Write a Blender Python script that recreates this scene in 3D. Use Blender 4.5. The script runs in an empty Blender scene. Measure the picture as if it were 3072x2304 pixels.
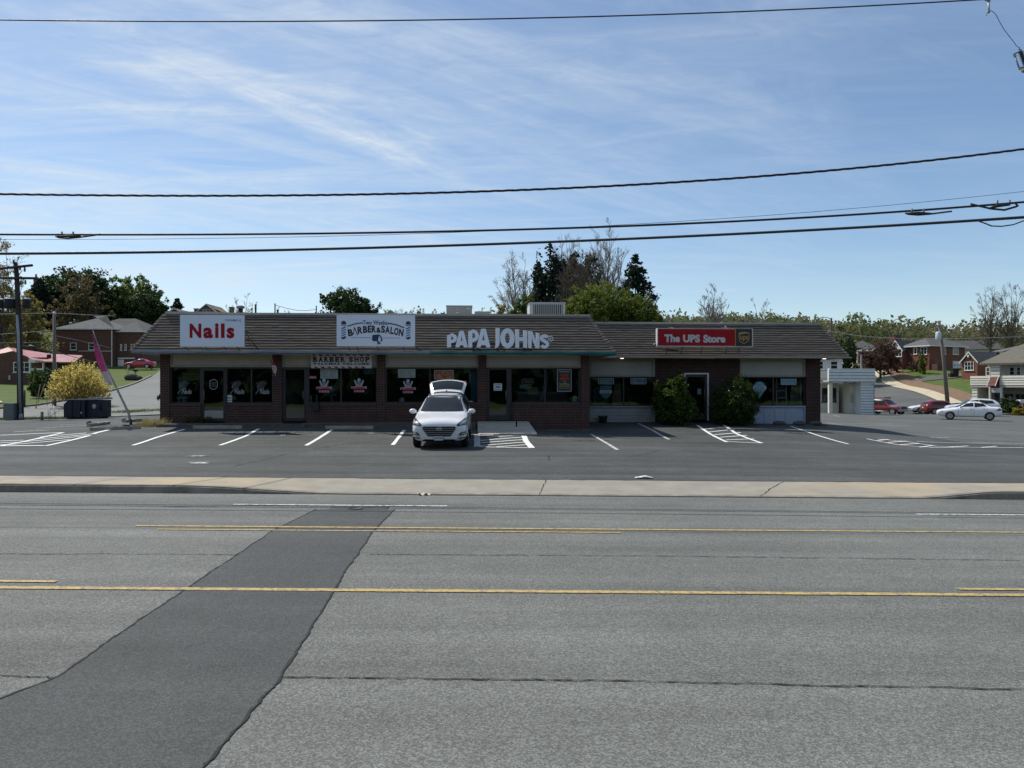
import bpy,bmesh,math,random
import numpy as np
from mathutils import Vector,Matrix,noise
from mathutils.bvhtree import BVHTree
S=bpy.context.scene
C=S.collection
RAD=math.radians
# ------------------------------------------------------------------ camera
F,CU,CV,HC=2220.0,1536.0,1152.0,2.3 # focal length and centre in photo pixels, eye height in metres
cam_d=bpy.data.cameras.new('camera')
cam=bpy.data.objects.new('camera',cam_d)
C.objects.link(cam)
cam_d.sensor_width=36.0
cam_d.lens=F/3072*36.0
cam_d.clip_start=0.05
cam_d.clip_end=6000
cam.location=(0,0,HC)
cam.rotation_euler=(RAD(90),0,0)
S.camera=cam
# ------------------------------------------------------------------ light
SUN=Vector((-0.50,0.345,0.795)).normalized() # direction towards the sun
SUN_EL=math.asin(SUN.z)
SUN_AZ=math.atan2(SUN.x,SUN.y) # clockwise from +Y
sd=bpy.data.lights.new('sun','SUN')
sd.energy=4.6
sd.angle=RAD(0.53)
sd.color=(1.0,0.955,0.88)
so=bpy.data.objects.new('sun',sd)
C.objects.link(so)
so.rotation_euler=(-SUN).to_track_quat('-Z','Y').to_euler()
so.location=(-20,20,40)
W=bpy.data.worlds.new('World')
S.world=W
W.use_nodes=True
nt=W.node_tree
nt.nodes.clear()
class NT:
 """small helper to write node trees"""
 def __init__(s,t):s.t=t
 def n(s,typ,**kw):
  nd=s.t.nodes.new(typ)
  ins=kw.pop('i',{})
  for k,v in kw.items():setattr(nd,k,v)
  for k,v in ins.items():s.set(nd,k,v)
  return nd
 def set(s,nd,k,v):
  sock=nd.inputs[k]
  if isinstance(v,bpy.types.NodeSocket):s.t.links.new(v,sock)
  elif isinstance(v,bpy.types.Node):s.t.links.new(v.outputs[0],sock)
  else:
   if sock.type=='RGBA' and not hasattr(v,'__len__'):v=(v,v,v,1)
   elif sock.type=='RGBA' and len(v)==3:v=(*v,1)
   sock.default_value=v
 def math(s,op,a,b=0.0,clamp=False):
  return s.n('ShaderNodeMath',operation=op,use_clamp=clamp,i={0:a,1:b}).outputs[0]
 def mix(s,f,a,b,mode='MIX'):
  nd=s.n('ShaderNodeMix',data_type='RGBA',blend_type=mode)
  s.set(nd,0,f);s.set(nd,6,a);s.set(nd,7,b)
  return nd.outputs[2]
 def noise(s,vec,scale,detail=4,rough=0.55,dist=0.0):
  return s.n('ShaderNodeTexNoise',i={'Vector':vec,'Scale':scale,'Detail':detail,'Roughness':rough,'Distortion':dist}).outputs[0]
 def ramp(s,f,a,b,lo=0.0,hi=1.0):
  nd=s.n('ShaderNodeMapRange',i={'Value':f,'From Min':a,'From Max':b,'To Min':lo,'To Max':hi})
  return nd.outputs[0]
 def mapping(s,vec,scale=(1,1,1),rot=(0,0,0),loc=(0,0,0)):
  return s.n('ShaderNodeMapping',i={'Vector':vec,'Location':loc,'Rotation':rot,'Scale':scale}).outputs[0]
N=NT(nt)
sky=N.n('ShaderNodeTexSky',sky_type='NISHITA',sun_disc=False,sun_elevation=SUN_EL,sun_rotation=SUN_AZ,
 altitude=300,air_density=1.0,dust_density=0.25,ozone_density=1.6)
tc=N.n('ShaderNodeTexCoord').outputs['Generated']
sx=N.n('ShaderNodeSeparateXYZ',i={0:tc})
zz=N.math('MAXIMUM',sx.outputs[2],0.0)
den=N.math('ADD',zz,0.10)
px=N.math('DIVIDE',sx.outputs[0],den)
py=N.math('DIVIDE',sx.outputs[1],den)
pv=N.n('ShaderNodeCombineXYZ',i={0:px,1:py,2:0.0}).outputs[0]
# cirrus: wind-drawn streaks on a high plane, thicker towards the west
def streak(rot,sx_,sy_,loc,scale,lo,hi,dist=1.0):
 v=N.noise(N.mapping(N.mapping(pv,(1,1,1),(0,0,RAD(rot))),(sx_,sy_,1),(0,0,0),loc),scale,10,0.6,dist)
 return N.ramp(v,lo,hi)
west=N.ramp(px,1.5,-2.2,0.16,1.0)
fine=N.ramp(N.noise(N.mapping(pv,(1,2.2,1),(0,0,RAD(-20)),(1.3,9.2,0)),4.2,9,0.68,0.6),0.28,0.68,0.25,1.0)
cl=N.math('MAXIMUM',streak(-38,0.35,1.9,(3.1,1.7,0),1.0,0.44,0.68),N.math('MULTIPLY',streak(4,0.4,2.6,(7.7,4.2,0),0.9,0.44,0.70),0.9))
cl=N.math('MAXIMUM',cl,N.math('MULTIPLY',streak(-12,0.3,3.2,(1.7,8.2,0),1.3,0.5,0.75),0.7))
def band(az0,el0,az1,el1,w,amt,seed):
 """a long drawn-out streak between two directions (degrees right of north, degrees up), frayed by noise"""
 f=lambda az,el:(math.sin(RAD(az))/(math.tan(RAD(el))+.10/math.cos(RAD(el))),math.cos(RAD(az))/(math.tan(RAD(el))+.10/math.cos(RAD(el))))
 (x0,y0),(x1,y1)=f(az0,el0),f(az1,el1);L=math.hypot(x1-x0,y1-y0);ux_,uy=(x1-x0)/L,(y1-y0)/L
 al=N.math('ADD',N.math('MULTIPLY',N.math('SUBTRACT',px,x0),ux_),N.math('MULTIPLY',N.math('SUBTRACT',py,y0),uy))
 ac=N.math('ADD',N.math('MULTIPLY',N.math('SUBTRACT',px,x0),-uy),N.math('MULTIPLY',N.math('SUBTRACT',py,y0),ux_))
 wv=N.n('ShaderNodeCombineXYZ',i={0:N.math('MULTIPLY',al,1.1),1:N.math('MULTIPLY',ac,3.5),2:seed}).outputs[0]
 ns=N.math('SUBTRACT',N.noise(wv,1.6,9,.62,.5),.5)
 dd=N.math('ABSOLUTE',N.math('ADD',ac,N.math('MULTIPLY',ns,w*2.4)))
 core=N.math('POWER',N.ramp(dd,w,0.0,0.0,1.0),1.4)
 ends=N.math('MULTIPLY',N.ramp(al,-.1*L,.25*L),N.ramp(al,1.1*L,.7*L))
 return N.math('MULTIPLY',N.math('MULTIPLY',core,ends),amt)
cl=N.math('MULTIPLY',N.math('MULTIPLY',cl,fine),west)
for bb in((-34,24,-1,14.5,.22,.85,1.0),(-33,21,-5,20.0,.20,.8,4.0),(-35,17,-15,19.5,.16,.7,7.0),(-27,12.5,-4,13.5,.20,.55,11.0),(-30,15.5,-8,11.5,.14,.45,14.0),(2,17.5,22,18.5,.12,.35,17.0),(-33,26.5,-10,27.5,.16,.45,21.0),(-34,9,4,10,.25,.45,25.0)):
 cl=N.math('MAXIMUM',cl,N.math('MULTIPLY',band(*bb),fine))
cl=N.math('ADD',cl,N.math('MULTIPLY',west,0.16),True)
cl=N.math('MULTIPLY',cl,N.ramp(zz,0.0,0.10,0.5,1.0),True)
hs=N.n('ShaderNodeHueSaturation',i={'Saturation':1.08,'Value':1.12,'Color':sky.outputs[0]})
colr=N.mix(N.math('MULTIPLY',cl,1.0,True),hs.outputs[0],(6.4,7.1,7.7))
bg=N.n('ShaderNodeBackground',i={'Color':colr,'Strength':0.115})
out=N.n('ShaderNodeOutputWorld',i={0:bg.outputs[0]})
S.view_settings.view_transform='Standard'
S.view_settings.look='None'
S.view_settings.exposure=0.0
S.view_settings.gamma=1.0
S.view_settings.use_curve_mapping=False
S.cycles.max_bounces=6
S.cycles.transparent_max_bounces=8
S.cycles.caustics_reflective=False
S.cycles.caustics_refractive=False
# ------------------------------------------------------------------ helpers
def P(u,v,Y):
 return Vector(((u-CU)/F*Y,Y,HC-(v-CV)/F*Y))
class MB:
 """collects shapes, then links them as ONE mesh object"""
 def __init__(s):
  s.v,s.f,s.m,s.sm=[],[],[],[]
 def face(s,pts,m=0,smooth=False):
  b=len(s.v)
  s.v.extend([tuple(p)for p in pts])
  s.f.append(tuple(range(b,b+len(pts))));s.m.append(m);s.sm.append(smooth)
 def add(s,vs,fs,m=0,smooth=False):
  b=len(s.v)
  s.v.extend([tuple(p)for p in vs])
  for f in fs:
   s.f.append(tuple(i+b for i in f));s.m.append(m);s.sm.append(smooth)
 def box(s,x0,x1,y0,y1,z0,z1,m=0,M=None):
  vs=[(x,y,z)for z in(z0,z1)for y in(y0,y1)for x in(x0,x1)]
  if M is not None:vs=[M@Vector(p)for p in vs]
  s.add(vs,[(0,2,3,1),(4,5,7,6),(0,1,5,4),(2,6,7,3),(0,4,6,2),(1,3,7,5)],m)
 def prism(s,poly,y0,y1,m=0,M=None):
  """polygon in x,z extruded along y"""
  n=len(poly)
  a=[Vector((p[0],y0,p[1]))for p in poly];b=[Vector((p[0],y1,p[1]))for p in poly]
  if M is not None:a=[M@p for p in a];b=[M@p for p in b]
  s.add(a+b,[tuple(range(n)),tuple(range(2*n-1,n-1,-1))]+
   [(i,i+n,(i+1)%n+n,(i+1)%n)for i in range(n)],m)
 def prismz(s,poly,z0,z1,m=0):
  n=len(poly)
  a=[(p[0],p[1],z0)for p in poly];b=[(p[0],p[1],z1)for p in poly]
  s.add(a+b,[tuple(range(n-1,-1,-1)),tuple(range(n,2*n))]+
   [(i,(i+1)%n,(i+1)%n+n,i+n)for i in range(n)],m)
 def tube(s,pts,r,seg=8,m=0,cap=True,smooth=True):
  pts=[Vector(p)for p in pts]
  n=len(pts)
  rs=r if hasattr(r,'__len__')else[r]*n
  t0=(pts[1]-pts[0]).normalized()
  up=Vector((0,0,1))if abs(t0.z)<0.9 else Vector((1,0,0))
  a=t0.cross(up).normalized()
  b0=len(s.v)
  for i,p in enumerate(pts):
   t=(pts[min(i+1,n-1)]-pts[max(i-1,0)])
   if t.length<1e-9:t=t0
   t.normalize()
   a=(a-t*a.dot(t))
   if a.length<1e-6:a=t.orthogonal()
   a.normalize();b=t.cross(a)
   for k in range(seg):
    q=2*math.pi*k/seg
    s.v.append(tuple(p+(a*math.cos(q)+b*math.sin(q))*rs[i]))
  for i in range(n-1):
   for k in range(seg):
    k2=(k+1)%seg
    s.f.append((b0+i*seg+k,b0+i*seg+k2,b0+(i+1)*seg+k2,b0+(i+1)*seg+k));s.m.append(m);s.sm.append(smooth)
  if cap:
   s.f.append(tuple(b0+k for k in range(seg-1,-1,-1)));s.m.append(m);s.sm.append(False)
   s.f.append(tuple(b0+(n-1)*seg+k for k in range(seg)));s.m.append(m);s.sm.append(False)
 def lathe(s,prof,o=(0,0,0),seg=16,m=0,axis='z',smooth=True,cap=True):
  """prof: list of (radius, height)"""
  b0=len(s.v);n=len(prof)
  for(r,h)in prof:
   for k in range(seg):
    q=2*math.pi*k/seg
    c,d=r*math.cos(q),r*math.sin(q)
    p=(c,d,h)if axis=='z' else((c,h,d)if axis=='y' else(h,c,d))
    s.v.append((p[0]+o[0],p[1]+o[1],p[2]+o[2]))
  for i in range(n-1):
   for k in range(seg):
    k2=(k+1)%seg
    s.f.append((b0+i*seg+k,b0+i*seg+k2,b0+(i+1)*seg+k2,b0+(i+1)*seg+k));s.m.append(m);s.sm.append(smooth)
  if not cap:return
  s.f.append(tuple(b0+k for k in range(seg-1,-1,-1)));s.m.append(m);s.sm.append(False)
  s.f.append(tuple(b0+(n-1)*seg+k for k in range(seg)));s.m.append(m);s.sm.append(False)
 def ball(s,c,rx,ry=None,rz=None,seg=10,rings=6,m=0):
  ry=ry or rx;rz=rz or rx
  vs=[(c[0],c[1],c[2]-rz)]
  for i in range(1,rings):
   a=-math.pi/2+math.pi*i/rings
   for k in range(seg):
    q=2*math.pi*k/seg
    vs.append((c[0]+rx*math.cos(a)*math.cos(q),c[1]+ry*math.cos(a)*math.sin(q),c[2]+rz*math.sin(a)))
  vs.append((c[0],c[1],c[2]+rz))
  fs=[(0,1+(k+1)%seg,1+k)for k in range(seg)]
  for i in range(rings-2):
   for k in range(seg):
    k2=(k+1)%seg
    fs.append((1+i*seg+k,1+i*seg+k2,1+(i+1)*seg+k2,1+(i+1)*seg+k))
  t=len(vs)-1;b=1+(rings-2)*seg
  fs+=[(b+k,b+(k+1)%seg,t)for k in range(seg)]
  s.add(vs,fs,m,True)
 def loft(s,rows,m=0,smooth=True,close=False):
  b0=len(s.v);n=len(rows[0])
  for r in rows:s.v.extend([tuple(p)for p in r])
  for i in range(len(rows)-1):
   for k in range(n if close else n-1):
    k2=(k+1)%n
    s.f.append((b0+i*n+k,b0+i*n+k2,b0+(i+1)*n+k2,b0+(i+1)*n+k));s.m.append(m);s.sm.append(smooth)
 def mesh(s,name,mats,off=None):
  me=bpy.data.meshes.new(name)
  v=s.v
  if off is not None:v=[(p[0]-off[0],p[1]-off[1],p[2]-off[2])for p in v]
  me.from_pydata(v,[],s.f)
  for mt in(mats if isinstance(mats,(list,tuple))else[mats]):me.materials.append(mt)
  me.polygons.foreach_set('material_index',s.m)
  me.polygons.foreach_set('use_smooth',s.sm)
  me.update()
  return me
 def build(s,name,mats,parent=None,off=None):
  o=bpy.data.objects.new(name,s.mesh(name,mats,off))
  C.objects.link(o)
  if parent is not None:o.parent=parent
  return o
def tag(o,label=None,cat=None,group=None,kind=None):
 if label:o['label']=label
 if cat:o['category']=cat
 if group:o['group']=group
 if kind:o['kind']=kind
 return o
def thing(name,label,cat,loc=(0,0,0),rz=0.0,group=None):
 o=bpy.data.objects.new(name,None)
 o.empty_display_size=0.2
 C.objects.link(o)
 o.location=loc;o.rotation_euler=(0,0,rz)
 return tag(o,label,cat,group)
def copy_tree(o,parent=None):
 c=o.copy();C.objects.link(c)
 if parent is not None:c.parent=parent
 for ch in list(o.children):copy_tree(ch,c)
 return c
 # ------------------------------------------------------------------ materials
MATS={}
def base_mat(name,color,rough=0.6,metal=0.0,spec=0.5):
 m=bpy.data.materials.new(name)
 m.use_nodes=True
 t=NT(m.node_tree)
 b=m.node_tree.nodes['Principled BSDF']
 b.inputs['Base Color'].default_value=(*color[:3],1)
 b.inputs['Roughness'].default_value=rough
 b.inputs['Metallic'].default_value=metal
 b.inputs['Specular IOR Level'].default_value=spec
 MATS[name]=m
 return m,t,b
def vmat(name,c1,c2=None,scale=6.0,rough=0.6,metal=0.0,bump=0.0,bscale=None,spec=0.5,stretch=(1,1,1),detail=5):
 """a plain coloured surface with dirt variation"""
 m,t,b=base_mat(name,c1,rough,metal,spec)
 if c2 is None:c2=tuple(x*0.78 for x in c1)
 co=t.mapping(t.n('ShaderNodeTexCoord').outputs['Object'],stretch)
 f=t.noise(co,scale,detail,0.6)
 f=t.ramp(f,0.33,0.68)
 t.set(b,'Base Color',t.mix(f,(*c1,1),(*c2,1)))
 t.set(b,'Roughness',t.ramp(f,0,1,rough,min(1,rough*1.25)))
 if bump:
  bn=t.n('ShaderNodeBump',i={'Strength':bump,'Distance':0.02,'Height':t.noise(co,bscale or scale*8,4)})
  t.set(b,'Normal',bn.outputs[0])
 return m
def glass_mat(name,tint=(0.010,0.012,0.014),rough=0.03,ior=1.5):
 m,t,b=base_mat(name,tint,rough,0,0.5)
 b.inputs['IOR'].default_value=ior
 co=t.n('ShaderNodeTexCoord').outputs['Object']
 bn=t.n('ShaderNodeBump',i={'Strength':0.05,'Distance':0.05,'Height':t.noise(co,1.3,1)})
 t.set(b,'Normal',bn.outputs[0])
 return m
def leaf_mat(name,cols,rough=0.6,trans=0.3):
 m,t,b=base_mat(name,cols[0],rough,0,0.25)
 g=t.n('ShaderNodeNewGeometry').outputs['Random Per Island']
 cr=t.n('ShaderNodeValToRGB')
 e=cr.color_ramp.elements
 while len(e)<len(cols):e.new(0.5)
 for i,c in enumerate(cols):
  e[i].position=i/max(1,len(cols)-1);e[i].color=(*c,1)
 t.set(cr,0,g)
 t.set(b,'Base Color',cr.outputs[0])
 tr=t.n('ShaderNodeBsdfTranslucent',i={'Color':cr.outputs[0]})
 mx=t.n('ShaderNodeMixShader',i={0:trans,1:b.outputs[0],2:tr.outputs[0]})
 o=m.node_tree.nodes['Material Output']
 m.node_tree.links.new(mx.outputs[0],o.inputs[0])
 return m
def asphalt(name,base,chips,warm=0.0,patch=0.25,streak=0.12,chip_scale=85):
 m,t,b=base_mat(name,(base,)*3,0.86,0,0.3)
 co=t.n('ShaderNodeTexCoord').outputs['Object']
 v1=t.n('ShaderNodeTexVoronoi',i={'Vector':co,'Scale':chip_scale})
 val=t.n('ShaderNodeSeparateColor',i={0:v1.outputs['Color']}).outputs[0]
 val=t.math('POWER',val,1.6)
 fine=t.ramp(t.noise(co,300,2),0.3,0.7,0.75,1.25)
 big=t.ramp(t.noise(co,0.23,5,0.6),0.3,0.7,1-patch,1+patch)
 med=t.ramp(t.noise(co,2.1,6,0.65),0.3,0.7,1-patch*.5,1+patch*.5)
 sk=t.ramp(t.noise(t.mapping(co,(0.05,1.4,1)),1.0,5,0.6),0.3,0.7,1-streak,1+streak)
 x=t.math('MULTIPLY',t.math('ADD',t.math('MULTIPLY',val,chips),base),fine)
 x=t.math('MULTIPLY',t.math('MULTIPLY',x,big),t.math('MULTIPLY',med,sk))
 col=t.n('ShaderNodeCombineColor',i={0:t.math('MULTIPLY',x,0.985+warm),1:t.math('MULTIPLY',x,1.015+warm*.5),2:t.math('MULTIPLY',x,0.94-warm)})
 t.set(b,'Base Color',col.outputs[0])
 bn=t.n('ShaderNodeBump',i={'Strength':0.55,'Distance':0.004,'Height':v1.outputs['Distance']})
 t.set(b,'Normal',bn.outputs[0])
 return m
def brick_mat(name,c1,c2,mortar,bw=0.213,bh=0.0677,ms=0.011,yaxis=False):
 m,t,b=base_mat(name,c1,0.85,0,0.25)
 co=t.n('ShaderNodeTexCoord').outputs['Object']
 sp=t.n('ShaderNodeSeparateXYZ',i={0:co})
 # courses run along whichever horizontal axis the wall follows
 nrm=t.n('ShaderNodeSeparateXYZ',i={0:t.n('ShaderNodeTexCoord').outputs['Normal']})
 side=t.math('GREATER_THAN',t.math('ABSOLUTE',nrm.outputs[0]),0.7)
 hx=t.n('ShaderNodeMix',data_type='FLOAT',i={0:side,2:sp.outputs[0],3:sp.outputs[1]}).outputs[0]
 v=t.n('ShaderNodeCombineXYZ',i={0:hx,1:sp.outputs[2],2:0.0}).outputs[0]
 br=t.n('ShaderNodeTexBrick',i={'Vector':v,'Color1':c1,'Color2':c2,'Mortar':mortar,'Scale':1.0,
  'Mortar Size':ms,'Mortar Smooth':0.15,'Bias':0.0,'Brick Width':bw,'Row Height':bh})
 n1=t.ramp(t.noise(co,2.5,5),0.3,0.7,0.8,1.12)
 n2=t.ramp(t.noise(co,60,3),0.3,0.7,0.85,1.15)
 k=t.math('MULTIPLY',n1,n2)
 t.set(b,'Base Color',t.mix(1.0,br.outputs[0],t.n('ShaderNodeCombineColor',i={0:k,1:k,2:k}).outputs[0],'MULTIPLY'))
 bn=t.n('ShaderNodeBump',i={'Strength':0.6,'Distance':0.008,'Height':t.math('SUBTRACT',1.0,br.outputs['Fac'])})
 t.set(b,'Normal',bn.outputs[0])
 return m
def paint_mat(name,col,wear=0.45,scale=14):
 """worn road paint: the asphalt shows through where it has rubbed off"""
 m,t,b=base_mat(name,col,0.7,0,0.3)
 co=t.n('ShaderNodeTexCoord').outputs['Object']
 a=t.noise(co,scale,6,0.7)
 c=t.noise(co,scale*9,3,0.6)
 f=t.ramp(t.math('ADD',t.math('MULTIPLY',a,0.65),t.math('MULTIPLY',c,0.35)),wear-0.05,wear+0.06)
 t.set(b,'Base Color',t.mix(f,(0.13,0.13,0.125,1),(*col,1)))
 return m
def shell_glass(name,tint):
 return glass_mat(name,tint)
def car_paint(name,col,metal=0.0,rough=0.28):
 m,t,b=base_mat(name,col,rough,metal,0.5)
 b.inputs['Coat Weight'].default_value=0.8
 b.inputs['Coat Roughness'].default_value=0.04
 co=t.n('ShaderNodeTexCoord').outputs['Object']
 f=t.ramp(t.noise(co,3.0,5),0.35,0.7)
 t.set(b,'Base Color',t.mix(f,(*col,1),(*[x*0.93 for x in col],1)))
 return m
M_ROAD=asphalt('road_asphalt',0.090,0.125,0.015,0.14,0.20)
M_PATCH=asphalt('patch_asphalt',0.052,0.058,-0.02,0.16,0.10,95)
M_LOT=asphalt('lot_asphalt',0.050,0.050,-0.02,0.26,0.28,60)
M_STREET=asphalt('street_asphalt',0.150,0.06,0.01,0.12,0.10,40)
M_HROAD=asphalt('hill_road_asphalt',0.085,0.05,0.0,0.15,0.15,40)
M_CRACK=vmat('crack_tar',(0.012,0.012,0.012),(0.03,0.03,0.03),30,0.9)
M_CONC=vmat('sidewalk_concrete',(0.31,0.285,0.235),(0.245,0.225,0.185),1.6,0.9,bump=0.25,bscale=60,detail=9)
def tan_stains(m):
 t=NT(m.node_tree);b=m.node_tree.nodes['Principled BSDF'];src=b.inputs['Base Color'].links[0].from_socket
 co=t.n('ShaderNodeTexCoord').outputs['Object'];sx_=t.n('ShaderNodeSeparateXYZ',i={0:co}).outputs[0]
 f=t.math('MULTIPLY',t.ramp(t.noise(co,.45,6,.65),.40,.66),t.math('MAXIMUM',t.ramp(sx_,-1.5,-5.5),t.ramp(sx_,5.0,9.0)))
 t.set(b,'Base Color',t.mix(t.math('MULTIPLY',f,.85),src,(0.44,0.345,0.205,1)))
tan_stains(M_CONC)
M_CURB=vmat('curb_concrete',(0.30,0.27,0.22),(0.15,0.135,0.11),2.2,0.9,bump=0.4,bscale=40,detail=9)
M_CONC2=vmat('pale_concrete',(0.50,0.46,0.38),(0.38,0.35,0.29),2.0,0.9,bump=0.2,bscale=50,detail=8)
M_WHITE=paint_mat('white_road_paint',(0.78,0.78,0.75),0.36)
M_WHITE2=paint_mat('faded_white_paint',(0.60,0.60,0.57),0.47)
M_YEL=paint_mat('yellow_road_paint',(0.50,0.36,0.125),0.455)
def grass_mat(name,c1,c2,c3):
 m,t,b=base_mat(name,c1,0.9,0,0.2)
 co=t.n('ShaderNodeTexCoord').outputs['Object']
 a=t.ramp(t.noise(co,0.35,6,0.65),0.35,0.65)
 d=t.ramp(t.noise(co,7.0,6,0.7),0.3,0.7)
 e=t.ramp(t.noise(co,1.1,4,0.6),0.55,0.75)
 col=t.mix(a,(*c1,1),(*c2,1))
 col=t.mix(t.math('MULTIPLY',e,0.55),col,(*c3,1))
 k=t.ramp(d,0,1,0.72,1.25)
 col=t.mix(1.0,col,t.n('ShaderNodeCombineColor',i={0:k,1:k,2:k}).outputs[0],'MULTIPLY')
 t.set(b,'Base Color',col)
 bn=t.n('ShaderNodeBump',i={'Strength':0.9,'Distance':0.08,'Height':t.noise(co,9,4)})
 t.set(b,'Normal',bn.outputs[0])
 return m
M_GRASS=grass_mat('lawn_grass',(0.070,0.105,0.022),(0.095,0.135,0.030),(0.13,0.125,0.045))
M_DIRT=vmat('bare_red_soil',(0.22,0.125,0.075),(0.14,0.10,0.055),1.5,0.95,bump=0.6,bscale=6,detail=8)
M_HILL=vmat('hill_floor',(0.06,0.07,0.03),(0.09,0.085,0.045),0.1,0.95)
# ------------------------------------------------------------------ the lie of the land
CTRL=[(-110,16.8,-1.5),(-70,16.8,-1.66),(-40,16.8,-1.88),(-20,16.8,-2.03),(-10,16.8,-2.105),(0,16.8,-2.18),(10,16.8,-2.255),(20,16.8,-2.33),(40,16.8,-2.48),(70,16.8,-2.7),(110,16.8,-3.0),
 (-28,19,-1.98),(-14,20,-2.09),(0,20,-2.15),(14,20,-2.26),(28,20,-2.38),
 (-12.7,24.9,-2.05),(-4,24.9,-2.07),(-20,25,-2.03),(0,24.5,-2.08),(3.4,23.5,-2.09),(12.7,27.9,-2.24),(8,27.5,-2.1),
 (-18,28.8,-1.74),(-14,28.8,-1.69),(-9,29.0,-1.69),(-4,29.2,-1.78),(0,29.5,-1.88),(3.3,30.3,-2.0),(-14,31,-1.63),(-5,33,-1.66),(3.5,33,-1.88),
 (4,34.8,-1.76),(8,35.0,-1.80),(14.6,35.2,-1.95),(10,40,-1.9),(16.5,33.8,-2.12),(18,31,-2.5),(21,27,-2.5),(20,38,-2.4),(25,42,-2.65),
 (35,56.5,-2.8),(55,56,-3.0),(40.8,82,-3.4),(49.5,86,-3.6),(33,78,-2.95),(50,81,-3.2),(60,80,-3.2),(60,40,-2.9),
 (46,95,-3.5),(56,97,-2.5),(62.5,125,0.1),(69,150,2.84),(73,165,4.2),(82,195,6.5),(55,125,-0.6),(62,150,2.2),
 (68,132,2.2),(80,132,2.7),(72,118,0.6),(60.5,100,-1.7),(66,108,-0.4),(90,120,1.2),(85,95,-1.2),(100,150,4),(120,80,-2.5),
 (-28,42,-2.03),(-24,42,-1.97),(-19,44,-1.86),(-38,54,-2.05),(-36.8,60,-1.57),(-40.7,75,-0.78),(-51,105,1.04),(-57,88,0.0),(-52,62,-1.4),(-60,120,2.4),(-72,122,2.9),(-90,130,7),(-90,95,2.5),
 (-85,160,11),(-66,170,10),(-55,150,6.5),(-110,170,13),(-60,52,-2.1),(-90,50,-1.9),(-44,54,-2.1),(-22,60,-1.6),(-28,85,-0.6),(-38,110,1.2),(-70,75,-0.3),(-140,90,5),
 (0,60,-1.7),(0,100,0.6),(0,170,6),(20,60,-2.4),(25,100,-1.5),(40,130,1.2),(50,200,7),(-10,45,-1.75),(5,45,-1.95),
 (100,230,10),(-150,150,13),(150,150,3),(-20,230,11),(-150,230,18),(150,230,10),(-150,40,-1),(150,40,-3.2)]
_cp=np.array(CTRL,float)
def _tps_fit(P3):
 n=len(P3)
 d=np.hypot(P3[:,None,0]-P3[None,:,0],P3[:,None,1]-P3[None,:,1])
 K=np.where(d>0,d*d*np.log(d+1e-12),0)+np.eye(n)*4.0
 A=np.zeros((n+3,n+3));A[:n,:n]=K
 A[:n,n]=1;A[:n,n+1]=P3[:,0];A[:n,n+2]=P3[:,1]
 A[n:,:n]=A[:n,n:].T
 return np.linalg.solve(A,np.concatenate([P3[:,2],np.zeros(3)]))
_tw=_tps_fit(_cp)
def _ss(a,b,x):
 t=np.clip((x-a)/(b-a),0,1)
 return t*t*(3-2*t)
def gzv(X,Y):
 """ground height (world z) for arrays"""
 X=np.asarray(X,float);Y=np.asarray(Y,float)
 d=np.hypot(X[...,None]-_cp[:,0],Y[...,None]-_cp[:,1])
 h=(np.where(d>1e-9,d*d*np.log(d+1e-12),0)*_tw[:-3]).sum(-1)+_tw[-3]+_tw[-2]*X+_tw[-1]*Y
 front=-2.18-0.0075*np.clip(X,-150,150)
 h=np.where(Y<16.8,front,h)
 rise=10+21*_ss(210,480,Y)*(1-0.75*_ss(150,330,X))*(1-0.25*_ss(-50,-300,X))
 back=np.where(Y<16.8,-2.4+16*_ss(-20,-140,Y),rise)
 far=np.maximum(_ss(175,235,Y),np.where(Y<16.8,_ss(-18,-30,Y),0))
 side=np.where(Y>16.8,_ss(125,165,np.abs(X)),_ss(150,170,np.abs(X)))
 h=h*(1-far)+back*far
 h=h*(1-side)+np.where(Y>16.8,-2+12*_ss(40,230,Y)*(1-far)+rise*far,back*far-2.4*(1-far))*side
 return h+HC
def gz(x,y):
 return float(gzv(np.array([x]),np.array([y]))[0])
def gp(x,y,off=0.0):
 return Vector((x,y,gz(x,y)+off))
def road_z(x):return-0.0075*max(-150,min(150,x))
def hit(u,v,y0=16.8,y1=260):
 """where the sight line of a photo pixel meets the ground"""
 ys=np.linspace(y0,y1,1500)
 xs=(u-CU)/F*ys
 zs=HC-(v-CV)/F*ys
 d=zs-gzv(xs,ys)
 k=np.where((d[:-1]>0)&(d[1:]<=0))[0]
 i=k[0]if len(k)else int(np.argmin(np.abs(d)))
 return float(xs[i]),float(ys[i])
def grid_mesh(name,Xs,Ys,Z,mats,smooth=True):
 ny,nx=Z.shape
 v=np.stack([Xs,Ys,Z],-1).reshape(-1,3)
 i=np.arange((ny-1)*(nx-1));r,c=i//(nx-1),i%(nx-1)
 a=r*nx+c
 f=np.stack([a,a+1,a+nx+1,a+nx],-1)
 me=bpy.data.meshes.new(name)
 me.from_pydata(v.tolist(),[],f.tolist())
 me.materials.append(mats)
 me.polygons.foreach_set('use_smooth',[smooth]*len(f))
 me.update()
 o=bpy.data.objects.new(name,me);C.objects.link(o)
 return o
def axis(parts):
 r=[]
 for a,b,s in parts:r+=list(np.arange(a,b,s))
 return np.array(r+[parts[-1][1]])
gx=axis([(-1500,-300,150),(-300,-130,20),(-130,130,1.6),(130,300,20),(300,1500,150)])
gy=axis([(-600,-120,60),(-120,-12,9),(-12,16,4),(16,200,1.6),(200,300,8),(300,700,25),(700,2500,200)])
GX,GY=np.meshgrid(gx,gy)
GZ=gzv(GX,GY)-0.07
GZ=np.where(GY<17.5,np.minimum(GZ,np.where(GY>-12,-0.0075*np.clip(GX,-150,150)-0.12,GZ)),GZ)
tag(grid_mesh('ground',GX,GY,GZ,M_GRASS),kind='structure')
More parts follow.
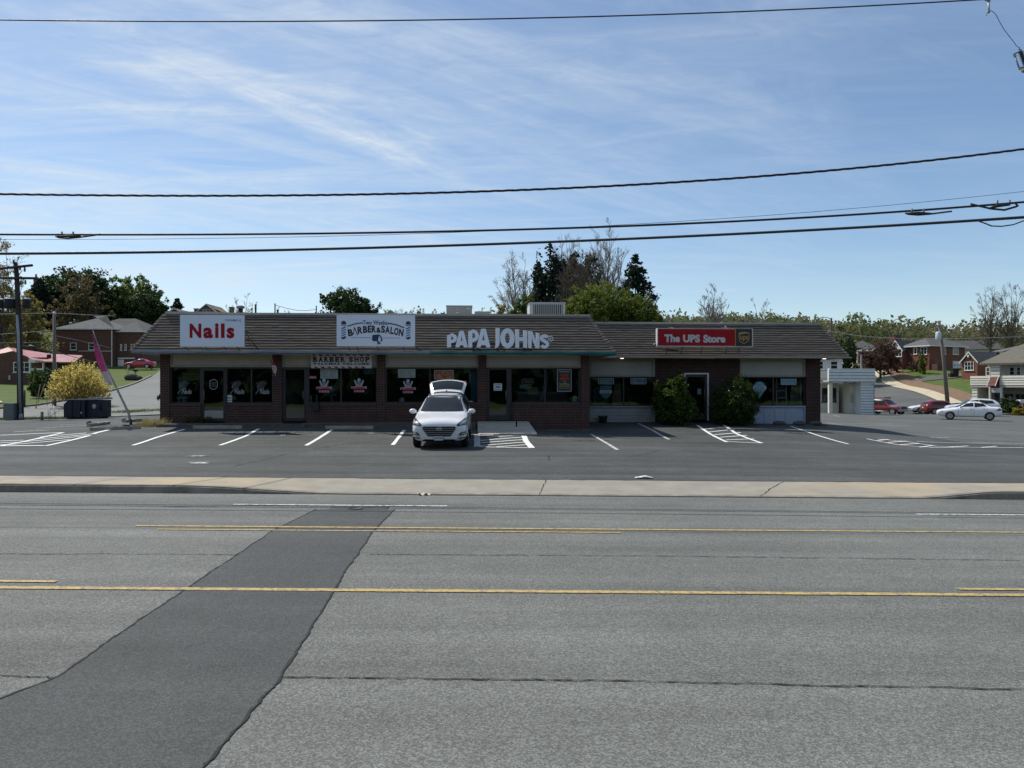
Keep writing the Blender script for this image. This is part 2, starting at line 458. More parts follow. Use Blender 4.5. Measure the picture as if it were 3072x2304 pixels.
def resample(pts,n):
 pts=[Vector((p[0],p[1],0))for p in pts]
 L=[0]
 for a,b in zip(pts,pts[1:]):L.append(L[-1]+(b-a).length)
 r=[]
 for i in range(n+1):
  t=L[-1]*i/n
  k=max(j for j in range(len(L)-1)if L[j]<=t+1e-9)
  q=(t-L[k])/max(1e-9,L[k+1]-L[k])
  r.append(pts[k].lerp(pts[k+1],q))
 return r
def param(pts,n):
 """the same count of steps between successive points (keeps corners matched)"""
 r=[]
 for a,b in zip(pts,pts[1:]):
  for i in range(n):r.append((a[0]+(b[0]-a[0])*i/n,a[1]+(b[1]-a[1])*i/n))
 return r+[pts[-1]]
def sheet(name,A,B,n,m,mat,off,kind='structure',mode='param'):
 """a surface draped on the land between two lines"""
 a=param(A,n)if mode=='param' else[(p.x,p.y)for p in resample(A,n)]
 b=param(B,n)if mode=='param' else[(p.x,p.y)for p in resample(B,n)]
 a=np.array(a);b=np.array(b)
 t=np.linspace(0,1,m+1)[:,None,None]
 q=a[None]*(1-t)+b[None]*t
 Z=gzv(q[...,0],q[...,1])+off
 o=grid_mesh(name,q[...,0],q[...,1],Z,mat)
 return tag(o,kind=kind)if kind else o
 # car park
lx=np.arange(-70,75.01,0.6)
yb=np.interp(lx,[-70,-45,-28,-22,-16,0,15,20,26,33,42,55,75],[40.5,42,43,45,48,46,52,62,80,92,95,95,82])
tt=np.linspace(0,1,110)[:,None]**1.15
LX=np.repeat(lx[None],110,0)
LY=16.8+(yb[None]-16.8)*tt
LZ=gzv(LX,np.maximum(LY,16.8001))
tag(grid_mesh('parking_lot',LX,LY,LZ,M_LOT),kind='structure')
# newer paving of the car park to the east reads paler
sheet('lot_paving',[(19.5,31.2),(16.9,36),(17,45),(22,62),(28,78)],[(36,24),(60,32),(66,48),(68,62),(68,80)],10,40,asphalt('pale_lot_asphalt',0.085,0.05,0.0,0.22,0.32,50),0.008)
# the side street on the left
sheet('side_street',[(-110,51),(-60,53),(-40,54.5),(-37.2,58),(-37.4,63),(-41,76),(-46,90),(-51.5,106),(-60,128),(-70,150)],
 [(-110,42.6),(-60,43.2),(-29,44),(-24,45),(-19.8,48.5),(-24,70),(-31,88),(-38,104),(-50,127),(-60,150)],14,24,M_STREET,0.02)
# curb of the lawn along it
def curb_line(name,pts,w,h,mat,off=0.0,n=10):
 pts=param(pts,n)
 m=MB();rows=[]
 for i,p in enumerate(pts):
  a=Vector(pts[max(0,i-1)]);b=Vector(pts[min(len(pts)-1,i+1)])
  d=(b-a).normalized();nrm=Vector((-d.y,d.x))
  q0=Vector(p);q1=q0+nrm*w
  z0=gz(*q0)+off;z1=gz(*q1)+off
  rows.append([(q0.x,q0.y,z0-.1),(q0.x,q0.y,z0+h),(q1.x,q1.y,z1+h),(q1.x,q1.y,z1-.1)])
 m.loft(rows,0,False)
 return tag(m.build(name,mat),kind='structure')
curb_line('street_curb',[(-110,51.05),(-60,53.05),(-40,54.55),(-37.25,58.0),(-37.45,63),(-41.05,76),(-46.05,90),(-51.55,106)],0.25,0.16,M_CURB)
sheet('street_sidewalk',[(-110,54.5),(-60,56.6),(-46,58),(-42,61)],[(-110,56.1),(-60,58.2),(-46.6,59.5),(-43,62.3)],16,3,M_CONC2,0.04)
# front road
def road_grid(name,x0,x1,y0,y1,nx,ny,mat,off):
 X,Y=np.meshgrid(np.linspace(x0,x1,nx),np.linspace(y0,y1,ny))
 return tag(grid_mesh(name,X,Y,-0.0075*X+off,mat),kind='structure')
road_grid('road',-150,150,-9,15.22,41,9,M_ROAD,0.0)
def rp(u,v):
 """photo pixel -> point on the front road"""
 t=(u-CU)/F;k=(v-CV)/F
 Y=HC/(k-0.0075*t)
 return(t*Y,Y)
rng=random.Random(7)
def ragged(A,B,n,amp,seed):
 r=random.Random(seed)
 A=Vector(A);B=Vector(B);d=B-A;nr=Vector((-d.y,d.x)).normalized()
 out=[];w=0
 for i in range(n+1):
  w=w*0.7+r.uniform(-amp,amp)
  out.append(A+d*(i/n)+nr*(w if 0<i<n else 0))
 return out
def flat_strip(name,L,Rr,mat,off,kind='structure'):
 m=MB()
 m.loft([[(p[0],p[1],road_z(p[0])+off)for p in L],[(p[0],p[1],road_z(p[0])+off)for p in Rr]],0,False)
 return tag(m.build(name,mat),kind=kind)
 # dark utility-cut patch running across the road towards the camera
def chain(pts,n,amp,seed):
 r=[]
 for i,(a,b)in enumerate(zip(pts,pts[1:])):
  q=ragged(a,b,n,amp,seed+i)
  r+=q if i==len(pts)-2 else q[:-1]
 return r
pl=chain([rp(948,1529),rp(826,1588),rp(555,1768),rp(170,2032),(-4.6,3.0),(-5.0,0.5)],40,0.008,3)
pr=chain([rp(1185,1529),rp(1120,1592),rp(1003,1768),rp(845,2030),rp(610,2304),(-2.35,0.5)],40,0.008,31)
flat_strip('asphalt_patch',pl,pr,M_PATCH,0.004)
q=[rp(1000,1515),rp(1170,1515),rp(1160,1530),rp(985,1530)]
flat_strip('asphalt_patch',[q[0],q[3]],[q[1],q[2]],M_PATCH,0.006)
def crack(name,pts,w,seed,off=0.008,z=None,mat=None):
 r=random.Random(seed)
 a,b=[],[]
 for i,p in enumerate(pts):
  d=(Vector(pts[min(i+1,len(pts)-1)])-Vector(pts[max(0,i-1)])).normalized()
  nr=Vector((-d.y,d.x));h=w*r.uniform(0.25,1.0)
  a.append(Vector(p)+nr*h);b.append(Vector(p)-nr*h)
 m=MB()
 zf=z or(lambda x,y:road_z(x))
 m.loft([[(p.x,p.y,zf(p.x,p.y)+off)for p in a],[(p.x,p.y,zf(p.x,p.y)+off)for p in b]],0,False)
 return tag(m.build(name,mat or M_CRACK),kind='structure')
crack('road_crack',pl,0.014,5)
crack('road_crack',pr,0.016,6)
crack('road_crack',chain([rp(0,2028),rp(170,2034)],40,0.008,8),0.010,9)
crack('road_crack',chain([rp(845,2033),rp(1800,2043),(4.8,5.6),(9,5.55)],60,0.008,10),0.012,11)
crack('road_crack',chain([(-16,10.05),rp(0,1662),rp(720,1664)],60,0.012,12),0.012,13)
crack('road_crack',chain([rp(1110,1664),rp(1900,1668),rp(3072,1682),(18,9.9)],60,0.012,14),0.012,15)
crack('road_crack',chain([rp(1000,1514),rp(1172,1514),rp(1160,1529)],12,0.01,41),0.016,42)
# seam between road and gutter
crack('road_seam',[(-60+i*0.5,15.24)for i in range(241)],0.03,17)
# painted lines
def line_pts(name,L,w,mat,off=0.0085):
 L=[Vector(p)for p in L];a,b=[],[]
 for i,p in enumerate(L):
  d=(L[min(i+1,len(L)-1)]-L[max(0,i-1)]).normalized()
  nr=Vector((-d.y,d.x))*(w/2*(1+rng.uniform(-.05,.05)))
  a.append(p+nr);b.append(p-nr)
 return flat_strip(name,a,b,mat,off)
def xr(y,x0,x1,st=0.8):return[(x,y)for x in np.arange(x0,x1+.01,st)]
yN,yF=8.19,11.6
line_pts('yellow_lane_line',xr(yN,-60,60),0.10,M_YEL,0.009)
line_pts('yellow_lane_line',xr(yN+.26,-9.2,rp(265,1752)[0]),0.08,M_YEL,0.009)
line_pts('yellow_lane_line',xr(yN+.23,rp(2865,1765)[0],9),0.08,M_YEL,0.009)
line_pts('yellow_lane_line',xr(yF+.14,rp(395,1583)[0],60),0.08,M_YEL,0.009)
line_pts('yellow_lane_line',xr(yF-.12,rp(470,1589)[0],rp(1920,1596)[0]),0.06,M_YEL,0.009)
line_pts('white_lane_line',xr(13.85,rp(690,1519)[0],rp(1390,1520)[0],.4),0.10,M_WHITE2,0.0095)
line_pts('white_lane_line',xr(13.35,rp(2715,1533)[0],14.5,.4),0.10,M_WHITE2,0.009)
# sidewalk, curb and the long driveway apron
def sw_z(x,t):
 """t = 0 at the gutter, 1 at the back edge"""
 e=1-float(_ss(-6.9,-3.4,np.array(x)))+float(_ss(8.3,10.2,np.array(x)))
 return road_z(x)+0.012+(0.145*min(1,max(0,e)))*(1-t)+0.118*t
xs=list(np.arange(-60,60.01,0.25))
m=MB()
m.loft([[(x,15.27+1.55*t+0.02*math.sin(x*1.7)*(t>.99),sw_z(x,t))for x in xs]for t in(0,.12,.3,.6,1.0)],0,True)
tag(m.build('sidewalk',M_CONC),kind='structure')
m=MB()
m.loft([[(x,15.245-0.03*(sw_z(x,0)-road_z(x)>.1),road_z(x)-.02)for x in xs],[(x,15.25,sw_z(x,0)-.03)for x in xs],[(x,15.285,sw_z(x,0.01)+.003)for x in xs],[(x,15.42,sw_z(x,0.09)+.003)for x in xs]],0,False)
tag(m.build('curb',M_CURB),kind='structure')
for x in(-9.05,-7.0,-5.55): # joints
 y0,y1=15.25,16.82
 mm=MB();w=.012
 mm.loft([[(x-w+(t*.55),y0+(y1-y0)*t,sw_z(x,t)+.006)for t in(0,.2,.5,1)],[(x+w+t*.55,y0+(y1-y0)*t,sw_z(x,t)+.006)for t in(0,.2,.5,1)]])
 tag(mm.build('sidewalk_joint',M_CRACK),kind='structure')
for u0,u1 in((1618,1640),(2280,2350)):
 a=Vector(((u0-CU)/F*15.3,15.3));b=Vector(((u1-CU)/F*16.8,16.8))
 pts=ragged(a,b,24,.02,u0)
 r=[(p.x,p.y)for p in pts]
 crack('sidewalk_crack',r,0.012,u0,0.006,lambda x,y:sw_z(x,(y-15.27)/1.55))
 # a worn, broken dark edge where the car park asphalt meets the walk
crack('lot_edge_crack',[(-30+i*.2,16.83+.012*math.sin(i*1.3)+rng.uniform(-.01,.01))for i in range(301)],0.035,77,0.012,lambda x,y:road_z(x)+0.12)
# ---- markings of the car park
def lot_line(name,pix,w,mat=None,off=0.010,n=8,taper=None):
 pts=[hit(*p)if len(p)==2 and p[1]>1000 else p for p in pix]
 pts=param(pts,n)
 a,b=[],[]
 for i,p in enumerate(pts):
  d=(Vector(pts[min(i+1,len(pts)-1)])-Vector(pts[max(0,i-1)])).normalized()
  nr=Vector((-d.y,d.x))*w/2*(1+rng.uniform(-.06,.06))
  a.append(Vector(p)+nr);b.append(Vector(p)-nr)
 m=MB()
 m.loft([[(p.x,p.y,gz(p.x,p.y)+off)for p in a],[(p.x,p.y,gz(p.x,p.y)+off)for p in b]],0,True)
 return tag(m.build(name,mat or M_WHITE),kind='structure')
SL='stall_line'
for pix in([(398,1336),(470,1312),(553,1287)],[(660,1336),(740,1306),(776,1286)],[(918,1336),(965,1308),(996,1289)],[(1178,1335),(1213,1291)]):
 lot_line(SL,pix,0.13)
lot_line(SL,[(1853,1350),(1812,1325),(1773,1302)],0.12,M_WHITE2)
lot_line(SL,[(2008,1319),(1960,1292),(1914,1270)],0.11,M_WHITE2)
lot_line(SL,[(2545,1332),(2425,1297),(2372,1279)],0.11)
# hatched bay in front of the ramp
lot_line(SL,[(1432,1341),(1431,1304)],0.22,M_WHITE2)
lot_line(SL,[(1596,1343),(1578,1323),(1572,1307)],0.20)
lot_line(SL,[(1441,1340),(1590,1343)],0.11)
for a,b in(((1432,1307),(1480,1304)),((1462,1312),(1565,1305)),((1442,1321),(1572,1311)),((1445,1329),(1575,1318)),((1440,1336),(1578,1326)),((1490,1340),(1582,1334))):
 lot_line(SL,[a,b],0.11)
 # hatched bay by the recessed shop
lot_line(SL,[(2180,1326),(2130,1301),(2092,1276)],0.12)
lot_line(SL,[(2285,1329),(2210,1301),(2168,1273)],0.13)
lot_line(SL,[(2182,1325),(2285,1329)],0.10)
for a,b in(((2110,1287),(2185,1280)),((2125,1296),(2205,1288)),((2143,1304),(2222,1298)),((2160,1312),(2240,1306)),((2178,1320),(2262,1316))):
 lot_line(SL,[a,b],0.11)
 # hatched island on the far left
lot_line(SL,[(0,1337),(90,1320),(190,1298)],0.14);lot_line(SL,[(0,1337),(140,1337),(270,1306)],0.14)
lot_line(SL,[(280,1301),(325,1290)],0.16)
for a,b in(((120,1311),(260,1299)),((95,1318),(290,1300)),((60,1327),(270,1306)),((30,1333),(210,1319)),((0,1322),(70,1321)),((0,1328),(50,1327)),((0,1305),(190,1297)),((-60,1334),(30,1334))):
 lot_line(SL,[a,b],0.10)
for a,b in(((180,1275),(380,1269)),((110,1285),(330,1274)),((255,1267),(420,1262)),((40,1296),(150,1290))):
 lot_line(SL,[a,b],0.09,M_WHITE2)
 # right hand car park
lot_line(SL,[(2600,1317),(2700,1336),(2790,1343),(2900,1342),(3072,1343)],0.10,None,0.016)
lot_line(SL,[(2635,1318),(2720,1325),(2810,1339),(2860,1343)],0.10,None,0.016)
for a,b in(((2632,1322),(2665,1319)),((2665,1328),(2720,1324)),((2700,1335),(2760,1331)),((2760,1342),(2800,1337)),((2840,1342),(2905,1338)),((2945,1343),(2990,1339))):
 lot_line(SL,[a,b],0.10,None,0.018)
for a,b in(((2480,1268),(2525,1275)),((2490,1270),(2680,1273)),((2530,1275),(2730,1278)),((2750,1325),(3072,1330)),((2790,1312),(2850,1314)),((2500,1246),(2520,1250))):
 lot_line(SL,[a,b],0.11,M_WHITE2,0.016)
lz=lambda x,y:gz(x,y)
def lot_crack(pix,seed,w=0.012):
 pts=[hit(*p)for p in pix]
 crack('lot_crack',[tuple(p)for p in chain(pts,30,0.02,seed)],w,seed,0.009,lz)
lot_crack([(700,1398),(860,1362),(1000,1335),(1100,1325),(1180,1312)],101,0.016)
lot_crack([(1646,1365),(1648,1380)],103,0.02)
lot_crack([(1885,1370),(1940,1360),(1985,1350)],104)
lot_crack([(640,1450),(690,1425)],105)
# pale scuffed stains where something was dragged off
def blotch(name,u,v,rx,ry,mat,seed,off=0.011,n=26):
 r=random.Random(seed);x,y=hit(u,v)
 pts=[]
 for i in range(n):
  a=2*math.pi*i/n;k=r.uniform(.45,1.1)
  pts.append((x+math.cos(a)*rx*k,y+math.sin(a)*ry*k))
 m=MB();m.face([(p[0],p[1],gz(*p)+off)for p in pts])
 return tag(m.build(name,mat),kind='structure')
M_STAIN=paint_mat('chalky_stain',(0.42,0.41,0.38),0.50,3)
blotch('pale_stain',592,1368,.33,.22,M_STAIN,2);blotch('pale_stain',597,1387,.40,.20,M_STAIN,3);blotch('pale_stain',600,1389,.30,.16,M_WHITE2,4,.013)
M_OIL=paint_mat('oil_stain',(0.03,0.03,0.028),0.46,2.2)
for u,v,a,b,s in((870,1300,.9,.5,5),(1100,1298,.8,.5,6),(1780,1320,.9,.35,7),(2235,1292,.8,.5,8),(2400,1300,.8,.5,9)):
 blotch('oil_stain',u,v,a,b,M_OIL,s,0.005)
 # the uphill road on the right, its pale walk, the soil bank and the drive
def edge(u,v,lo,hi):return hit(u,v,lo,hi)
rA=[(41,92),(44,104),(50,122),(58,146),(66,170),(73,195)]
rB=[(56,95.5),(58.2,105),(62.5,124),(69,149),(75,172),(82,197)]
sheet('hill_road',rA,rB,14,16,M_HROAD,0.03)
rC=[(p[0]+2.1,p[1]-.3)for p in rB]
sheet('hill_sidewalk',[(p[0],p[1])for p in rB],rC,14,3,vmat('pale_walk',(0.52,0.44,0.30),(0.42,0.36,0.25),1.2,0.9),0.09)
rD=[(61.2,95.4),(63.4,104),(67.4,122.5),(73.0,147.5),(78.2,170),(85,195)]
sheet('soil_bank',rC,rD,14,4,M_DIRT,0.03)
sheet('driveway',[(65.5,121.5),(72,121),(78,123)],[(66.5,125),(73,124.5),(79,126.5)],10,4,M_HROAD,0.03)
# ------------------------------------------------------------------ lettering
_TXT={}
def text_geo(s,bold=0.0,space=1.0,res=3):
 key=(s,bold,space)
 if key in _TXT:return _TXT[key]
 cu=bpy.data.curves.new('lettering','FONT')
 cu.body=s;cu.offset=bold;cu.space_character=space;cu.resolution_u=res;cu.fill_mode='FRONT' if False else 'BOTH'
 o=bpy.data.objects.new('lettering',cu);C.objects.link(o)
 dg=bpy.context.evaluated_depsgraph_get();dg.update()
 me=bpy.data.meshes.new_from_object(o.evaluated_get(dg))
 vs=[(v.co.x,v.co.y)for v in me.vertices];fs=[tuple(p.vertices)for p in me.polygons]
 bpy.data.objects.remove(o);bpy.data.curves.remove(cu);bpy.data.meshes.remove(me)
 x0=min(v[0]for v in vs);x1=max(v[0]for v in vs);y0=min(v[1]for v in vs);y1=max(v[1]for v in vs)
 vs=[((v[0]-x0)/(x1-x0),(v[1]-y0)/(y1-y0))for v in vs]
 _TXT[key]=(vs,fs)
 return _TXT[key]
def put_text(mb,s,x0,x1,z0,z1,y,m=0,bold=0.02,space=1.0,slant=0.0,fn=None,M=None):
 """flat lettering in the x,z plane facing -y"""
 vs,fs=text_geo(s,bold,space)
 pts=[]
 for(a,b)in vs:
  x=x0+(x1-x0)*a+slant*b;z=z0+(z1-z0)*b
  if fn:x,z=fn(x,z)
  p=Vector((x,y,z))
  pts.append(M@p if M is not None else p)
 mb.add(pts,fs,m)
def stroke(mb,pts,w,y,m=0,depth=0.0,taper=1.0):
 """a thick line through x,z points; depth > 0 makes it solid behind the face"""
 n=len(pts);a,b=[],[]
 for i,p in enumerate(pts):
  d=Vector(pts[min(i+1,n-1)])-Vector(pts[max(0,i-1)])
  d.normalize();nr=Vector((-d.y,d.x))*(w/2)*(1+(taper-1)*i/max(1,n-1))
  a.append(Vector(p)+nr);b.append(Vector(p)-nr)
 if depth<=0:
  mb.loft([[(p.x,y,p.y)for p in a],[(p.x,y,p.y)for p in b]],m,False)
 else:
  poly=[(p.x,p.y)for p in a]+[(p.x,p.y)for p in reversed(b)]
  mb.loft([[(p.x,y+depth,p.y)for p in a],[(p.x,y,p.y)for p in a],[(p.x,y,p.y)for p in b],[(p.x,y+depth,p.y)for p in b]],m,False)
  for k in(0,-1):
   mb.face([(a[k].x,y,a[k].y),(b[k].x,y,b[k].y),(b[k].x,y+depth,b[k].y),(a[k].x,y+depth,a[k].y)],m)
def arc(cx,cz,rx,rz,a0,a1,n=14):
 return[(cx+rx*math.cos(RAD(a0+(a1-a0)*i/n)),cz+rz*math.sin(RAD(a0+(a1-a0)*i/n)))for i in range(n+1)]
def flat_poly(mb,pts,y,m=0):
 mb.face([(p[0],y,p[1])for p in pts],m)
def disc(mb,cx,cz,rx,rz,y,m=0,n=20):
 flat_poly(mb,[(cx+rx*math.cos(2*math.pi*i/n),cz+rz*math.sin(2*math.pi*i/n))for i in range(n)],y,m)
 # ------------------------------------------------------------------ the row of shops
M_BRICK=brick_mat('shop_brick',(0.072,0.024,0.018),(0.042,0.016,0.013),(0.135,0.105,0.088))
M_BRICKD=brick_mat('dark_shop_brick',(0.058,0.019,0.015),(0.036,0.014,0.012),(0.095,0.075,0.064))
M_SOLDIER=brick_mat('soldier_brick',(0.072,0.024,0.018),(0.042,0.016,0.013),(0.135,0.105,0.088),bw=0.0677,bh=0.40)
M_SHING=leaf_mat('brown_shingle',[(0.138,0.114,0.090),(0.165,0.138,0.110),(0.150,0.124,0.098),(0.182,0.152,0.122)],0.9,0.0)
M_SHEDGE=vmat('shingle_edge_shadow',(0.012,0.011,0.010),(0.02,0.018,0.016),4,0.95)  # near-black colour paints the shadow line below each shingle course
M_COPE=vmat('coping_metal',(0.42,0.38,0.33),(0.34,0.31,0.27),2.5,0.55)
M_GUTB=vmat('blue_grey_gutter',(0.235,0.31,0.40),(0.17,0.225,0.30),2.5,0.5)
M_GUTG=vmat('teal_gutter',(0.03,0.20,0.21),(0.02,0.13,0.15),2.5,0.5)
M_BEIGE=vmat('beige_panel',(0.46,0.41,0.33),(0.40,0.355,0.285),1.5,0.7)
M_BEIGE2=vmat('grey_beige_panel',(0.40,0.39,0.35),(0.34,0.335,0.30),1.5,0.7)
M_TRIM=vmat('taupe_trim',(0.33,0.295,0.24),(0.27,0.245,0.20),2,0.7)
M_FRAME=vmat('dark_bronze_frame',(0.022,0.020,0.019),(0.035,0.032,0.03),6,0.45)
def clear_glass(name,tint=(0.72,0.77,0.77),refl=0.06,rough=0.0):
 m=bpy.data.materials.new(name);m.use_nodes=True
 t=NT(m.node_tree);m.node_tree.nodes.remove(m.node_tree.nodes['Principled BSDF'])
 tr=t.n('ShaderNodeBsdfTransparent',i={'Color':tint})
 co=t.n('ShaderNodeTexCoord').outputs['Object']
 bn=t.n('ShaderNodeBump',i={'Strength':0.04,'Distance':0.05,'Height':t.noise(co,1.1,1)})
 gl=t.n('ShaderNodeBsdfGlossy',i={'Color':(1,1,1,1),'Roughness':rough,'Normal':bn.outputs[0]})
 lw=t.n('ShaderNodeLayerWeight',i={'Blend':0.35})
 f=t.ramp(t.math('POWER',lw.outputs['Facing'],3.0),0,1,refl,0.7)
 mx=t.n('ShaderNodeMixShader',i={0:f,1:tr.outputs[0],2:gl.outputs[0]})
 m.node_tree.links.new(mx.outputs[0],m.node_tree.nodes['Material Output'].inputs[0])
 MATS[name]=m
 return m
M_GLASS=clear_glass('shop_glass')
M_GREYSIDING=vmat('grey_siding',(0.36,0.38,0.38),(0.29,0.31,0.31),2,0.7)
M_BLUEPANEL=vmat('blue_grey_panel',(0.37,0.42,0.50),(0.30,0.34,0.42),5,0.6,stretch=(3,3,.5))
M_FLATROOF=vmat('roof_membrane',(0.30,0.29,0.27),(0.22,0.21,0.20),0.7,0.9)
M_WHITEM=vmat('white_metal',(0.78,0.78,0.77),(0.68,0.68,0.67),3,0.45)
M_SIGNW=vmat('white_sign_face',(0.72,0.77,0.86),(0.68,0.73,0.82),0.8,0.4)
M_RED=vmat('sign_red',(0.34,0.010,0.016),(0.31,0.009,0.014),2,0.6,spec=.2)
M_BLACK=vmat('black_paint',(0.014,0.014,0.016),(0.024,0.023,0.024),5,0.5)
M_NAVY=vmat('navy_print',(0.02,0.03,0.10),(0.03,0.04,0.12),5,0.5)
M_BLUEP=vmat('blue_print',(0.05,0.16,0.36),(0.05,0.14,0.32),5,0.5)
M_VINYL=vmat('white_vinyl',(0.55,0.56,0.56),(0.48,0.49,0.49),5,0.5)
M_PAPER=vmat('white_paper',(0.60,0.62,0.60),(0.54,0.56,0.54),7,0.8)
M_PINKRED=vmat('pinkish_red_print',(0.50,0.05,0.11),(0.42,0.04,0.09),5,0.5)
M_GREY=vmat('mid_grey_paint',(0.20,0.20,0.20),(0.15,0.15,0.15),5,0.6)
BO=Vector((-14.25,30.0,0));BTH=RAD(3.27)
BC,BS=math.cos(BTH),math.sin(BTH)
BM=Matrix.Translation(BO)@Matrix.Rotation(BTH,4,'Z')
def bx(u,y=0.0):
 t=(u-CU)/F
 return(t*(BO.y+y*BC)-BO.x+y*BS)/(BC-t*BS)
def bY(u,y=0.0):
 return BO.y+bx(u,y)*BS+y*BC
def bz(v,u,y=0.0):
 return HC-(v-CV)/F*bY(u,y)
def bw(x,y,z=0.0):
 return BM@Vector((x,y,z))
_ORG={}
def bthing(name,label,cat,o,group=None):
 """a thing standing in the building's own frame; o = its base in that frame"""
 e=thing(name,label,cat,bw(*o),BTH,group)
 _ORG[e.name]=Vector(o)
 return e
def bpart(name,mb,mats,parent):
 top=parent
 while top.parent:top=top.parent
 return mb.build(name,mats,parent,off=_ORG[top.name])
def bone(name,mb,mats,label,cat,o,group=None):
 """a thing that is one mesh"""
 ob=mb.build(name,mats,None,off=o)
 ob.location=bw(*o);ob.rotation_euler=(0,0,BTH)
 return tag(ob,label,cat,group)
ZS=1.2+HC # underside of the eaves
ZFT,ZFB=ZS-.03,0.69+HC # fascia panel top and bottom
ZW0=-0.80+HC # window sill
ZFL=-1.53+HC # shop floor
ZT=2.83+HC # top of the mansard
XE=bx(1768) # east corner of the long block
shop=bthing('shop_building','long low brick shopping strip with brown shingle mansard roof and recessed right wing','building',(8.0,0.0,ZFL-.5))
sp=lambda n,mb,mt:bpart(n,mb,mt,shop)
# brick piers
piers=[(480,508),(818,845),(1131,1156),(1435,1459),(1743,1768)]
for a,b in piers:
 m=MB();m.box(bx(a),bx(b),0.0,0.34,ZFL-.9,ZS);sp('brick_column',m,M_BRICK)
 # knee walls with a soldier course
for a,b in((508,601),(675,818),(920,1131),(1156,1435),(1531,1743)):
 m=MB();m.box(bx(a)+.001,bx(b)-.001,0.035,0.26,ZFL-.9,ZW0-.11);sp('brick_wall',m,M_BRICK)
 m=MB();m.box(bx(a)+.001,bx(b)-.001,0.015,0.30,ZW0-.11,ZW0);sp('brick_sill',m,M_SOLDIER)
 # fascia panels over the windows
for i,(a,b)in enumerate(((508,818),(845,1131),(1156,1435),(1459,1743))):
 mt=M_BEIGE if i<2 else M_BEIGE2
 m=MB();x0,x1=bx(a),bx(b)
 m.box(x0,x1,0.10,0.30,ZFB,ZS,0)
 m.box(x0,x0+.09,0.06,0.10,ZFB,ZS,1);m.box(x1-.09,x1,0.06,0.10,ZFB,ZS,1)
 m.box(x0+.09,x1-.09,0.06,0.10,ZFB,ZFB+.10,1)
 sp('fascia_panel',m,[mt,M_TRIM])
def window(x0,x1,z0,z1,y,mulls=(),name='window',fr=0.055,mat=None,fmat=None,parent=None):
 m=MB()
 e=[x0]+list(mulls)+[x1]
 m.box(x0,x1,y,y+.09,z1-fr,z1);m.box(x0,x1,y,y+.09,z0,z0+fr)
 for i,q in enumerate(e):
  a=q if i==0 else(q-fr if i==len(e)-1 else q-fr/2)
  m.box(a,a+fr,y+.001,y+.089,z0+fr,z1-fr)
 f=bpart(name,m,fmat or M_FRAME,parent or shop)
 for a,b in zip(e,e[1:]):
  g=MB();g.box(a+fr*.5,b-fr*.5,y+.045,y+.06,z0+fr*.5,z1-fr*.5)
  bpart('pane',g,mat or M_GLASS,f)
 return f
W1=window(bx(508),bx(601),ZW0,ZFB,.10)
W2=window(bx(675),bx(818),ZW0,ZFB,.10,[bx(752)])
W3=window(bx(922),bx(1131),ZW0,ZFB,.10,[bx(1022)])
W4=window(bx(1156),bx(1435),ZW0,ZFB,.10,[bx(1290)])
W5=window(bx(1531),bx(1743),ZW0,ZFB,.10,[bx(1636)])
M_KICK=vmat('kick_plate',(0.36,0.35,0.30),(0.30,0.29,0.25),4,0.5)
def door(x0,x1,z0,z1,y,gx0,gx1,gz0,gz1,hside=1,parent=None,fmat=None,kick=None,bar=True):
 m=MB();M_=fmat or M_FRAME
 m.box(x0,gx0,y,y+.10,z0,z1);m.box(gx1,x1,y,y+.10,z0,z1)
 m.box(gx0,gx1,y,y+.10,gz1,z1);m.box(gx0,gx1,y,y+.10,z0,gz0)
 d=bpart('door',m,M_,parent or shop)
 g=MB();g.box(gx0-.01,gx1+.01,y+.04,y+.055,gz0-.01,gz1+.01);bpart('pane',g,M_GLASS,d)
 if kick:
  g=MB();g.box(gx0+.01,gx1-.01,y+.025,y+.039,gz0,kick);bpart('kick_plate',g,M_KICK,d)
 h=MB();hx=gx1-.03 if hside>0 else gx0+.03
 h.tube([(hx,y,ZFL+.9),(hx,y-.06,ZFL+.9),(hx,y-.06,ZFL+1.25),(hx,y,ZFL+1.25)],.014,6)
 bpart('handle',h,M_GREY,d)
 return d
D1=door(bx(601),bx(675),ZFL,ZFB,.09,bx(609),bx(668),bz(1255,640),bz(1112,640),-1,kick=bz(1232,640))
D2=door(bx(845),bx(922),ZFL,ZFB,.09,bx(855),bx(911),bz(1254,880),bz(1109,880),1)
D4=door(bx(1459),bx(1531),ZFL,ZFB,.09,bx(1469),bx(1520),bz(1246,1495),bz(1109,1495),1)
# dim rooms behind the glass
M_ROOM=vmat('dim_room_wall',(0.42,0.41,0.37),(0.34,0.33,0.30),1.0,0.9);M_RFLOOR=vmat('dim_room_floor',(0.26,0.24,0.21),(0.18,0.17,0.15),2.0,0.5)
def room(x0,x1,y0,y1,z0,z1):
 m=MB();e=.02
 m.face([(x0,y0,z0),(x1,y0,z0),(x1,y1,z0),(x0,y1,z0)],1);m.face([(x0,y0,z1),(x0,y1,z1),(x1,y1,z1),(x1,y0,z1)],0)
 m.face([(x0,y1,z0),(x1,y1,z0),(x1,y1,z1),(x0,y1,z1)],0);m.face([(x0,y0,z0),(x0,y1,z0),(x0,y1,z1),(x0,y0,z1)],0);m.face([(x1,y0,z0),(x1,y0,z1),(x1,y1,z1),(x1,y1,z0)],0)
 sp('interior_room',m,[M_ROOM,M_RFLOOR])
for a,b in((500,826),(838,1298),(1300,1750)):room(bx(a),bx(b),.27,6.5,ZFL+.01,ZFB+.25)
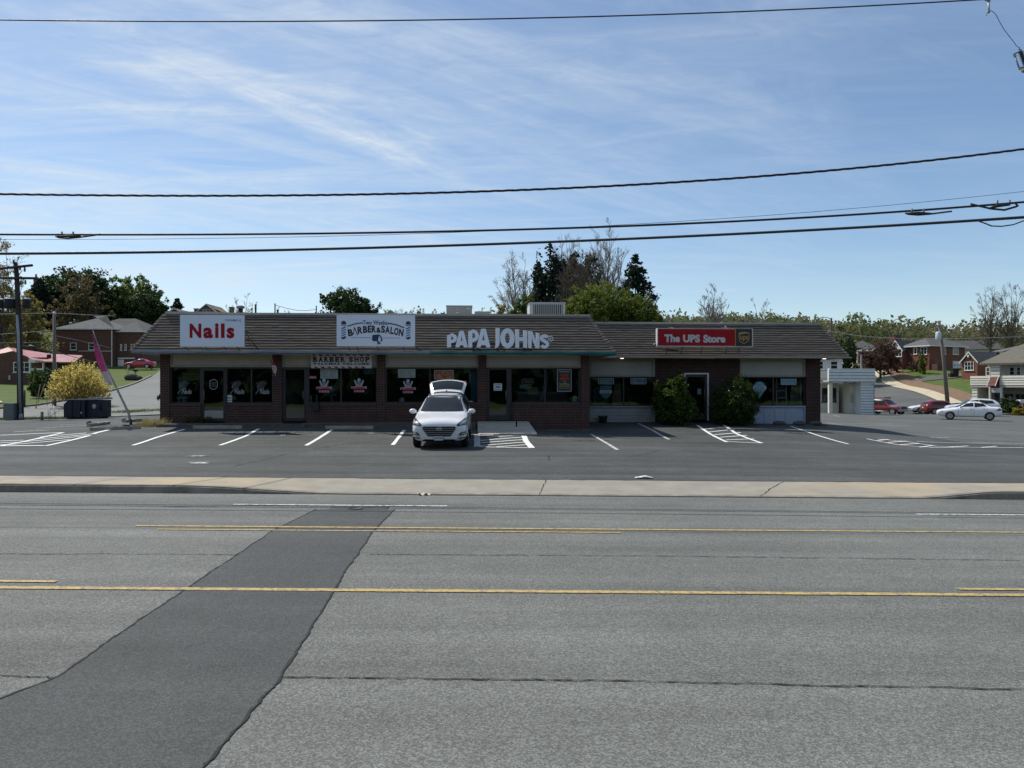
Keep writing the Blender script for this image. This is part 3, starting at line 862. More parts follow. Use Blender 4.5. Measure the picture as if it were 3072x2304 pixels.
# back, side and roof of the long block
m=MB();m.box(0.0,.3,.34,13.0,ZFL-.9,ZS);m.box(0.0,XE,13.0,13.3,ZFL-.9,ZS);m.box(XE-.3,XE,.34,13.0,ZFL-1.0,ZS)
m.box(.3,XE-.3,.6,.9,ZFB,ZS);sp('brick_wall',m,M_BRICK)
def shingles(mb,A,B,A2,B2,rows,w,seed,th=0.052):
 r=random.Random(seed)
 A,B,A2,B2=map(Vector,(A,B,A2,B2))
 nrm=(B-A).cross(A2-A).normalized()
 if nrm.z<0:nrm=-nrm
 q=lambda x,t:A.lerp(A2,t).lerp(B.lerp(B2,t),x)
 for i in range(rows):
  t0,t1=i/rows,min(1.0,(i+1.12)/rows)
  L=(q(1,t0)-q(0,t0)).length;n=max(2,int(L/w));off=r.random()
  cuts=[0]+sorted(min(.999,max(.001,(k+off*.9+r.uniform(-.12,.12))/n))for k in range(n))+[1]
  for a,b in zip(cuts,cuts[1:]):
   if b-a<.0015:continue
   dt=r.uniform(-.10,.05)/rows;hh=th*r.uniform(.96,1.04)
   p0,p1,p2,p3=q(a,t0+dt),q(b,t0+dt),q(b,t1),q(a,t1)
   o=nrm*hh;o2=nrm*.004
   mb.add([p0+o,p1+o,p2+o2,p3+o2,p0-nrm*.01,p1-nrm*.01],[(0,1,2,3),(0,3,4),(1,5,2)],0)
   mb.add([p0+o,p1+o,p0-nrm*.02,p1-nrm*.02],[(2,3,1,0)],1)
def mansard(x0,x1,yf,yb,ov,run,seed,left=True,right=True):
 """eaves outline x0..x1, yf..yb; leans in by run up to ZT"""
 zb=ZS+.10
 m=MB()
 a=(x0,yf,zb);b=(x1,yf,zb)
 a2=(x0+(run if left else 0),yf+run,ZT);b2=(x1-(run if right else 0),yf+run,ZT)
 shingles(m,a,b,a2,b2,14,.33,seed)
 if left:shingles(m,(x0,yb,zb),a,(x0+run,yb,ZT),a2,14,.33,seed+1)
 if right:shingles(m,b,(x1,yb,zb),b2,(x1-run,yb,ZT),14,.33,seed+2)
 r=random.Random(seed)
 for on,p,q in((left,a,a2),(right,b,b2)): # hip caps
  if not on:continue
  p,q=Vector(p),Vector(q);sgn=-1 if p.x==x0 else 1
  for i in range(13):
   c0=p.lerp(q,i/13-.004);c1=p.lerp(q,(i+1.15)/13)
   up=Vector((sgn*.4,-.5,.75)).normalized()
   l=Vector((-sgn,-.25,0)).normalized()*.15;k=Vector((0.2*sgn,1,0)).normalized()*.16
   o0,o1=up*r.uniform(.055,.075),up*.03
   m.add([c0+o0,c1+o1,c1+l+o1*.4,c0+l+o0*.5,c1+k+o1*.4,c0+k+o0*.5,c0-up*.01,c0+l*.98-up*.02],
    [(0,3,2,1),(0,1,4,5),(6,7,3,0)],0)
 return m
ov,run=.85,.92
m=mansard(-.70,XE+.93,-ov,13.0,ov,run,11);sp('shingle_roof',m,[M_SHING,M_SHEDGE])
m=MB();m.box(.10,XE+.10,-ov+run-.02,13.0,ZT-.09,ZT+.0);sp('flat_roof',m,M_FLATROOF)
m=MB();x0,x1=-.70+run-.04,XE+.93-run+.04
m.box(x0,x1,-ov+run-.05,-ov+run+.10,ZT+.001,ZT+.085);m.box(x0,x0+2.2,-ov+run-.065,-ov+run+.09,ZT+.02,ZT+.115)
sp('roof_coping',m,M_COPE)
m=MB();m.box(-.66,XE+.88,-ov+.05,.0,ZS+.0,ZS+.06);m.box(-.66,0,0,13,ZS,ZS+.06);m.box(XE,XE+.88,0,3.4,ZS,ZS+.06);sp('soffit',m,M_TRIM)
xg=bx(1290,-ov)
for a,b,mt in((-.74,xg,M_GUTB),(xg,XE+.97,M_GUTG)):
 m=MB()
 prof=[(-ov-.02,ZS+.0),(-ov-.10,ZS+.04),(-ov-.12,ZS+.125),(-ov-.10,ZS+.125),(-ov-.02,ZS+.03)]
 n=30
 m.loft([[(a+(b-a)*i/n,p[0],p[1]+.012*math.sin(i*1.1+a))for p in prof]for i in range(n+1)],0,False)
 m.box(a,b,-ov-.015,-ov+.04,ZS-.005,ZS+.10)
 sp('gutter',m,mt)
m=MB();m.box(XE+.90,XE+.97,-ov+.04,3.0,ZS-.005,ZS+.115);sp('gutter',m,M_GUTG)
# walkway slab along the front
m=MB();m.box(bx(500),bx(1428),-1.02,-.0,ZFL-.7,ZFL-.05);m.box(bx(598),bx(690),-1.25,-1.02,ZFL-.7,ZFL-.07);m.box(bx(838),bx(935),-1.25,-1.02,ZFL-.7,ZFL-.07)
sp('walkway_slab',m,vmat('old_concrete',(0.12,0.11,0.098),(0.075,0.07,0.063),3,0.9,bump=.4))
m=MB();m.box(bx(1592),XE+.12,-.42,.03,ZFL-1.2,ZFL-.40+.05);sp('walkway_slab',m,MATS['old_concrete'])
# ramp to the pizza shop
m=MB();xa,xb=bx(1432),bx(1584)
prof=[(0.0,ZFL-.02),(-.9,ZFL-.05),(-2.6,gz(*bw(xa+1,-2.6).xy)+.03),(-2.6,ZFL-1.2),(0,ZFL-1.2)]
m.add([(xa,p[0],p[1])for p in prof]+[(xb+(.15 if i==2 else 0),p[0],p[1])for i,p in enumerate(prof)],[(0,1,2,3,4),(9,8,7,6,5),(0,5,6,1),(1,6,7,2),(2,7,8,3)])
sp('ramp',m,M_CONC2)
# ---- the recessed wing on the right
YU=3.6
UX0,UX1=XE,bx(2460,YU)
ub=lambda u:bx(u,YU)
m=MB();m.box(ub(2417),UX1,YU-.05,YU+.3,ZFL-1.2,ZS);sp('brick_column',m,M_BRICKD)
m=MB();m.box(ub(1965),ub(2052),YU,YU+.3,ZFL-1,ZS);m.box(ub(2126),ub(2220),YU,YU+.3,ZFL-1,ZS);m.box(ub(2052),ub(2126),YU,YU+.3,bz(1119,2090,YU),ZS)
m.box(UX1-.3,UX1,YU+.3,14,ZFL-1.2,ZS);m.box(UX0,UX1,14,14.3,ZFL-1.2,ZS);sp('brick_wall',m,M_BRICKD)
for a,b in((1768.5,1965),(2220,2417)):
 x0,x1=ub(a),ub(b);zt,zb_=bz(1085,2000,YU),bz(1130,2000,YU)
 m=MB();m.box(x0,x1,YU+.06,YU+.3,zb_,ZS,0);m.box(x0,x0+.10,YU,YU+.06,zb_,zt,1);m.box(x1-.10,x1,YU,YU+.06,zb_,zt,1)
 m.box(x0+.10,x1-.10,YU,YU+.06,zb_,zb_+.09,1);m.box(x0,x1,YU,YU+.06,zt,ZS,1)
 sp('fascia_panel',m,[M_BEIGE2,M_TRIM])
zw0,zw1=bz(1218,2000,YU),bz(1130,2000,YU)
W6=window(ub(1769),ub(1965),zw0,zw1,YU+.08,[ub(1872)])
W7=window(ub(2220),ub(2417),zw0,zw1,YU+.08,[ub(2322)])
for a,b,mt in((1769,1965,M_GREYSIDING),(2220,2417,M_BLUEPANEL)):
 m=MB();x0,x1=ub(a),ub(b)
 m.box(x0,x1,YU+.06,YU+.3,ZFL-.9,zw0-.06)
 if mt is M_GREYSIDING:
  for k in range(4):m.box(x0+.08,x1-.04,YU+.03,YU+.06,zw0-.13-k*.16-.145,zw0-.13-k*.16)
 else:
  for k in range(5):m.box(x0+.12+k*.53,x0+.12+k*.53+.51,YU+.035,YU+.06,ZFL-.6,zw0-.16)
 sp('wall_panel',m,mt)
 m=MB();m.box(x0,x1,YU-.02,YU+.2,zw0-.06,zw0);m.box(x0,x0+.07,YU+.0,YU+.06,ZFL-.9,zw0-.06);m.box(x1-.07,x1,YU,YU+.06,ZFL-.9,zw0-.06);sp('window_sill',m,M_GREYSIDING if mt is M_GREYSIDING else M_BLUEPANEL)
room(ub(1780),ub(2400),YU+.31,YU+6,ZFL-.15,ZFB+.2)
D5=door(ub(2056),ub(2122),ZFL-.17,bz(1123,2090,YU),YU+.06,ub(2063),ub(2115),ZFL-.02,bz(1131,2090,YU),1)
m=MB();zt=bz(1119,2090,YU)
m.box(ub(2052),ub(2056),YU-.02,YU+.12,ZFL-.2,zt);m.box(ub(2122),ub(2126),YU-.02,YU+.12,ZFL-.2,zt);m.box(ub(2056),ub(2122),YU-.02,YU+.12,zt-.06,zt)
sp('door_surround',m,M_WHITEM)
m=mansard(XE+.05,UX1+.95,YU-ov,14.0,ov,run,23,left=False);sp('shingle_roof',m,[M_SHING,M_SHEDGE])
m=MB();m.box(XE,UX1+.1,YU-ov+run-.02,14.0,ZT-.12,ZT-.01);sp('flat_roof',m,M_FLATROOF)
m=MB();m.box(XE+.2,UX1+.05,YU-ov+run-.05,YU-ov+run+.1,ZT-.005,ZT+.085);sp('roof_coping',m,M_COPE)
m=MB();m.box(XE+.001,UX1+.90,YU-ov+.05,YU,ZS+.001,ZS+.061);m.box(UX1,UX1+.9,YU,14,ZS,ZS+.06);sp('soffit',m,M_TRIM)
m=MB();m.box(XE+.98,UX1+.98,YU-ov-.03,YU-ov+.045,ZS+.0,ZS+.10);m.box(UX1+.91,UX1+.98,YU-ov+.045,14,ZS,ZS+.10);sp('eaves_board',m,M_TRIM)
m=MB();m.box(UX0,UX1+.1,YU-.55,YU+.06,ZFL-1.2,ZFL-.36);sp('walkway_slab',m,MATS['old_concrete'])
# recessed lamps under the wing's eaves (lit)
def lamp_mat(name,col,e):
 mm=bpy.data.materials.new(name);mm.use_nodes=True
 b=mm.node_tree.nodes['Principled BSDF'];b.inputs['Emission Color'].default_value=(*col,1);b.inputs['Emission Strength'].default_value=e
 return mm
M_LAMP=lamp_mat('warm_lamp',(1,.93,.8),2.2)
for u in(1866,2473):
 m=MB();x=bx(u,YU-.4);m.lathe([(.0,0),(.05,-.015),(.075,-.02),(.085,.0)],(x,YU-.4,ZS-.004),14);sp('eaves_lamp',m,M_LAMP)
 # small conduit and camera by the eaves
 # ---- rooftop equipment
M_UNIT=vmat('grey_unit_sheet',(0.40,0.385,0.35),(0.34,0.33,0.30),3,0.55)
M_UNIT2=vmat('pale_unit_sheet',(0.55,0.555,0.53),(0.48,0.485,0.46),3,0.5)
def on_roof(u0,u1,v0,v1,y):return bx(u0,y),bx(u1,y),bz(v0,u0,y),bz(v1,u0,y)
x0,x1,z0,z1=on_roof(1339,1416,952,918,3.0)
t=bthing('rooftop_unit','boxy grey air conditioning unit with an oval maker badge on the flat roof','air conditioner',((x0+x1)/2,3.0,ZT))
m=MB();m.box(x0,x1,3.0,4.3,ZT,z1);m.box(x0-.02,x1+.02,2.98,4.32,z1,z1+.03);xm=x0+(x1-x0)*.78;m.box(xm-.005,xm+.005,2.992,3,ZT,z1);m.box(x0,x1,2.992,3,ZT+.17,ZT+.18)
bpart('housing',m,M_UNIT,t)
m=MB();cx=x0+(x1-x0)*.42;cz=z1-.15;disc(m,cx,cz,.11,.045,2.985,0);disc(m,cx,cz,.095,.034,2.981,1)
bpart('badge',m,[M_GREY,M_UNIT2],t)
m=MB();m.box(cx-.06,cx+.06,2.985,2.99,cz-.17,cz-.13);bpart('label_plate',m,M_WHITEM,t)
m=MB();m.box(x1-.24,x1-.12,2.985,2.99,z1-.13,z1-.09);bpart('label_plate',m,M_WHITEM,t)
a0,a1,_,c1=on_roof(1424,1470,952,934,3.0)
m=MB();m.box(a0,a1,3.0,4.0,ZT,c1);m.box(x1,a0,3.05,3.6,ZT,ZT+.12);bpart('duct',m,M_UNIT,t)
x0,x1,z0,z1=on_roof(1589,1695,943,910,2.2)
t=bthing('rooftop_unit','wide pale air conditioning unit with a dark louvred grille on the flat roof','air conditioner',((x0+x1)/2,2.2,ZT))
m=MB();m.box(x0,x1,2.2,3.6,ZT-.0,z1-.0);m.prism([(x0-.03,z1),(x1+.03,z1),(x1+.03,z1+.05),(x0,z1+.05)],2.17,3.63);m.box(x0-.02,x1+.02,2.18,2.2,ZT,ZT+.1)
bpart('housing',m,M_UNIT2,t)
m=MB();gx0,gx1=x0+.16,x1-.11;m.box(gx0,gx1,2.186,2.199,ZT+.12,z1-.05,0)
for k in range(15):
 q=gx0+(gx1-gx0)*(k+.5)/15;m.box(q-.014,q+.014,2.17,2.186,ZT+.12,z1-.05,1)
bpart('grille',m,[M_BLACK,M_UNIT2],t)
x0,x1,z0,z1=on_roof(711,732,943,918,4.0);cx=(x0+x1)/2
t=bthing('roof_vent','short black vent pipe with a wide rain cap on the flat roof','vent',(cx,4,ZT))
m=MB();m.lathe([(.11,ZT),(.11,z1-.10)],(cx,4,0),14);bpart('pipe',m,M_BLACK,t)
m=MB();m.lathe([(.12,z1-.12),(.19,z1-.10),(.19,z1-.02),(.10,z1+.02),(.01,z1+.03)],(cx,4,0),14);bpart('rain_cap',m,M_GREY,t)
for u,vt,yy,r,lb in((767,913,6,.045,'thin dark vent pipe with a bent tip left of the taller pole on the roof'),(833,929,6,.05,'short dark vent stub on the flat roof between two thin poles')):
 x=bx(u,yy);z1=bz(vt,u,yy)
 m=MB();m.lathe([(r,ZT),(r,z1-.05),(r*1.25,z1-.05),(r*1.25,z1)],(0,0,0),10)
 m.tube([(r*.5,0,z1),(r*.5,0,z1+.08),(r*2,0,z1+.12)],.015,6)
 o=m.build('vent_pipe',M_BLACK,None,off=(0,0,ZT));o.location=bw(x,yy,ZT);tag(o,lb,'vent','thin vents on the flat roof')
 # ------------------------------------------------------------------ signs on the roof
def sign_frame(u0,u1,v0,v1,y):
 return bx(u0,y),bx(u1,y),bz(v1,(u0+u1)/2,y),bz(v0,(u0+u1)/2,y)
def rod(pts,r,par):
 m=MB();m.tube(pts,r,6);return bpart('bracket',m,M_BLACK,par)
def struts(par,xs,z,y):
 for x in xs:
  rod([(x,y+.04,z+.05),(x+.05,-ov-.02,ZS+.13)],.016,par)
  rod([(x+.25,y+.04,z+.25),(x+.32,y+.8,z+.35)],.016,par)
ysg=-1.28
x0,x1,z0,z1=sign_frame(540,733,945,1040,ysg)
t=bthing('shop_sign','white sign board reading Nails in big red letters on the roof','sign',((x0+x1)/2,ysg,z0),'sign boards on the shop roof')
m=MB();m.box(x0,x1,ysg,ysg+.05,z0,z1);bpart('panel',m,M_SIGNW,t)
L=MB();sxx=lambda u:bx(u,ysg);szz=lambda v,u=640:bz(v,u,ysg)
for ch,a,b,c,d in(('N',569,604,1014,971),('a',610,639,1015,982.5),('i',645,656,1014,969.5),('l',663,674,1014,970),('s',680,703,1015,982.5)):
 put_text(L,ch,sxx(a),sxx(b),szz(c),szz(d),ysg-.006,0,.042)
bpart('lettering',L,M_RED,t)
L=MB();put_text(L,'TWOWEEKS',sxx(675),sxx(713),szz(963.5),szz(958),ysg-.006,0,.01)
stroke(L,[(sxx(717),szz(958)),(sxx(724),szz(967))],.012,ysg-.006);stroke(L,[(sxx(723),szz(958)),(sxx(716),szz(964))],.012,ysg-.008)
bpart('small_lettering',L,M_NAVY,t)
struts(t,[x0+.12,x0+.9,x0+1.6,x1-.35],z0,ysg);rod([(x1-.02,ysg+.05,(z0+z1)/2),(x1+.42,-ov-.02,ZS+.14)],.016,t);rod([(x1-.02,ysg+.05,(z0+z1)/2),(x1-.02,-.2,(z0+z1)/2)],.016,t)
x0,x1,z0,z1=sign_frame(1010,1245,945,1039,ysg)
t=bthing('shop_sign','white sign board reading Barber and Salon between two striped poles on the roof','sign',((x0+x1)/2,ysg,z0),'sign boards on the shop roof')
m=MB();m.box(x0,x1,ysg,ysg+.05,z0,z1,0);bpart('panel',m,M_SIGNW,t)
szz=lambda v,u=1128:bz(v,u,ysg)
L=MB();yy=ysg-.006
ux=lambda q:sxx(900+q*.18084) # pixels of an enlarged view of the board
uz=lambda q:szz(900+q*.18084)
# arched main line
letters=[('B',795,878,485,600,8),('R',955,1040,445,560,4),('B',1046,1118,432,548,2),('E',1124,1185,425,542,1),('R',1190,1262,424,540,0),('&',1266,1345,455,545,0),('S',1345,1412,425,545,-1),('A',1412,1492,432,555,-3),('L',1500,1556,445,565,-4),('O',1562,1634,458,585,-6),('N',1640,1716,475,600,-8)]
for ch,a,b,c,d,rot in letters:
 cx,cz=(ux(a)+ux(b))/2,(uz(c)+uz(d))/2;k=RAD(rot)
 fn=lambda x,z,cx=cx,cz=cz,k=k:(cx+(x-cx)*math.cos(k)-(z-cz)*math.sin(k),cz+(x-cx)*math.sin(k)+(z-cz)*math.cos(k))
 put_text(L,ch,ux(a),ux(b),uz(d),uz(c),yy,0,.045,fn=fn)
stroke(L,[(ux(884),uz(578)),(ux(905),uz(450))],.028,yy);stroke(L,[(ux(908),uz(462)),(ux(955),uz(588))],.035,yy-.002)
bpart('lettering',L,M_BLACK,t)
L=MB();put_text(L,'Two Weeks',ux(1040),ux(1448),uz(412),uz(338),yy,0,.018);bpart('small_lettering',L,M_NAVY,t)
def one(nm,*a):
 L=MB();stroke(L,*a);bpart(nm,L,M_NAVY,t)
one('arch_line',[(ux(785+i*26),uz(440-58*math.sin(i/10*math.pi*.5)))for i in range(11)],.045,yy)
one('arch_line',[(ux(1450+i*28),uz(388+70*(1-math.cos(i/10*math.pi*.5))))for i in range(11)],.045,yy)
one('rule_line',[(ux(850),uz(624)),(ux(1175),uz(626))],.014,yy);one('rule_line',[(ux(1372),uz(628)),(ux(1665),uz(630))],.014,yy)
L=MB()
# head in profile with long hair
flat_poly(L,[(ux(a),uz(b))for a,b in((1215,578),(1290,572),(1310,600),(1300,650),(1262,680),(1225,688),(1200,670),(1198,650),(1186,648),(1200,622),(1198,592))],yy)
stroke(L,[(ux(a),uz(b))for a,b in((1290,578),(1325,590),(1350,630),(1358,665),(1340,685))],.055,yy-.003)
stroke(L,[(ux(a),uz(b))for a,b in((1270,640),(1290,690),(1330,715),(1285,728))],.07,yy-.005)
bpart('emblem',L,M_NAVY,t)
for c in(724,1795):
 L=MB()
 flat_poly(L,[(ux(c-42),uz(405))]+[(ux(c+42*math.cos(q)),uz(395-48*math.sin(q)))for q in np.linspace(math.pi,0,12)]+[(ux(c+42),uz(405))],yy,0)
 L.box(ux(c-42),ux(c+42),yy-.002,yy+.004,uz(426),uz(414),0)
 for k in range(5):
  b=470+k*40
  flat_poly(L,[(ux(c-36),uz(b)),(ux(c+36),uz(b-32)),(ux(c+36),uz(b-12)),(ux(c-36),uz(b+20))],yy-.001,0 if k in(0,4)else 1)
 flat_poly(L,[(ux(c-42),uz(618)),(ux(c+42),uz(618)),(ux(c+28),uz(640)),(ux(c),uz(656)),(ux(c-28),uz(640))],yy-.001,0)
 bpart('barber_pole_print',L,[M_NAVY,M_BLUEP],t)
struts(t,[x0+.4,x0+.75,x0+1.55,x1-.5],z0,ysg);rod([(x1-.02,ysg+.05,z0+.05),(x1+.2,-ov-.02,ZS+.14)],.016,t)
# standing white letters of the pizza shop
ysg=-1.05
sxx=lambda u:bx(u,ysg);szz=lambda v,u=1500:bz(v,u,ysg)
px_=lambda q:sxx(1310+q*.17179);pz_=lambda q:szz(970+q*.17179)
t=bthing('letter_sign','large white channel letters spelling a pizza chain name along the eaves','sign',(sxx(1490),ysg,szz(1045)))
M_LETTER=vmat('white_letter_face',(0.80,0.85,0.93),(0.74,0.79,0.87),1,0.4)
DP=.10
def glyph(ch,a,b,c,d,slope=0.0):
 """block letters in the box a..b, c (top) .. d (bottom) of the enlarged view; slope tilts the top edge"""
 x0,x1,zt,zb=px_(a),px_(b),pz_(c),pz_(d);w=x1-x0;h=zt-zb
 m=MB();sw=.0172*28.9*75/1000*4.3*.55
 sw=.168
 X=lambda q:x0+w*q;Zs=lambda q,xx=0.5:zb+h*q+(slope*(xx-.5)*q)
 def ring(cx,cz,rx,rz,a0,a1,ix,iz,n=18,dy=0.0):
  o=[(cx+rx*math.cos(RAD(a0+(a1-a0)*i/n)),cz+rz*math.sin(RAD(a0+(a1-a0)*i/n)))for i in range(n+1)]
  q=[(cx+ix*math.cos(RAD(a0+(a1-a0)*i/n)),cz+iz*math.sin(RAD(a0+(a1-a0)*i/n)))for i in range(n+1)]
  m.loft([[(p[0],ysg+DP,p[1])for p in o],[(p[0],ysg+dy,p[1])for p in o],[(p[0],ysg+dy,p[1])for p in q],[(p[0],ysg+DP,p[1])for p in q]],0,False)
 if ch=='P':
  m.prism([(X(0),zb),(X(0)+sw,zb),(X(0)+sw,Zs(1,.3)),(X(0),Zs(1,0)-.03)],ysg,ysg+DP)
  cz=zb+h*.66;rz=h*.34
  ring(X(0)+sw*.9,cz,w-sw*.9,rz+.01,-90,90,w-sw*1.75,rz-.125 if rz>.2 else rz*.45,dy=.001)
 elif ch=='A':
  tw=w*.34
  m.prism([(X(0),zb),(X(0)+sw,zb),(X(.5),zt-h*.28),(X(.5),zt+.01),(X(.5)-tw/2,zt)],ysg,ysg+DP)
  m.prism([(X(1),zb),(X(.5)+tw/2,zt),(X(.5),zt+.01),(X(.5),zt-h*.28),(X(1)-sw,zb)],ysg+.001,ysg+DP)
  m.prism([(X(.26),zb+h*.13),(X(.74),zb+h*.13),(X(.64),zb+h*.38),(X(.36),zb+h*.38)],ysg+.002,ysg+DP)
 elif ch=='J':
  m.prism([(X(1)-sw*.95,zb+h*.3),(X(1),zb+h*.3),(X(1),zt-.0),(X(1)-sw*.95,zt+.01)],ysg,ysg+DP)
  ring(X(1)-sw*.475-w*.28,zb+h*.3,w*.28+sw*.475,h*.30,-100,0,w*.28-sw*.475,h*.13,dy=.001)
 elif ch=='O':
  ring((x0+x1)/2,(zb+zt)/2,w/2,h/2,0,360,w*.17,h*.26,28)
 elif ch=='H':
  m.prism([(X(0),zb),(X(0)+sw*.92,zb),(X(0)+sw*.92,zt),(X(0),zt+.01)],ysg,ysg+DP)
  m.prism([(X(1)-sw*.92,zb),(X(1),zb),(X(1),zt-.05),(X(1)-sw*.92,zt-.03)],ysg,ysg+DP)
  m.prism([(X(0)+sw*.9,zb+h*.36),(X(1)-sw*.9,zb+h*.36),(X(1)-sw*.9,zb+h*.58),(X(0)+sw*.9,zb+h*.58)],ysg+.001,ysg+DP)
 elif ch=='N':
  m.prism([(X(0),zb),(X(0)+sw*.82,zb),(X(0)+sw*.82,zt-.02),(X(0),zt)],ysg,ysg+DP)
  m.prism([(X(1)-sw*.82,zb),(X(1),zb),(X(1),zt-.09),(X(1)-sw*.82,zt-.06)],ysg,ysg+DP)
  m.prism([(X(0)+sw*.2,zt-.005),(X(0)+sw*.95,zt-.01),(X(1)-sw*.2,zb+.01),(X(1)-sw*.95,zb+.01)],ysg+.001,ysg+DP)
 elif ch=='S':
  q=arc(.5,.74,.34,.185,20,270,16)+arc(.5,.27,.34,.20,80,-160,16)
  pts=[(X(a_),zb+h*(.04+.93*b_))for a_,b_ in q]
  stroke(m,pts,sw*.78,ysg,0,DP)
 return m
for ch,a,b,c,d,s in(('P',180,355,180,420,.1),('A',325,545,137,420,0),('P',550,737,112,422,.08),('A',695,940,97,422,0),('J',965,1100,85,431,0),('O',1113,1362,84,434,0),('H',1375,1580,105,425,0),('N',1600,1796,132,430,0),('S',1806,1962,192,434,0)):
 g=glyph(ch,a,b,c,d,s);bpart('letter',g,M_LETTER,t)
m=MB();stroke(m,arc(px_(1992),pz_(264),.10,.10,0,360,18),.025,ysg+.05);put_text(m,'R',px_(1975),px_(2010),pz_(285),pz_(245),ysg+.048,0,.02);bpart('registered_mark',m,M_LETTER,t)
m=MB();m.box(px_(190),px_(1960),ysg+DP+.005,ysg+DP+.05,pz_(385),pz_(340));bpart('mounting_rail',m,M_BLACK,t)
for q in(640,1060,1530):
 m=MB();m.prism([(px_(q-22),pz_(425)),(px_(q+25),pz_(425)),(px_(q+10),pz_(500)),(px_(q-5),pz_(500))],ysg+.12,ysg+.2);bpart('bracket',m,M_BLACK,t)
 rod([(px_(q+60),ysg+.1,pz_(425)),(px_(q+130),-ov-.03,ZS+.14)],.022,t)
 # red box sign of the parcel shop
ysg=YU-1.45
sxx=lambda u:bx(u,ysg);szz=lambda v,u=2100:bz(v,u,ysg)
x0,x1,z0,z1=sxx(1972),sxx(2259),szz(1040),szz(985)
t=bthing('box_sign','long red box sign with white letters and a dark end bearing a gold shield','sign',((x0+x1)/2,ysg,z0))
m=MB();m.box(x0,x1,ysg,ysg+.28,z0,z1);bpart('cabinet',m,vmat('grey_sign_cabinet',(0.62,0.63,0.64),(0.52,0.53,0.54),2,.5),t)
xr0,xr1=sxx(1974),sxx(2205)
m=MB();m.box(xr0,xr1,ysg-.012,ysg-.001,z0+.04,z1-.03);bpart('red_panel',m,M_RED,t)
m=MB();m.box(xr1+.035,x1-.05,ysg-.012,ysg-.001,z0+.03,z1-.02);bpart('dark_panel',m,vmat('dark_brown_panel',(0.018,0.011,0.010),(0.025,0.015,0.012),3,.4),t)
m=MB();m.box(xr1+.005,xr1+.03,ysg-.014,ysg-.001,z0+.03,z1-.02);bpart('gold_strip',m,vmat('gold_strip',(0.45,0.28,0.07),(0.38,0.24,0.06),3,.4),t)
L=MB();qx=lambda q:sxx(1940+q*.16275);qz=lambda q:szz(960+q*.16275)
put_text(L,'The',qx(325),qx(612),qz(412),qz(268),ysg-.02,0,.05)
put_text(L,'UPS',qx(668),qx(982),qz(415),qz(270),ysg-.02,0,.05)
put_text(L,'Store',qx(1040),qx(1450),qz(418),qz(272),ysg-.02,0,.05)
bpart('lettering',L,M_VINYL,t)
L=MB();G_=[(1700,235),(1790,222),(1885,235),(1885,340),(1870,385),(1790,435),(1715,390),(1700,345),(1700,235)]
M_GOLD=vmat('gold_print',(0.42,0.27,0.07),(0.36,0.23,0.06),3,.4)
stroke(L,[(qx(a),qz(b))for a,b in G_],.032,ysg-.02)
flat_poly(L,[(qx(a),qz(b))for a,b in((1700,285),(1700,237),(1790,224),(1885,237),(1885,243),(1800,248),(1745,258))],ysg-.022)
put_text(L,'ups',qx(1718),qx(1868),qz(395),qz(288),ysg-.024,0,.02)
bpart('shield_emblem',L,M_GOLD,t)
for u in(2005,2050,2110,2185,2222):rod([(sxx(u),ysg+.14,z0),(sxx(u)+.12,YU-ov+.2,z0-.35)],.018,t)
rod([(sxx(1978),ysg+.14,z0-.08),(sxx(2045),ysg+.5,z0-.16)],.03,t)
for u in(2026,2190):rod([(sxx(u),ysg+.14,z1),(sxx(u),YU,z1+.16)],.025,t)
m=MB();m.ball((x0-.09,ysg+.1,z0+.08),.075,.09,.08);m.tube([(x0-.09,ysg+.15,z0+.05),(x0-.02,ysg+.2,z0)],.02,6);m.ball((sxx(2182),ysg+.2,z1+.08),.06)
bpart('camera_dome',m,M_GREY,t)
# cloth banner of the barber below the eaves
yb_=-.10
x0,x1,z0,z1=sign_frame(933,1115,1062.6,1104.5,yb_)
sxx=lambda u:bx(u,yb_);szz=lambda v,u=1024:bz(v,u,yb_)
t=bthing('banner','white cloth banner reading Barber Shop with red and blue slanted edge stripes','banner',((x0+x1)/2,yb_,z0))
M_CLOTH=vmat('banner_cloth',(0.62,0.60,0.58),(0.56,0.54,0.52),2,.8)
M_BRED=vmat('banner_red',(0.42,0.05,0.05),(0.36,0.04,0.05),3,.8);M_BBLUE=vmat('banner_blue',(0.035,0.04,0.16),(0.03,0.035,0.13),3,.8)
m=MB();m.box(x0,x1,yb_,yb_+.012,z0,z1);bpart('cloth',m,M_CLOTH,t)
L=MB();w=(x1-x0)/18
for zz0,zz1 in((z1-.075,z1-.004),(z0+.004,z0+.065)):
 for k in range(9):
  a=x0+.02+(2*k)*w+(0 if zz0>z0+.3 else w*.6)
  if a+w*1.5>x1:continue
  flat_poly(L,[(a+w*.45,zz0),(a+w*1.45,zz0),(a+w,zz1),(a,zz1)],yb_-.004,k%2)
bpart('stripe',L,[M_BRED,M_BBLUE],t)
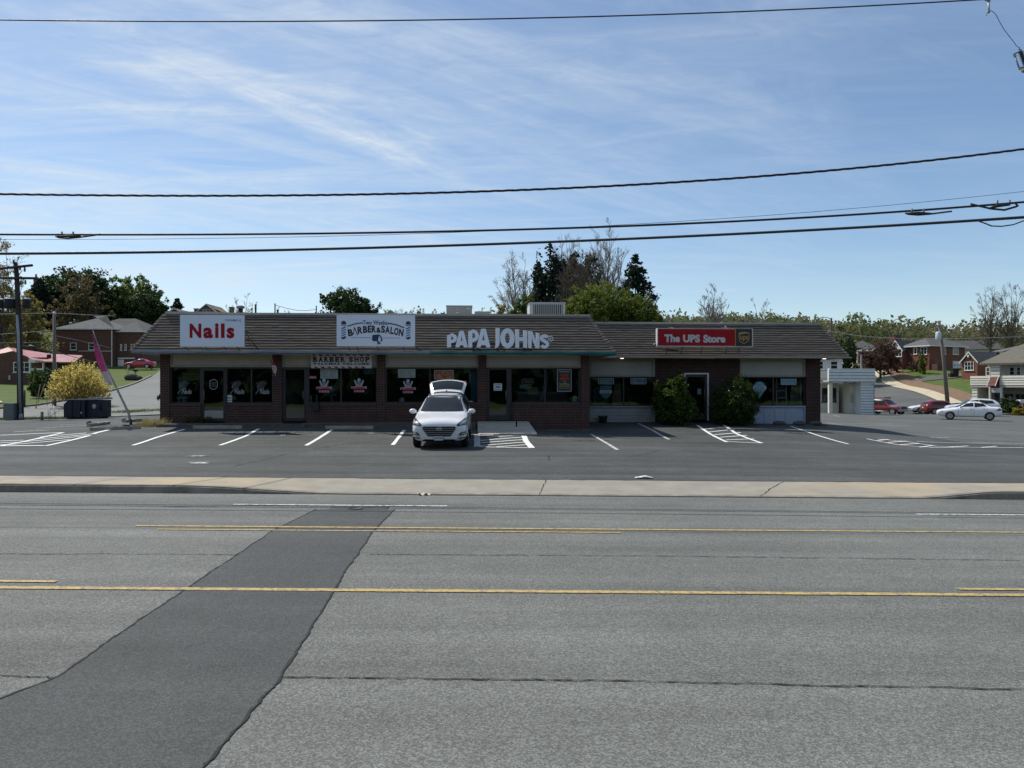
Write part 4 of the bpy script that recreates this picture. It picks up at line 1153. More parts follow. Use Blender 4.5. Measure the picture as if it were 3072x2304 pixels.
def slab_text(L,s,x0,x1,z0,z1,y,m=0,sw=.16):
 """heavy slab-serif capitals drawn as strokes; widths adapt to the letter"""
 wd={'I':.62,'-':.5,' ':.45,'M':1.25,'W':1.25}
 tot=sum(wd.get(c,1.0)for c in s);x=x0;h=z1-z0
 for ch in s:
  cw=(x1-x0)*wd.get(ch,1.0)/tot
  if ch==' ':x+=cw;continue
  fn=lambda a,b,x=x,cw=cw:(a,b)
  gx0,gx1=x+cw*.06,x+cw*.94
  put_text(L,ch,gx0+cw*.06,gx1-cw*.06,z0,z1,y,m,.05)
  feet={'B':(0,),'A':(0,1),'R':(0,1),'E':(0,),'H':(0,1),'P':(0,),'W':(),'L':(0,),'K':(0,1),'I':(.5,),'N':(0,),'M':(0,1),'S':(),'O':(),'C':()}.get(ch,())
  tops={'H':(0,1),'W':(0,1),'L':(0,),'K':(0,1),'I':(.5,),'N':(0,1),'M':(0,1),'B':(0,),'R':(0,),'E':(0,),'P':(0,)}.get(ch,())
  for q in feet:
   c=gx0+cw*.15+(gx1-gx0-cw*.3)*q
   L.box(c-cw*.17,c+cw*.17,y-.0015,y+.002,z0,z0+h*.13,m)
  for q in tops:
   c=gx0+cw*.15+(gx1-gx0-cw*.3)*q
   L.box(c-cw*.17,c+cw*.17,y-.0015,y+.002,z1-h*.13,z1,m)
  x+=cw
L=MB();slab_text(L,'BARBER SHOP',sxx(937),sxx(1111),szz(1086),szz(1070.5),yb_-.006);slab_text(L,'WALK-INS WELCOME',sxx(938),sxx(1109),szz(1094.5),szz(1088.5),yb_-.006)
bpart('lettering',L,M_BLACK,t)
# ------------------------------------------------------------------ things in and on the windows
YP=.085 # just in front of the glass plane of the long block's frames
def dec(name,mb,mats,par):return bpart(name,mb,mats,par)
gxx=lambda u,y=.14:bx(u,y);gzz=lambda v,u,y=.14:bz(v,u,y)
yd=.138
M_ETCH=vmat('white_window_film',(0.42,0.45,0.46),(0.36,0.39,0.40),6,.6)
def nails_decal(cu_,cv_,par,s=1.0):
 L=MB();X=lambda a:gxx(cu_+a*s);Z=lambda b:gzz(cv_-b*s,cu_)
 for k,(a,b)in enumerate(((-8,26),(-2,29),(4,30),(10,29),(15,25))):
  stroke(L,[(X(-14+k*4+(a-(-14+k*4))*q*.55+6*q),Z(6+(b-6)*(q**.8)))for q in(0,.35,.7,1)],.009,yd-.001*k)
 stroke(L,[(X(-18),Z(22)),(X(-10),Z(27)),(X(-13),Z(14)),(X(-12),Z(6))],.010,yd-.006)
 stroke(L,[(X(-19),Z(-10)),(X(-13),Z(-1)),(X(-4),Z(4)),(X(6),Z(6))],.018,yd-.007)
 put_text(L,'Nails',X(-6),X(22),Z(-10),Z(4),yd-.009,0,.008,slant=.03)
 return dec('window_decal',L,M_ETCH,par)
nails_decal(552,1172,W1);nails_decal(710,1172,W2);nails_decal(786,1172,W2)
def barber_decal(cu_,cv_,par):
 L=MB();X=lambda a:gxx(cu_+a);Z=lambda b:gzz(cv_-b,cu_)
 for sx_ in(-1,1):
  flat_poly(L,[(X(sx_*3),Z(6)),(X(sx_*8),Z(6)),(X(sx_*15),Z(23)),(X(sx_*11),Z(26)),(X(sx_*7),Z(16))][::sx_*-1],yd,0)
 disc(L,X(0),Z(25),.07,.075,yd-.003,0);flat_poly(L,[(X(-5),Z(6)),(X(5),Z(6)),(X(5),Z(21)),(X(-5),Z(21))],yd-.002,0)
 for k in range(3):flat_poly(L,[(X(-5),Z(8+4.4*k)),(X(5),Z(11+4.4*k)),(X(5),Z(13+4.4*k)),(X(-5),Z(10+4.4*k))],yd-.004,2)
 stroke(L,[(X(-23),Z(2)),(X(0),Z(3.5)),(X(23),Z(2))],.10,yd-.001,0);stroke(L,[(X(-15),Z(-8)),(X(15),Z(-8))],.095,yd-.0015,0)
 put_text(L,'BARBER',X(-21.5),X(21.5),Z(-1),Z(5.6),yd-.006,1,.07);put_text(L,'SHOP',X(-13.5),X(13.5),Z(-11.3),Z(-4.7),yd-.006,1,.07)
 return dec('window_decal',L,[M_ETCH,M_PINKRED,M_NAVY],par)
barber_decal(972,1166,W3);barber_decal(1077,1165,W3);barber_decal(1224,1168,W4)
# door decal and small notices
L=MB();X=lambda u:gxx(u,.125);Z=lambda v:gzz(v,640,.125)
stroke(L,[(X(a),Z(b))for a,b in((630,1142),(634,1141),(641,1138),(648,1141),(652,1144),(652,1160),(647,1166),(640,1168),(633,1166),(630,1160),(630,1142))],.022,.122)
for k in range(4):stroke(L,[(X(635),Z(1147+4*k)),(X(647),Z(1147+4*k))],.008,.122)
dec('window_decal',L,M_ETCH,D1)
def paper(name,u0,u1,v0,v1,label,cat,mats,fill=None,y=.125,frame=None,group=None):
 x0,x1=bx(u0,y),bx(u1,y);z0,z1=bz(v1,(u0+u1)/2,y),bz(v0,(u0+u1)/2,y)
 o=(0.5*(x0+x1),y,z0)
 if not fill:
  m=MB();m.box(x0,x1,y,y+.006,z0,z1);return bone(name,m,mats,label,cat,o,group)
 t=bthing(name,label,cat,o,group)
 m=MB();m.box(x0,x1,y,y+.006,z0,z1);bpart('sheet',m,mats,t)
 if frame:
  m=MB();f=.022
  m.box(x0-f,x1+f,y-.004,y+.004,z1,z1+f);m.box(x0-f,x1+f,y-.004,y+.004,z0-f,z0);m.box(x0-f,x0,y-.004,y+.004,z0,z1);m.box(x1,x1+f,y-.004,y+.004,z0,z1)
  bpart('border',m,frame,t)
 fill(t,lambda a:x0+(x1-x0)*a,lambda b:z0+(z1-z0)*b,y-.004)
 return t
M_PAPER2=vmat('greyed_paper',(0.34,0.37,0.35),(0.28,0.31,0.29),8,.8)
def rules(t,X,Z,y):
 L=MB()
 for k in range(9):
  for a,b in((.06,.46),(.54,.93)):
   L.box(X(a),X(b-.06*((k*7)%3)),y,y+.003,Z(.12+.085*k),Z(.145+.085*k))
 bpart('printed_rows',L,M_GREY,t)
paper('price_list',961,1014,1105,1136,'slightly crooked pale price list taped in the window below the barber banner','poster',M_PAPER2,rules,group='price lists taped in the barber windows')
paper('price_list',1194,1246,1107,1133,'pale two-column price list taped in the window behind the white car','poster',M_PAPER2,rules,group='price lists taped in the barber windows')
paper('notice',926,949,1128,1136,'small red notice strip on the glass beside the barber door','notice',M_PINKRED,lambda t,X,Z,y:(lambda L:(L.box(X(.1),X(.9),y,y+.002,Z(.4),Z(.6)),bpart('printed_line',L,M_ETCH,t)))(MB()))
paper('notice',679,696,1185,1207,'small white and blue notice in the corner of the nail shop window','notice',M_PAPER,lambda t,X,Z,y:(lambda L:(L.box(X(.1),X(.9),y,y+.002,Z(.52),Z(.68)),L.box(X(.1),X(.9),y,y+.002,Z(.2),Z(.32)),bpart('printed_band',L,M_BLUEP,t)))(MB()))
def pizza(t,X,Z,y):
 L=MB();r=random.Random(4)
 disc(L,X(.5),Z(.38),(X(.96)-X(.04))/2,(Z(.9)-Z(-.1))/2,y,0,24)
 for k in range(46):
  a=r.uniform(0,6.28);q=math.sqrt(r.random())*.42
  disc(L,X(.5+q*math.cos(a)),Z(.42+q*.9*math.sin(a)),r.uniform(.025,.055),r.uniform(.012,.025),y-.001-.0002*k,1+(k%3),9)
 bpart('pizza_picture',L,[vmat('crust_print',(0.42,0.17,0.07),(0.34,0.11,0.05),20,.6),vmat('pepperoni_print',(0.30,0.05,0.03),(0.22,0.04,0.03),20,.6),vmat('cheese_print',(0.52,0.35,0.16),(0.44,0.27,0.12),20,.6),vmat('olive_print',(0.12,0.07,0.04),(0.1,0.06,0.04),20,.6)],t)
paper('poster',1304,1359,1112,1136,'landscape poster with a pizza picture in the window above the open tailgate','poster',vmat('poster_brown',(0.30,0.10,0.05),(0.24,0.08,0.04),8,.6),pizza,frame=M_ETCH)
def hiring(t,X,Z,y):
 L=MB()
 put_text(L,'PAPA JOHNS',X(.12),X(.85),Z(.875),Z(.95),y,0,.03)
 put_text(L,"WE'RE",X(.2),X(.8),Z(.68),Z(.82),y,1,.04);put_text(L,'HIRING',X(.17),X(.83),Z(.51),Z(.65),y,1,.04)
 put_text(L,'Apply',X(.36),X(.66),Z(.42),Z(.46),y,0,.02);put_text(L,'Text PAPA to',X(.12),X(.88),Z(.29),Z(.38),y,2,.02);put_text(L,'313-131-4214',X(.12),X(.88),Z(.18),Z(.26),y,2,.02)
 L.box(X(.06),X(.94),y,y+.002,Z(.115),Z(.125),0)
 bpart('printed_text',L,[M_ETCH,vmat('poster_red',(0.48,0.05,0.02),(0.42,0.04,0.02),5,.6),vmat('poster_lime',(0.45,0.46,0.10),(0.4,0.41,0.09),5,.6)],t)
paper('poster',1673,1713,1110,1173,'tall black hiring poster with red and lime lettering in the pizza shop window','poster',M_BLACK,hiring,frame=M_ETCH)
def doorsheet(t,X,Z,y):
 L=MB();L.box(X(.15),X(.85),y,y+.002,Z(.78),Z(.86));L.box(X(.1),X(.9),y,y+.002,Z(.12),Z(.18))
 disc(L,X(.5),Z(.5),(X(.8)-X(.2))/2,(Z(.62)-Z(.38))/2,y-.001,1)
 bpart('printed_text',L,[M_GREY,M_BLUEP],t)
paper('notice',1481,1506,1150,1172,'square white notice with a blue picture on the pizza shop door','notice',M_PAPER,doorsheet,y=.11)
# unlit neon outlines
def neon(u0,u1,v0,v1,s,par,mt):
 L=MB();x0,x1=gxx(u0),gxx(u1);z0,z1=gzz(v1,u0),gzz(v0,u0);c=.05
 stroke(L,[(x0+c,z0),(x1-c,z0),(x1,z0+c),(x1,z1-c),(x1-c,z1),(x0+c,z1),(x0,z1-c),(x0,z0+c),(x0+c,z0)],.016,yd)
 put_text(L,s,x0+.08,x1-.08,z0+.06,z1-.06,yd-.002,0,0.0)
 dec('neon_sign',L,mt,par)
M_NEON=vmat('dull_teal_tube',(0.05,0.10,0.13),(0.06,0.11,0.14),5,.5);M_NEON2=vmat('dull_grey_tube',(0.16,0.15,0.14),(0.13,0.12,0.12),5,.5)
neon(1091,1123,1107,1121,'OPEN',W3,M_NEON);neon(1566,1600,1137,1153,'OPEN',W5,M_NEON2)
# dim interiors seen through the glass: counter line, chairs, flag shapes, shelves in place of reflections
# furniture and goods standing inside
M_DIM1=vmat('teal_counter',(0.10,0.20,0.20),(0.08,0.16,0.16),5,.6);M_DIM2=vmat('brown_counter',(0.16,0.11,0.09),(0.10,0.085,0.08),9,.7);M_DIM3=vmat('pale_goods',(0.60,0.62,0.64),(0.45,0.47,0.5),9,.7)
def inside(name,label,cat,mats,parts,u,v,y,group=None):
 """parts: (u0, u1, v0, v1, depth, material) boxes seen at depth y behind the glass"""
 o=(bx(u,y),y,bz(v,u,y));m=MB()
 for k,(u0,u1,v0,v1,d,mi)in enumerate(parts):
  m.box(bx(u0,y),bx(u1,y),y-.002*k,y+d,bz(v1,u,y),bz(v0,u,y),mi)
 return bone(name,m,mats,label,cat,o,group)
inside('counter','long serving counter with pale teal top inside the pizza shop','counter',[M_DIM1,M_DIM2],[(1549,1705,1175,1181,.6,0),(1552,1702,1181.2,1258,.5,1)],1620,1250,1.0)
inside('bucket','small pale bucket standing inside the pizza shop by the right brick column','bucket',M_DIM3,[(1718,1731,1190,1206,.15,0),(1720,1729,1187,1189.8,.12,0)],1724,1206,.45)
inside('post','thin pale post inside the pizza shop beside the hiring poster','post',M_DIM3,[(1735,1739,1112,1208,.05,0)],1737,1208,.5)
m=MB();yf=.6
for k in range(6):m.loft([[(bx(1620+3*k,yf),yf+.04*(k%2),bz(1203,1630,yf)),(bx(1622+3*k,yf),yf,bz(1203,1630,yf))],[(bx(1640+k*1.2,yf),yf+.03*(k%2),bz(1116,1640,yf)),(bx(1641+k*1.2,yf),yf,bz(1114,1640,yf))]],k%2,False)
bone('rolled_flag',m,[vmat('pale_flag_cloth',(0.45,0.42,0.46),(0.4,0.36,0.4),9,.7),M_BBLUE],'rolled striped flag leaning inside the pizza shop window','flag',(bx(1625,yf),yf,bz(1203,1630,yf)))
L=MB();put_text(L,'FRESH',gxx(1560),gxx(1592),gzz(1166,1575),gzz(1156,1575),yd-.001,0,.01);dec('window_decal',L,vmat('green_film',(0.06,0.16,0.09),(0.05,0.13,0.08),9,.7),W5)
inside('display_stand','pale stand with jars inside the left nail shop window','stand',[M_DIM3,M_DIM1],[(534,552,1130,1190,.3,1),(530,556,1190.2,1196,.35,0),(534,538,1196.2,1207,.3,0),(548,552,1196.2,1207,.3,0)],543,1207,.6)
m=MB();m.ball((bx(584,.5),.5,bz(1150,584,.5)),.07,.07,.055,12,8);m.tube([(bx(584,.5),.5,bz(1150,584,.5)+.05),(bx(584,.5)+.01,.5,bz(1150,584,.5)+.08)],.012,5)
bone('pumpkin',m,vmat('orange_pumpkin',(0.65,0.22,0.03),(0.5,0.16,0.02),9,.5),'small orange pumpkin ornament hanging in the left nail shop window','ornament',(bx(584,.5),.5,bz(1150,584,.5)))
inside('waiting_chair','dark chair with tan legs inside the barber shop window left of the first badge','chair',[vmat('tan_wood',(0.40,0.36,0.24),(0.3,0.27,0.18),9,.7),vmat('dark_seat',(0.08,0.09,0.10),(0.06,0.07,0.08),9,.7)],[(931,935,1186.2,1208,.05,0),(948,952,1186.2,1208,.05,0),(930,953,1183,1186,.4,1)],941,1208,.5)
inside('barber_chair','upholstered barber chair standing inside behind the barber windows','chair',[vmat('blue_grey_vinyl',(0.16,0.20,0.23),(0.12,0.15,0.18),9,.5),M_GREY],[(988,1003,1156,1180,.12,0),(986,1005,1180.2,1188,.5,0),(993,998,1188.2,1208,.1,1),(987,1004,1208.2,1211,.4,1)],995,1211,1.0)
inside('blue_panel','tall dark blue panel inside the window right of the white car','panel',[vmat('deep_blue_sheet',(0.05,0.13,0.24),(0.04,0.1,0.2),3,.7),M_DIM3],[(1413,1431,1108,1203,.05,0),(1408,1412,1108,1150,.05,1)],1420,1203,.5)
m=MB();yf=.5;m.prism([(bx(a,yf),bz(b,1205,yf))for a,b in((1197,1206),(1199,1198),(1206,1191),(1212,1196),(1213,1206))],yf,yf+.2);bone('folded_sign',m,M_DIM3,'small pale folded board on the sill behind the white car','board',(bx(1205,yf),yf,bz(1206,1205,yf)))
# parcel shop windows
yq=YU+.105
M_TEALP=vmat('teal_print',(0.02,0.11,0.12),(0.02,0.09,0.10),4,.6);M_AQUA=vmat('aqua_print',(0.10,0.27,0.33),(0.08,0.23,0.29),4,.6)
def uposter(u0,u1,v0,v1,lines,label,mt):
 def fl(t,X,Z,y):
  L=MB();n=len(lines)
  for i,s in enumerate(lines):put_text(L,s,X(.12),X(.88),Z(.9-(i+1)*.8/n+.06),Z(.9-i*.8/n-.02),y,0,.015)
  bpart('printed_text',L,M_ETCH,t)
 paper('window_sign',u0,u1,v0,v1,label,'sign',mt,fl,y=yq,frame=M_ETCH,group='small teal signs in the parcel shop windows')
uposter(1796,1840,1136,1151,['Small Business','Solutions'],'small framed dark green sign above a badge in the window beside the pizza shop',M_TEALP)
uposter(1893,1938,1136,1151,['Pack & Ship','Guarantee'],'small framed dark green sign in the window left of the taller leafy bush',M_TEALP)
uposter(2344,2388,1138,1153,['Support Local','and Save'],'small framed pale teal sign in the window beside the end brick column',M_AQUA)
uzz=lambda v,u:bz(v,u,yq);uxx=lambda u:bx(u,yq)
def badge(cu_,par,pin):
 L=MB();X=lambda a:uxx(cu_+a);Z=lambda v:uzz(v,cu_)
 if pin:
  disc(L,X(0),Z(1163),.30,.30,yq+.004,0);flat_poly(L,[(X(-17),Z(1170)),(X(17),Z(1170)),(X(0),Z(1194))],yq+.003,0)
  stroke(L,arc(X(0),Z(1163),.19,.19,10,170),.03,yq,1);L.box(X(-20),X(20),yq,yq+.002,Z(1168),Z(1158),1);put_text(L,'LOCALS',X(-13),X(13),Z(1166),Z(1160),yq-.002,2,.03);stroke(L,arc(X(0),Z(1168),.14,.1,200,340),.025,yq,1)
 else:
  flat_poly(L,[(X(-17),Z(1157)),(X(17),Z(1157)),(X(17),Z(1183)),(X(8),Z(1193)),(X(0),Z(1196)),(X(-8),Z(1193)),(X(-17),Z(1183))],yq+.004,0)
  L.box(X(-18),X(18),yq,yq+.002,Z(1180),Z(1171),1);put_text(L,'LOCALS',X(-14),X(14),Z(1178.5),Z(1172.5),yq-.002,2,.03);stroke(L,arc(X(0),Z(1181),.22,.16,180,360),.035,yq,3)
 dec('window_decal',L,[M_TEALP if not pin else M_AQUA,M_ETCH,M_NAVY,vmat('olive_print2',(0.10,0.11,0.03),(0.09,0.1,0.03),5,.6)],par)
badge(1817,W6,False);badge(2279,W7,True)
inside('reflection_boxes','stack of tan boxes added in place of reflections in the parcel shop window beside the round badge','boxes',[vmat('tan_reflection_box',(0.40,0.28,0.17),(0.33,0.23,0.14),4,.8),M_DIM3],[(1843,1860,1150,1172,.3,0),(1838,1864,1172.2,1214,.4,0)],1850,1214,YU+.8)  # made-up boxes filling the pane in place of mirrored cars
inside('standin','grey photocopier added in place of reflections in the parcel shop window','standin',[M_GREY,M_DIM3],[(1780,1826,1176,1214,.5,0),(1778,1828,1168,1175.8,.55,0),(1786,1806,1164,1167.8,.3,1)],1800,1214,YU+.7)  # made-up block, also in place of mirrored cars
tt=[(2328,2332,1135,1214,.3,0),(2357,2361,1135,1214,.3,0)]+[(2332.2,2356.8,1213-k*21,1216-k*21,.3,0)for k in range(4)]+[(2334,2355,1199-k*21,1212.8-k*21,.2,1)for k in range(3)]
inside('reflection_shelf','tan open shelf of dark parcels standing in for a reflection in the right parcel shop window','shelf',[vmat('tan_reflection',(0.50,0.44,0.34),(0.4,0.35,0.27),4,.6),vmat('dark_reflection',(0.10,0.09,0.10),(0.06,0.06,0.07),20,.7)],tt,2344,1214,YU+.45)  # shelf built in place of the opposite building's reflection
inside('reflection_slats','pale slatted display board standing in for mirrored siding in the right parcel shop window beside the end column','display board',[vmat('olive_reflection',(0.26,0.25,0.18),(0.2,0.19,0.14),4,.6),M_DIM3],[(2372,2398,1203-k*10,1212-k*10,.04,0)for k in range(7)]+[(2400,2405,1136,1213,.06,1)],2385,1212,YU+.5)  # slats built in place of the opposite siding's reflection
L=MB();L.box(uxx(2092),uxx(2103),yq-.002,yq,uzz(1183,2097),uzz(1166,2097),0);dec('door_notice',L,M_ETCH,D5)
# OPEN flag hanging by the nail shop
x=bx(812,-.35);z1=bz(1068,812,-.35);z0=bz(1146,820,-.35)
t=bthing('open_flag','red white and blue open flag hanging limp from a pole by the brick column','flag',(x,-.35,z0))
m=MB();n=12
fl=[[(x+.02+.11*q+.035*math.sin(i*.9+q*3)+.013*i,-.35+.06*math.sin(i*.7+q*5),z1-(z1-z0)*i/n-.05*q)for q in(0,.33,.66,1)]for i in range(n+1)]
for i in range(n):
 m.loft(fl[i:i+2],0 if i<4 else(1 if i<9 else 2),True)
stroke(m,arc(x+.12,(z0+z1)/2,.05,.07,0,360),.02,-.43,0);stroke(m,arc(x+.15,(z0+z1)/2-.22,.045,.06,0,360),.02,-.43,0)
bpart('cloth',m,[vmat('flag_red',(0.45,0.05,0.04),(0.36,0.04,0.03),5,.8),M_CLOTH,vmat('flag_blue',(0.03,0.035,0.13),(0.025,0.03,0.11),5,.8)],t)
m=MB();m.tube([(x,-.02,z1-.25),(x,-.37,z1+.03)],.012,6);m.ball((x,-.37,z1+.04),.02);bpart('flag_pole',m,M_WHITEM,t)
# mailbox on the barber's wall, doormat, planter bucket, hand rail
m=MB();a,b=bx(938,-.1),bx(955,-.1);m.box(a,b,-.12,.035,bz(1232,945),bz(1208,945));m.box(a-.01,b+.01,-.14,.035,bz(1208,945),bz(1206,945));bone('wall_box',m,M_BLACK,'black letter box fixed to the brick wall under the barber window','letter box',((a+b)/2,0,bz(1232,945)))
m=MB();a,b=bx(846,-1),bx(896,-1);m.box(a,b,-1.0,-.35,ZFL-.049,ZFL-.03);bone('doormat',m,M_BLACK,'black doormat lying before the barber door','doormat',((a+b)/2,-.7,ZFL-.049))
xq,yq2=bx(1809,YU-.35),YU-.35;zb=max(gz(*bw(xq,yq2).xy),ZFL-.36)
m=MB();m.lathe([(.15,0),(.205,.26),(.225,.28),(.225,.32),(.19,.32),(.185,.27),(.01,.26)],(xq,yq2,zb),18);bone('planter_pot',m,vmat('dark_plastic_pot',(0.03,0.026,0.024),(0.045,0.04,0.036),6,.6),'empty dark plastic planter pot before the grey siding','pot',(xq,yq2,zb))
m=MB();r_=random.Random(3);xq=bx(1896,YU-.4)
m.lathe([(.30,0),(.33,.05),(.26,.09),(.05,.10)],(xq,YU-.40,ZFL-.36),12);bone('drain_cover',m,M_BLACK,'low dark round lid lying on the step by the leafy bush','lid',(xq,YU-.4,ZFL-.36))
xa=bx(1549,-1.4)
t=bthing('hand_rail','thin black metal hand rail on the pizza shop ramp','railing',(xa,-1.4,ZFL-.3))
m=MB();m.tube([(xa,-1.5,ZFL-.35),(xa,-1.5,ZFL+.62)],.03,8);m.box(xa-.07,xa+.07,-1.57,-1.43,ZFL-.30,ZFL-.27);m.tube([(xa-.1,.0,ZFL-.1),(xa-.1,.0,ZFL+.78)],.02,8);bpart('post',m,M_BLACK,t)
m=MB();m.tube([(xa-.1,.02,ZFL+.79),(xa-.04,-.7,ZFL+.74),(xa,-1.5,ZFL+.62),(xa+.02,-1.6,ZFL+.45)],.024,8);bpart('rail',m,M_BLACK,t)
# barber pole on the near corner of the side wall
xq,yq2=-.28,1.2
t=bthing('barber_pole','striped barber pole lamp on the left end wall of the shops','barber pole',(xq,yq2,bz(1180,468,yq2)))
zb,zt=bz(1176,468,yq2),bz(1098,468,yq2);h=zt-zb
m=MB();rows=[];ns=24
for i in range(ns+1):rows.append([(xq+.085*math.cos(2*math.pi*k/16),yq2+.085*math.sin(2*math.pi*k/16),zb+.18*h+(h*.62)*i/ns)for k in range(16)])
for i in range(ns):
 for k in range(16):
  q=(k/16*3+i/ns*3.0)%1.0
  m.face([rows[i][k],rows[i][(k+1)%16],rows[i+1][(k+1)%16],rows[i+1][k]],0 if q<.5 else(1 if q<.75 else 2),True)
bpart('striped_glass',m,[M_WHITEM,M_BLUEP,M_BLUEP],t)
m=MB();m.lathe([(.05,zb-.02),(.10,zb+.04),(.10,zb+.18*h)],(xq,yq2,0),16);m.lathe([(.10,zt-.2*h),(.10,zt-.1*h),(.06,zt),(.01,zt+.03)],(xq,yq2,0),16);m.box(xq,0.0,yq2-.03,yq2+.03,zb+.3,zb+.36);bpart('metal_cap',m,M_GREY,t)
# ------------------------------------------------------------------ vehicles
M_TYRE=vmat('tyre_rubber',(0.012,0.012,0.012),(0.02,0.02,0.02),9,.85)
M_RIM=vmat('alloy_rim',(0.45,0.45,0.46),(0.36,0.36,0.37),9,.3,.8)
M_CARGLASS=glass_mat('car_glass',(0.012,0.015,0.016),0.03)
M_CGLASS2=clear_glass('windscreen_glass',(0.50,0.57,0.58),0.07)
M_PLASTIC=vmat('black_car_plastic',(0.012,0.012,0.013),(0.02,0.02,0.021),9,.55)
M_CHROME=vmat('chrome_trim',(0.70,0.70,0.72),(0.6,0.6,0.62),9,.15,1.0)
M_BAR=vmat('satin_grille_bar',(0.42,0.42,0.45),(0.36,0.36,0.38),9,.35,.6)
M_LENS=vmat('clear_lamp_lens',(0.52,0.54,0.56),(0.25,0.26,0.28),30,.12)
M_LENSD=vmat('dark_lamp_housing',(0.03,0.032,0.036),(0.10,0.105,0.115),14,.2)
M_TAIL=vmat('red_lamp_lens',(0.35,0.02,0.02),(0.25,0.012,0.012),9,.2)
M_AMBER=vmat('amber_lamp_lens',(0.6,0.2,0.03),(0.5,0.15,0.02),9,.2)
M_SILVER=vmat('silver_bumper',(0.42,0.42,0.42),(0.36,0.36,0.36),6,.4,.4)
def half_ring(s):
 x,zb,wb,zm,wm,zs,ws,zc,wc,zr,wr,cr=s
 return[(x,0,zb),(x,wb*.8,zb),(x,wb,zb+.07),(x,wm,zm),(x,ws,zs),(x,wc,zc),(x,wr,zr),(x,wr*.6,zr+cr*.75),(x,0,zr+cr)]
def body_mesh(name,st,paint,wheels,wr_,sub=2,arch=1.13):
 rows=[]
 for s in st:
  h=half_ring(s)
  rows.append(h+[(p[0],-p[1],p[2])for p in h[-2:0:-1]])
 m=MB();m.loft(rows,0,True,True)
 n=len(rows[0])
 m.f.append(tuple(range(n-1,-1,-1)));m.m.append(0);m.sm.append(True)
 b=(len(rows)-1)*n
 m.f.append(tuple(range(b,b+n)));m.m.append(0);m.sm.append(True)
 o=m.build(name,[paint,M_PLASTIC])
 bm=bmesh.new();bm.from_mesh(o.data);bmesh.ops.recalc_face_normals(bm,faces=bm.faces);bm.to_mesh(o.data);bm.free()
 md=o.modifiers.new('smooth','SUBSURF');md.levels=sub;md.render_levels=sub
 cut=MB()
 for(wx,wy)in wheels:
  y0,y1=(wy-.16,wy+.6)if wy>0 else(wy-.6,wy+.16)
  cut.lathe([(wr_*arch,y0),(wr_*arch,y1)],(wx,0,wr_),28,0,'y',False)
 co=cut.build('wheel_cutter',[M_PLASTIC])
 bm=bmesh.new();bm.from_mesh(co.data);bmesh.ops.recalc_face_normals(bm,faces=bm.faces);bm.to_mesh(co.data);bm.free()
 bo=o.modifiers.new('arches','BOOLEAN');bo.operation='DIFFERENCE';bo.object=co;bo.solver='EXACT'
 dg=bpy.context.evaluated_depsgraph_get();dg.update()
 me=bpy.data.meshes.new_from_object(o.evaluated_get(dg))
 bpy.data.objects.remove(co);old=o.data;bpy.data.objects.remove(o);bpy.data.meshes.remove(old)
 for p in me.polygons:
  c=p.center;p.material_index=0
  for(wx,wy)in wheels:
   if abs(math.hypot(c.x-wx,c.z-wr_)-wr_*arch)<.03 and abs(p.normal.y)<.35 and abs(c.y)>abs(wy)-.2:p.material_index=1
   if math.hypot(c.x-wx,c.z-wr_)<wr_*arch+.01 and abs(p.normal.y)>.9 and abs(c.y)<abs(wy)-.1:p.material_index=1
  if p.normal.z<-.85 and c.z<.45:p.material_index=1
  p.use_smooth=True
 me.materials.clear();me.materials.append(paint);me.materials.append(M_PLASTIC)
 try:me.set_sharp_from_angle(angle=RAD(38))
 except Exception:pass
 return me
def scan(poly,nz,ny):
 """grid of points filling a polygon given in (a, z); every level is one span"""
 zs=[p[1]for p in poly];z0,z1=min(zs),max(zs);rows=[]
 for i in range(nz+1):
  z=z0+(z1-z0)*(i/nz);z=min(max(z,z0+1e-4),z1-1e-4);xs=[]
  for(a,b)in zip(poly,poly[1:]+poly[:1]):
   if(a[1]-z)*(b[1]-z)<=0 and abs(a[1]-b[1])>1e-9:
    xs.append(a[0]+(b[0]-a[0])*(z-a[1])/(b[1]-a[1]))
  if len(xs)>=2:
   lo,hi=min(xs),max(xs);rows.append([(lo+(hi-lo)*k/ny,z)for k in range(ny+1)])
 return rows
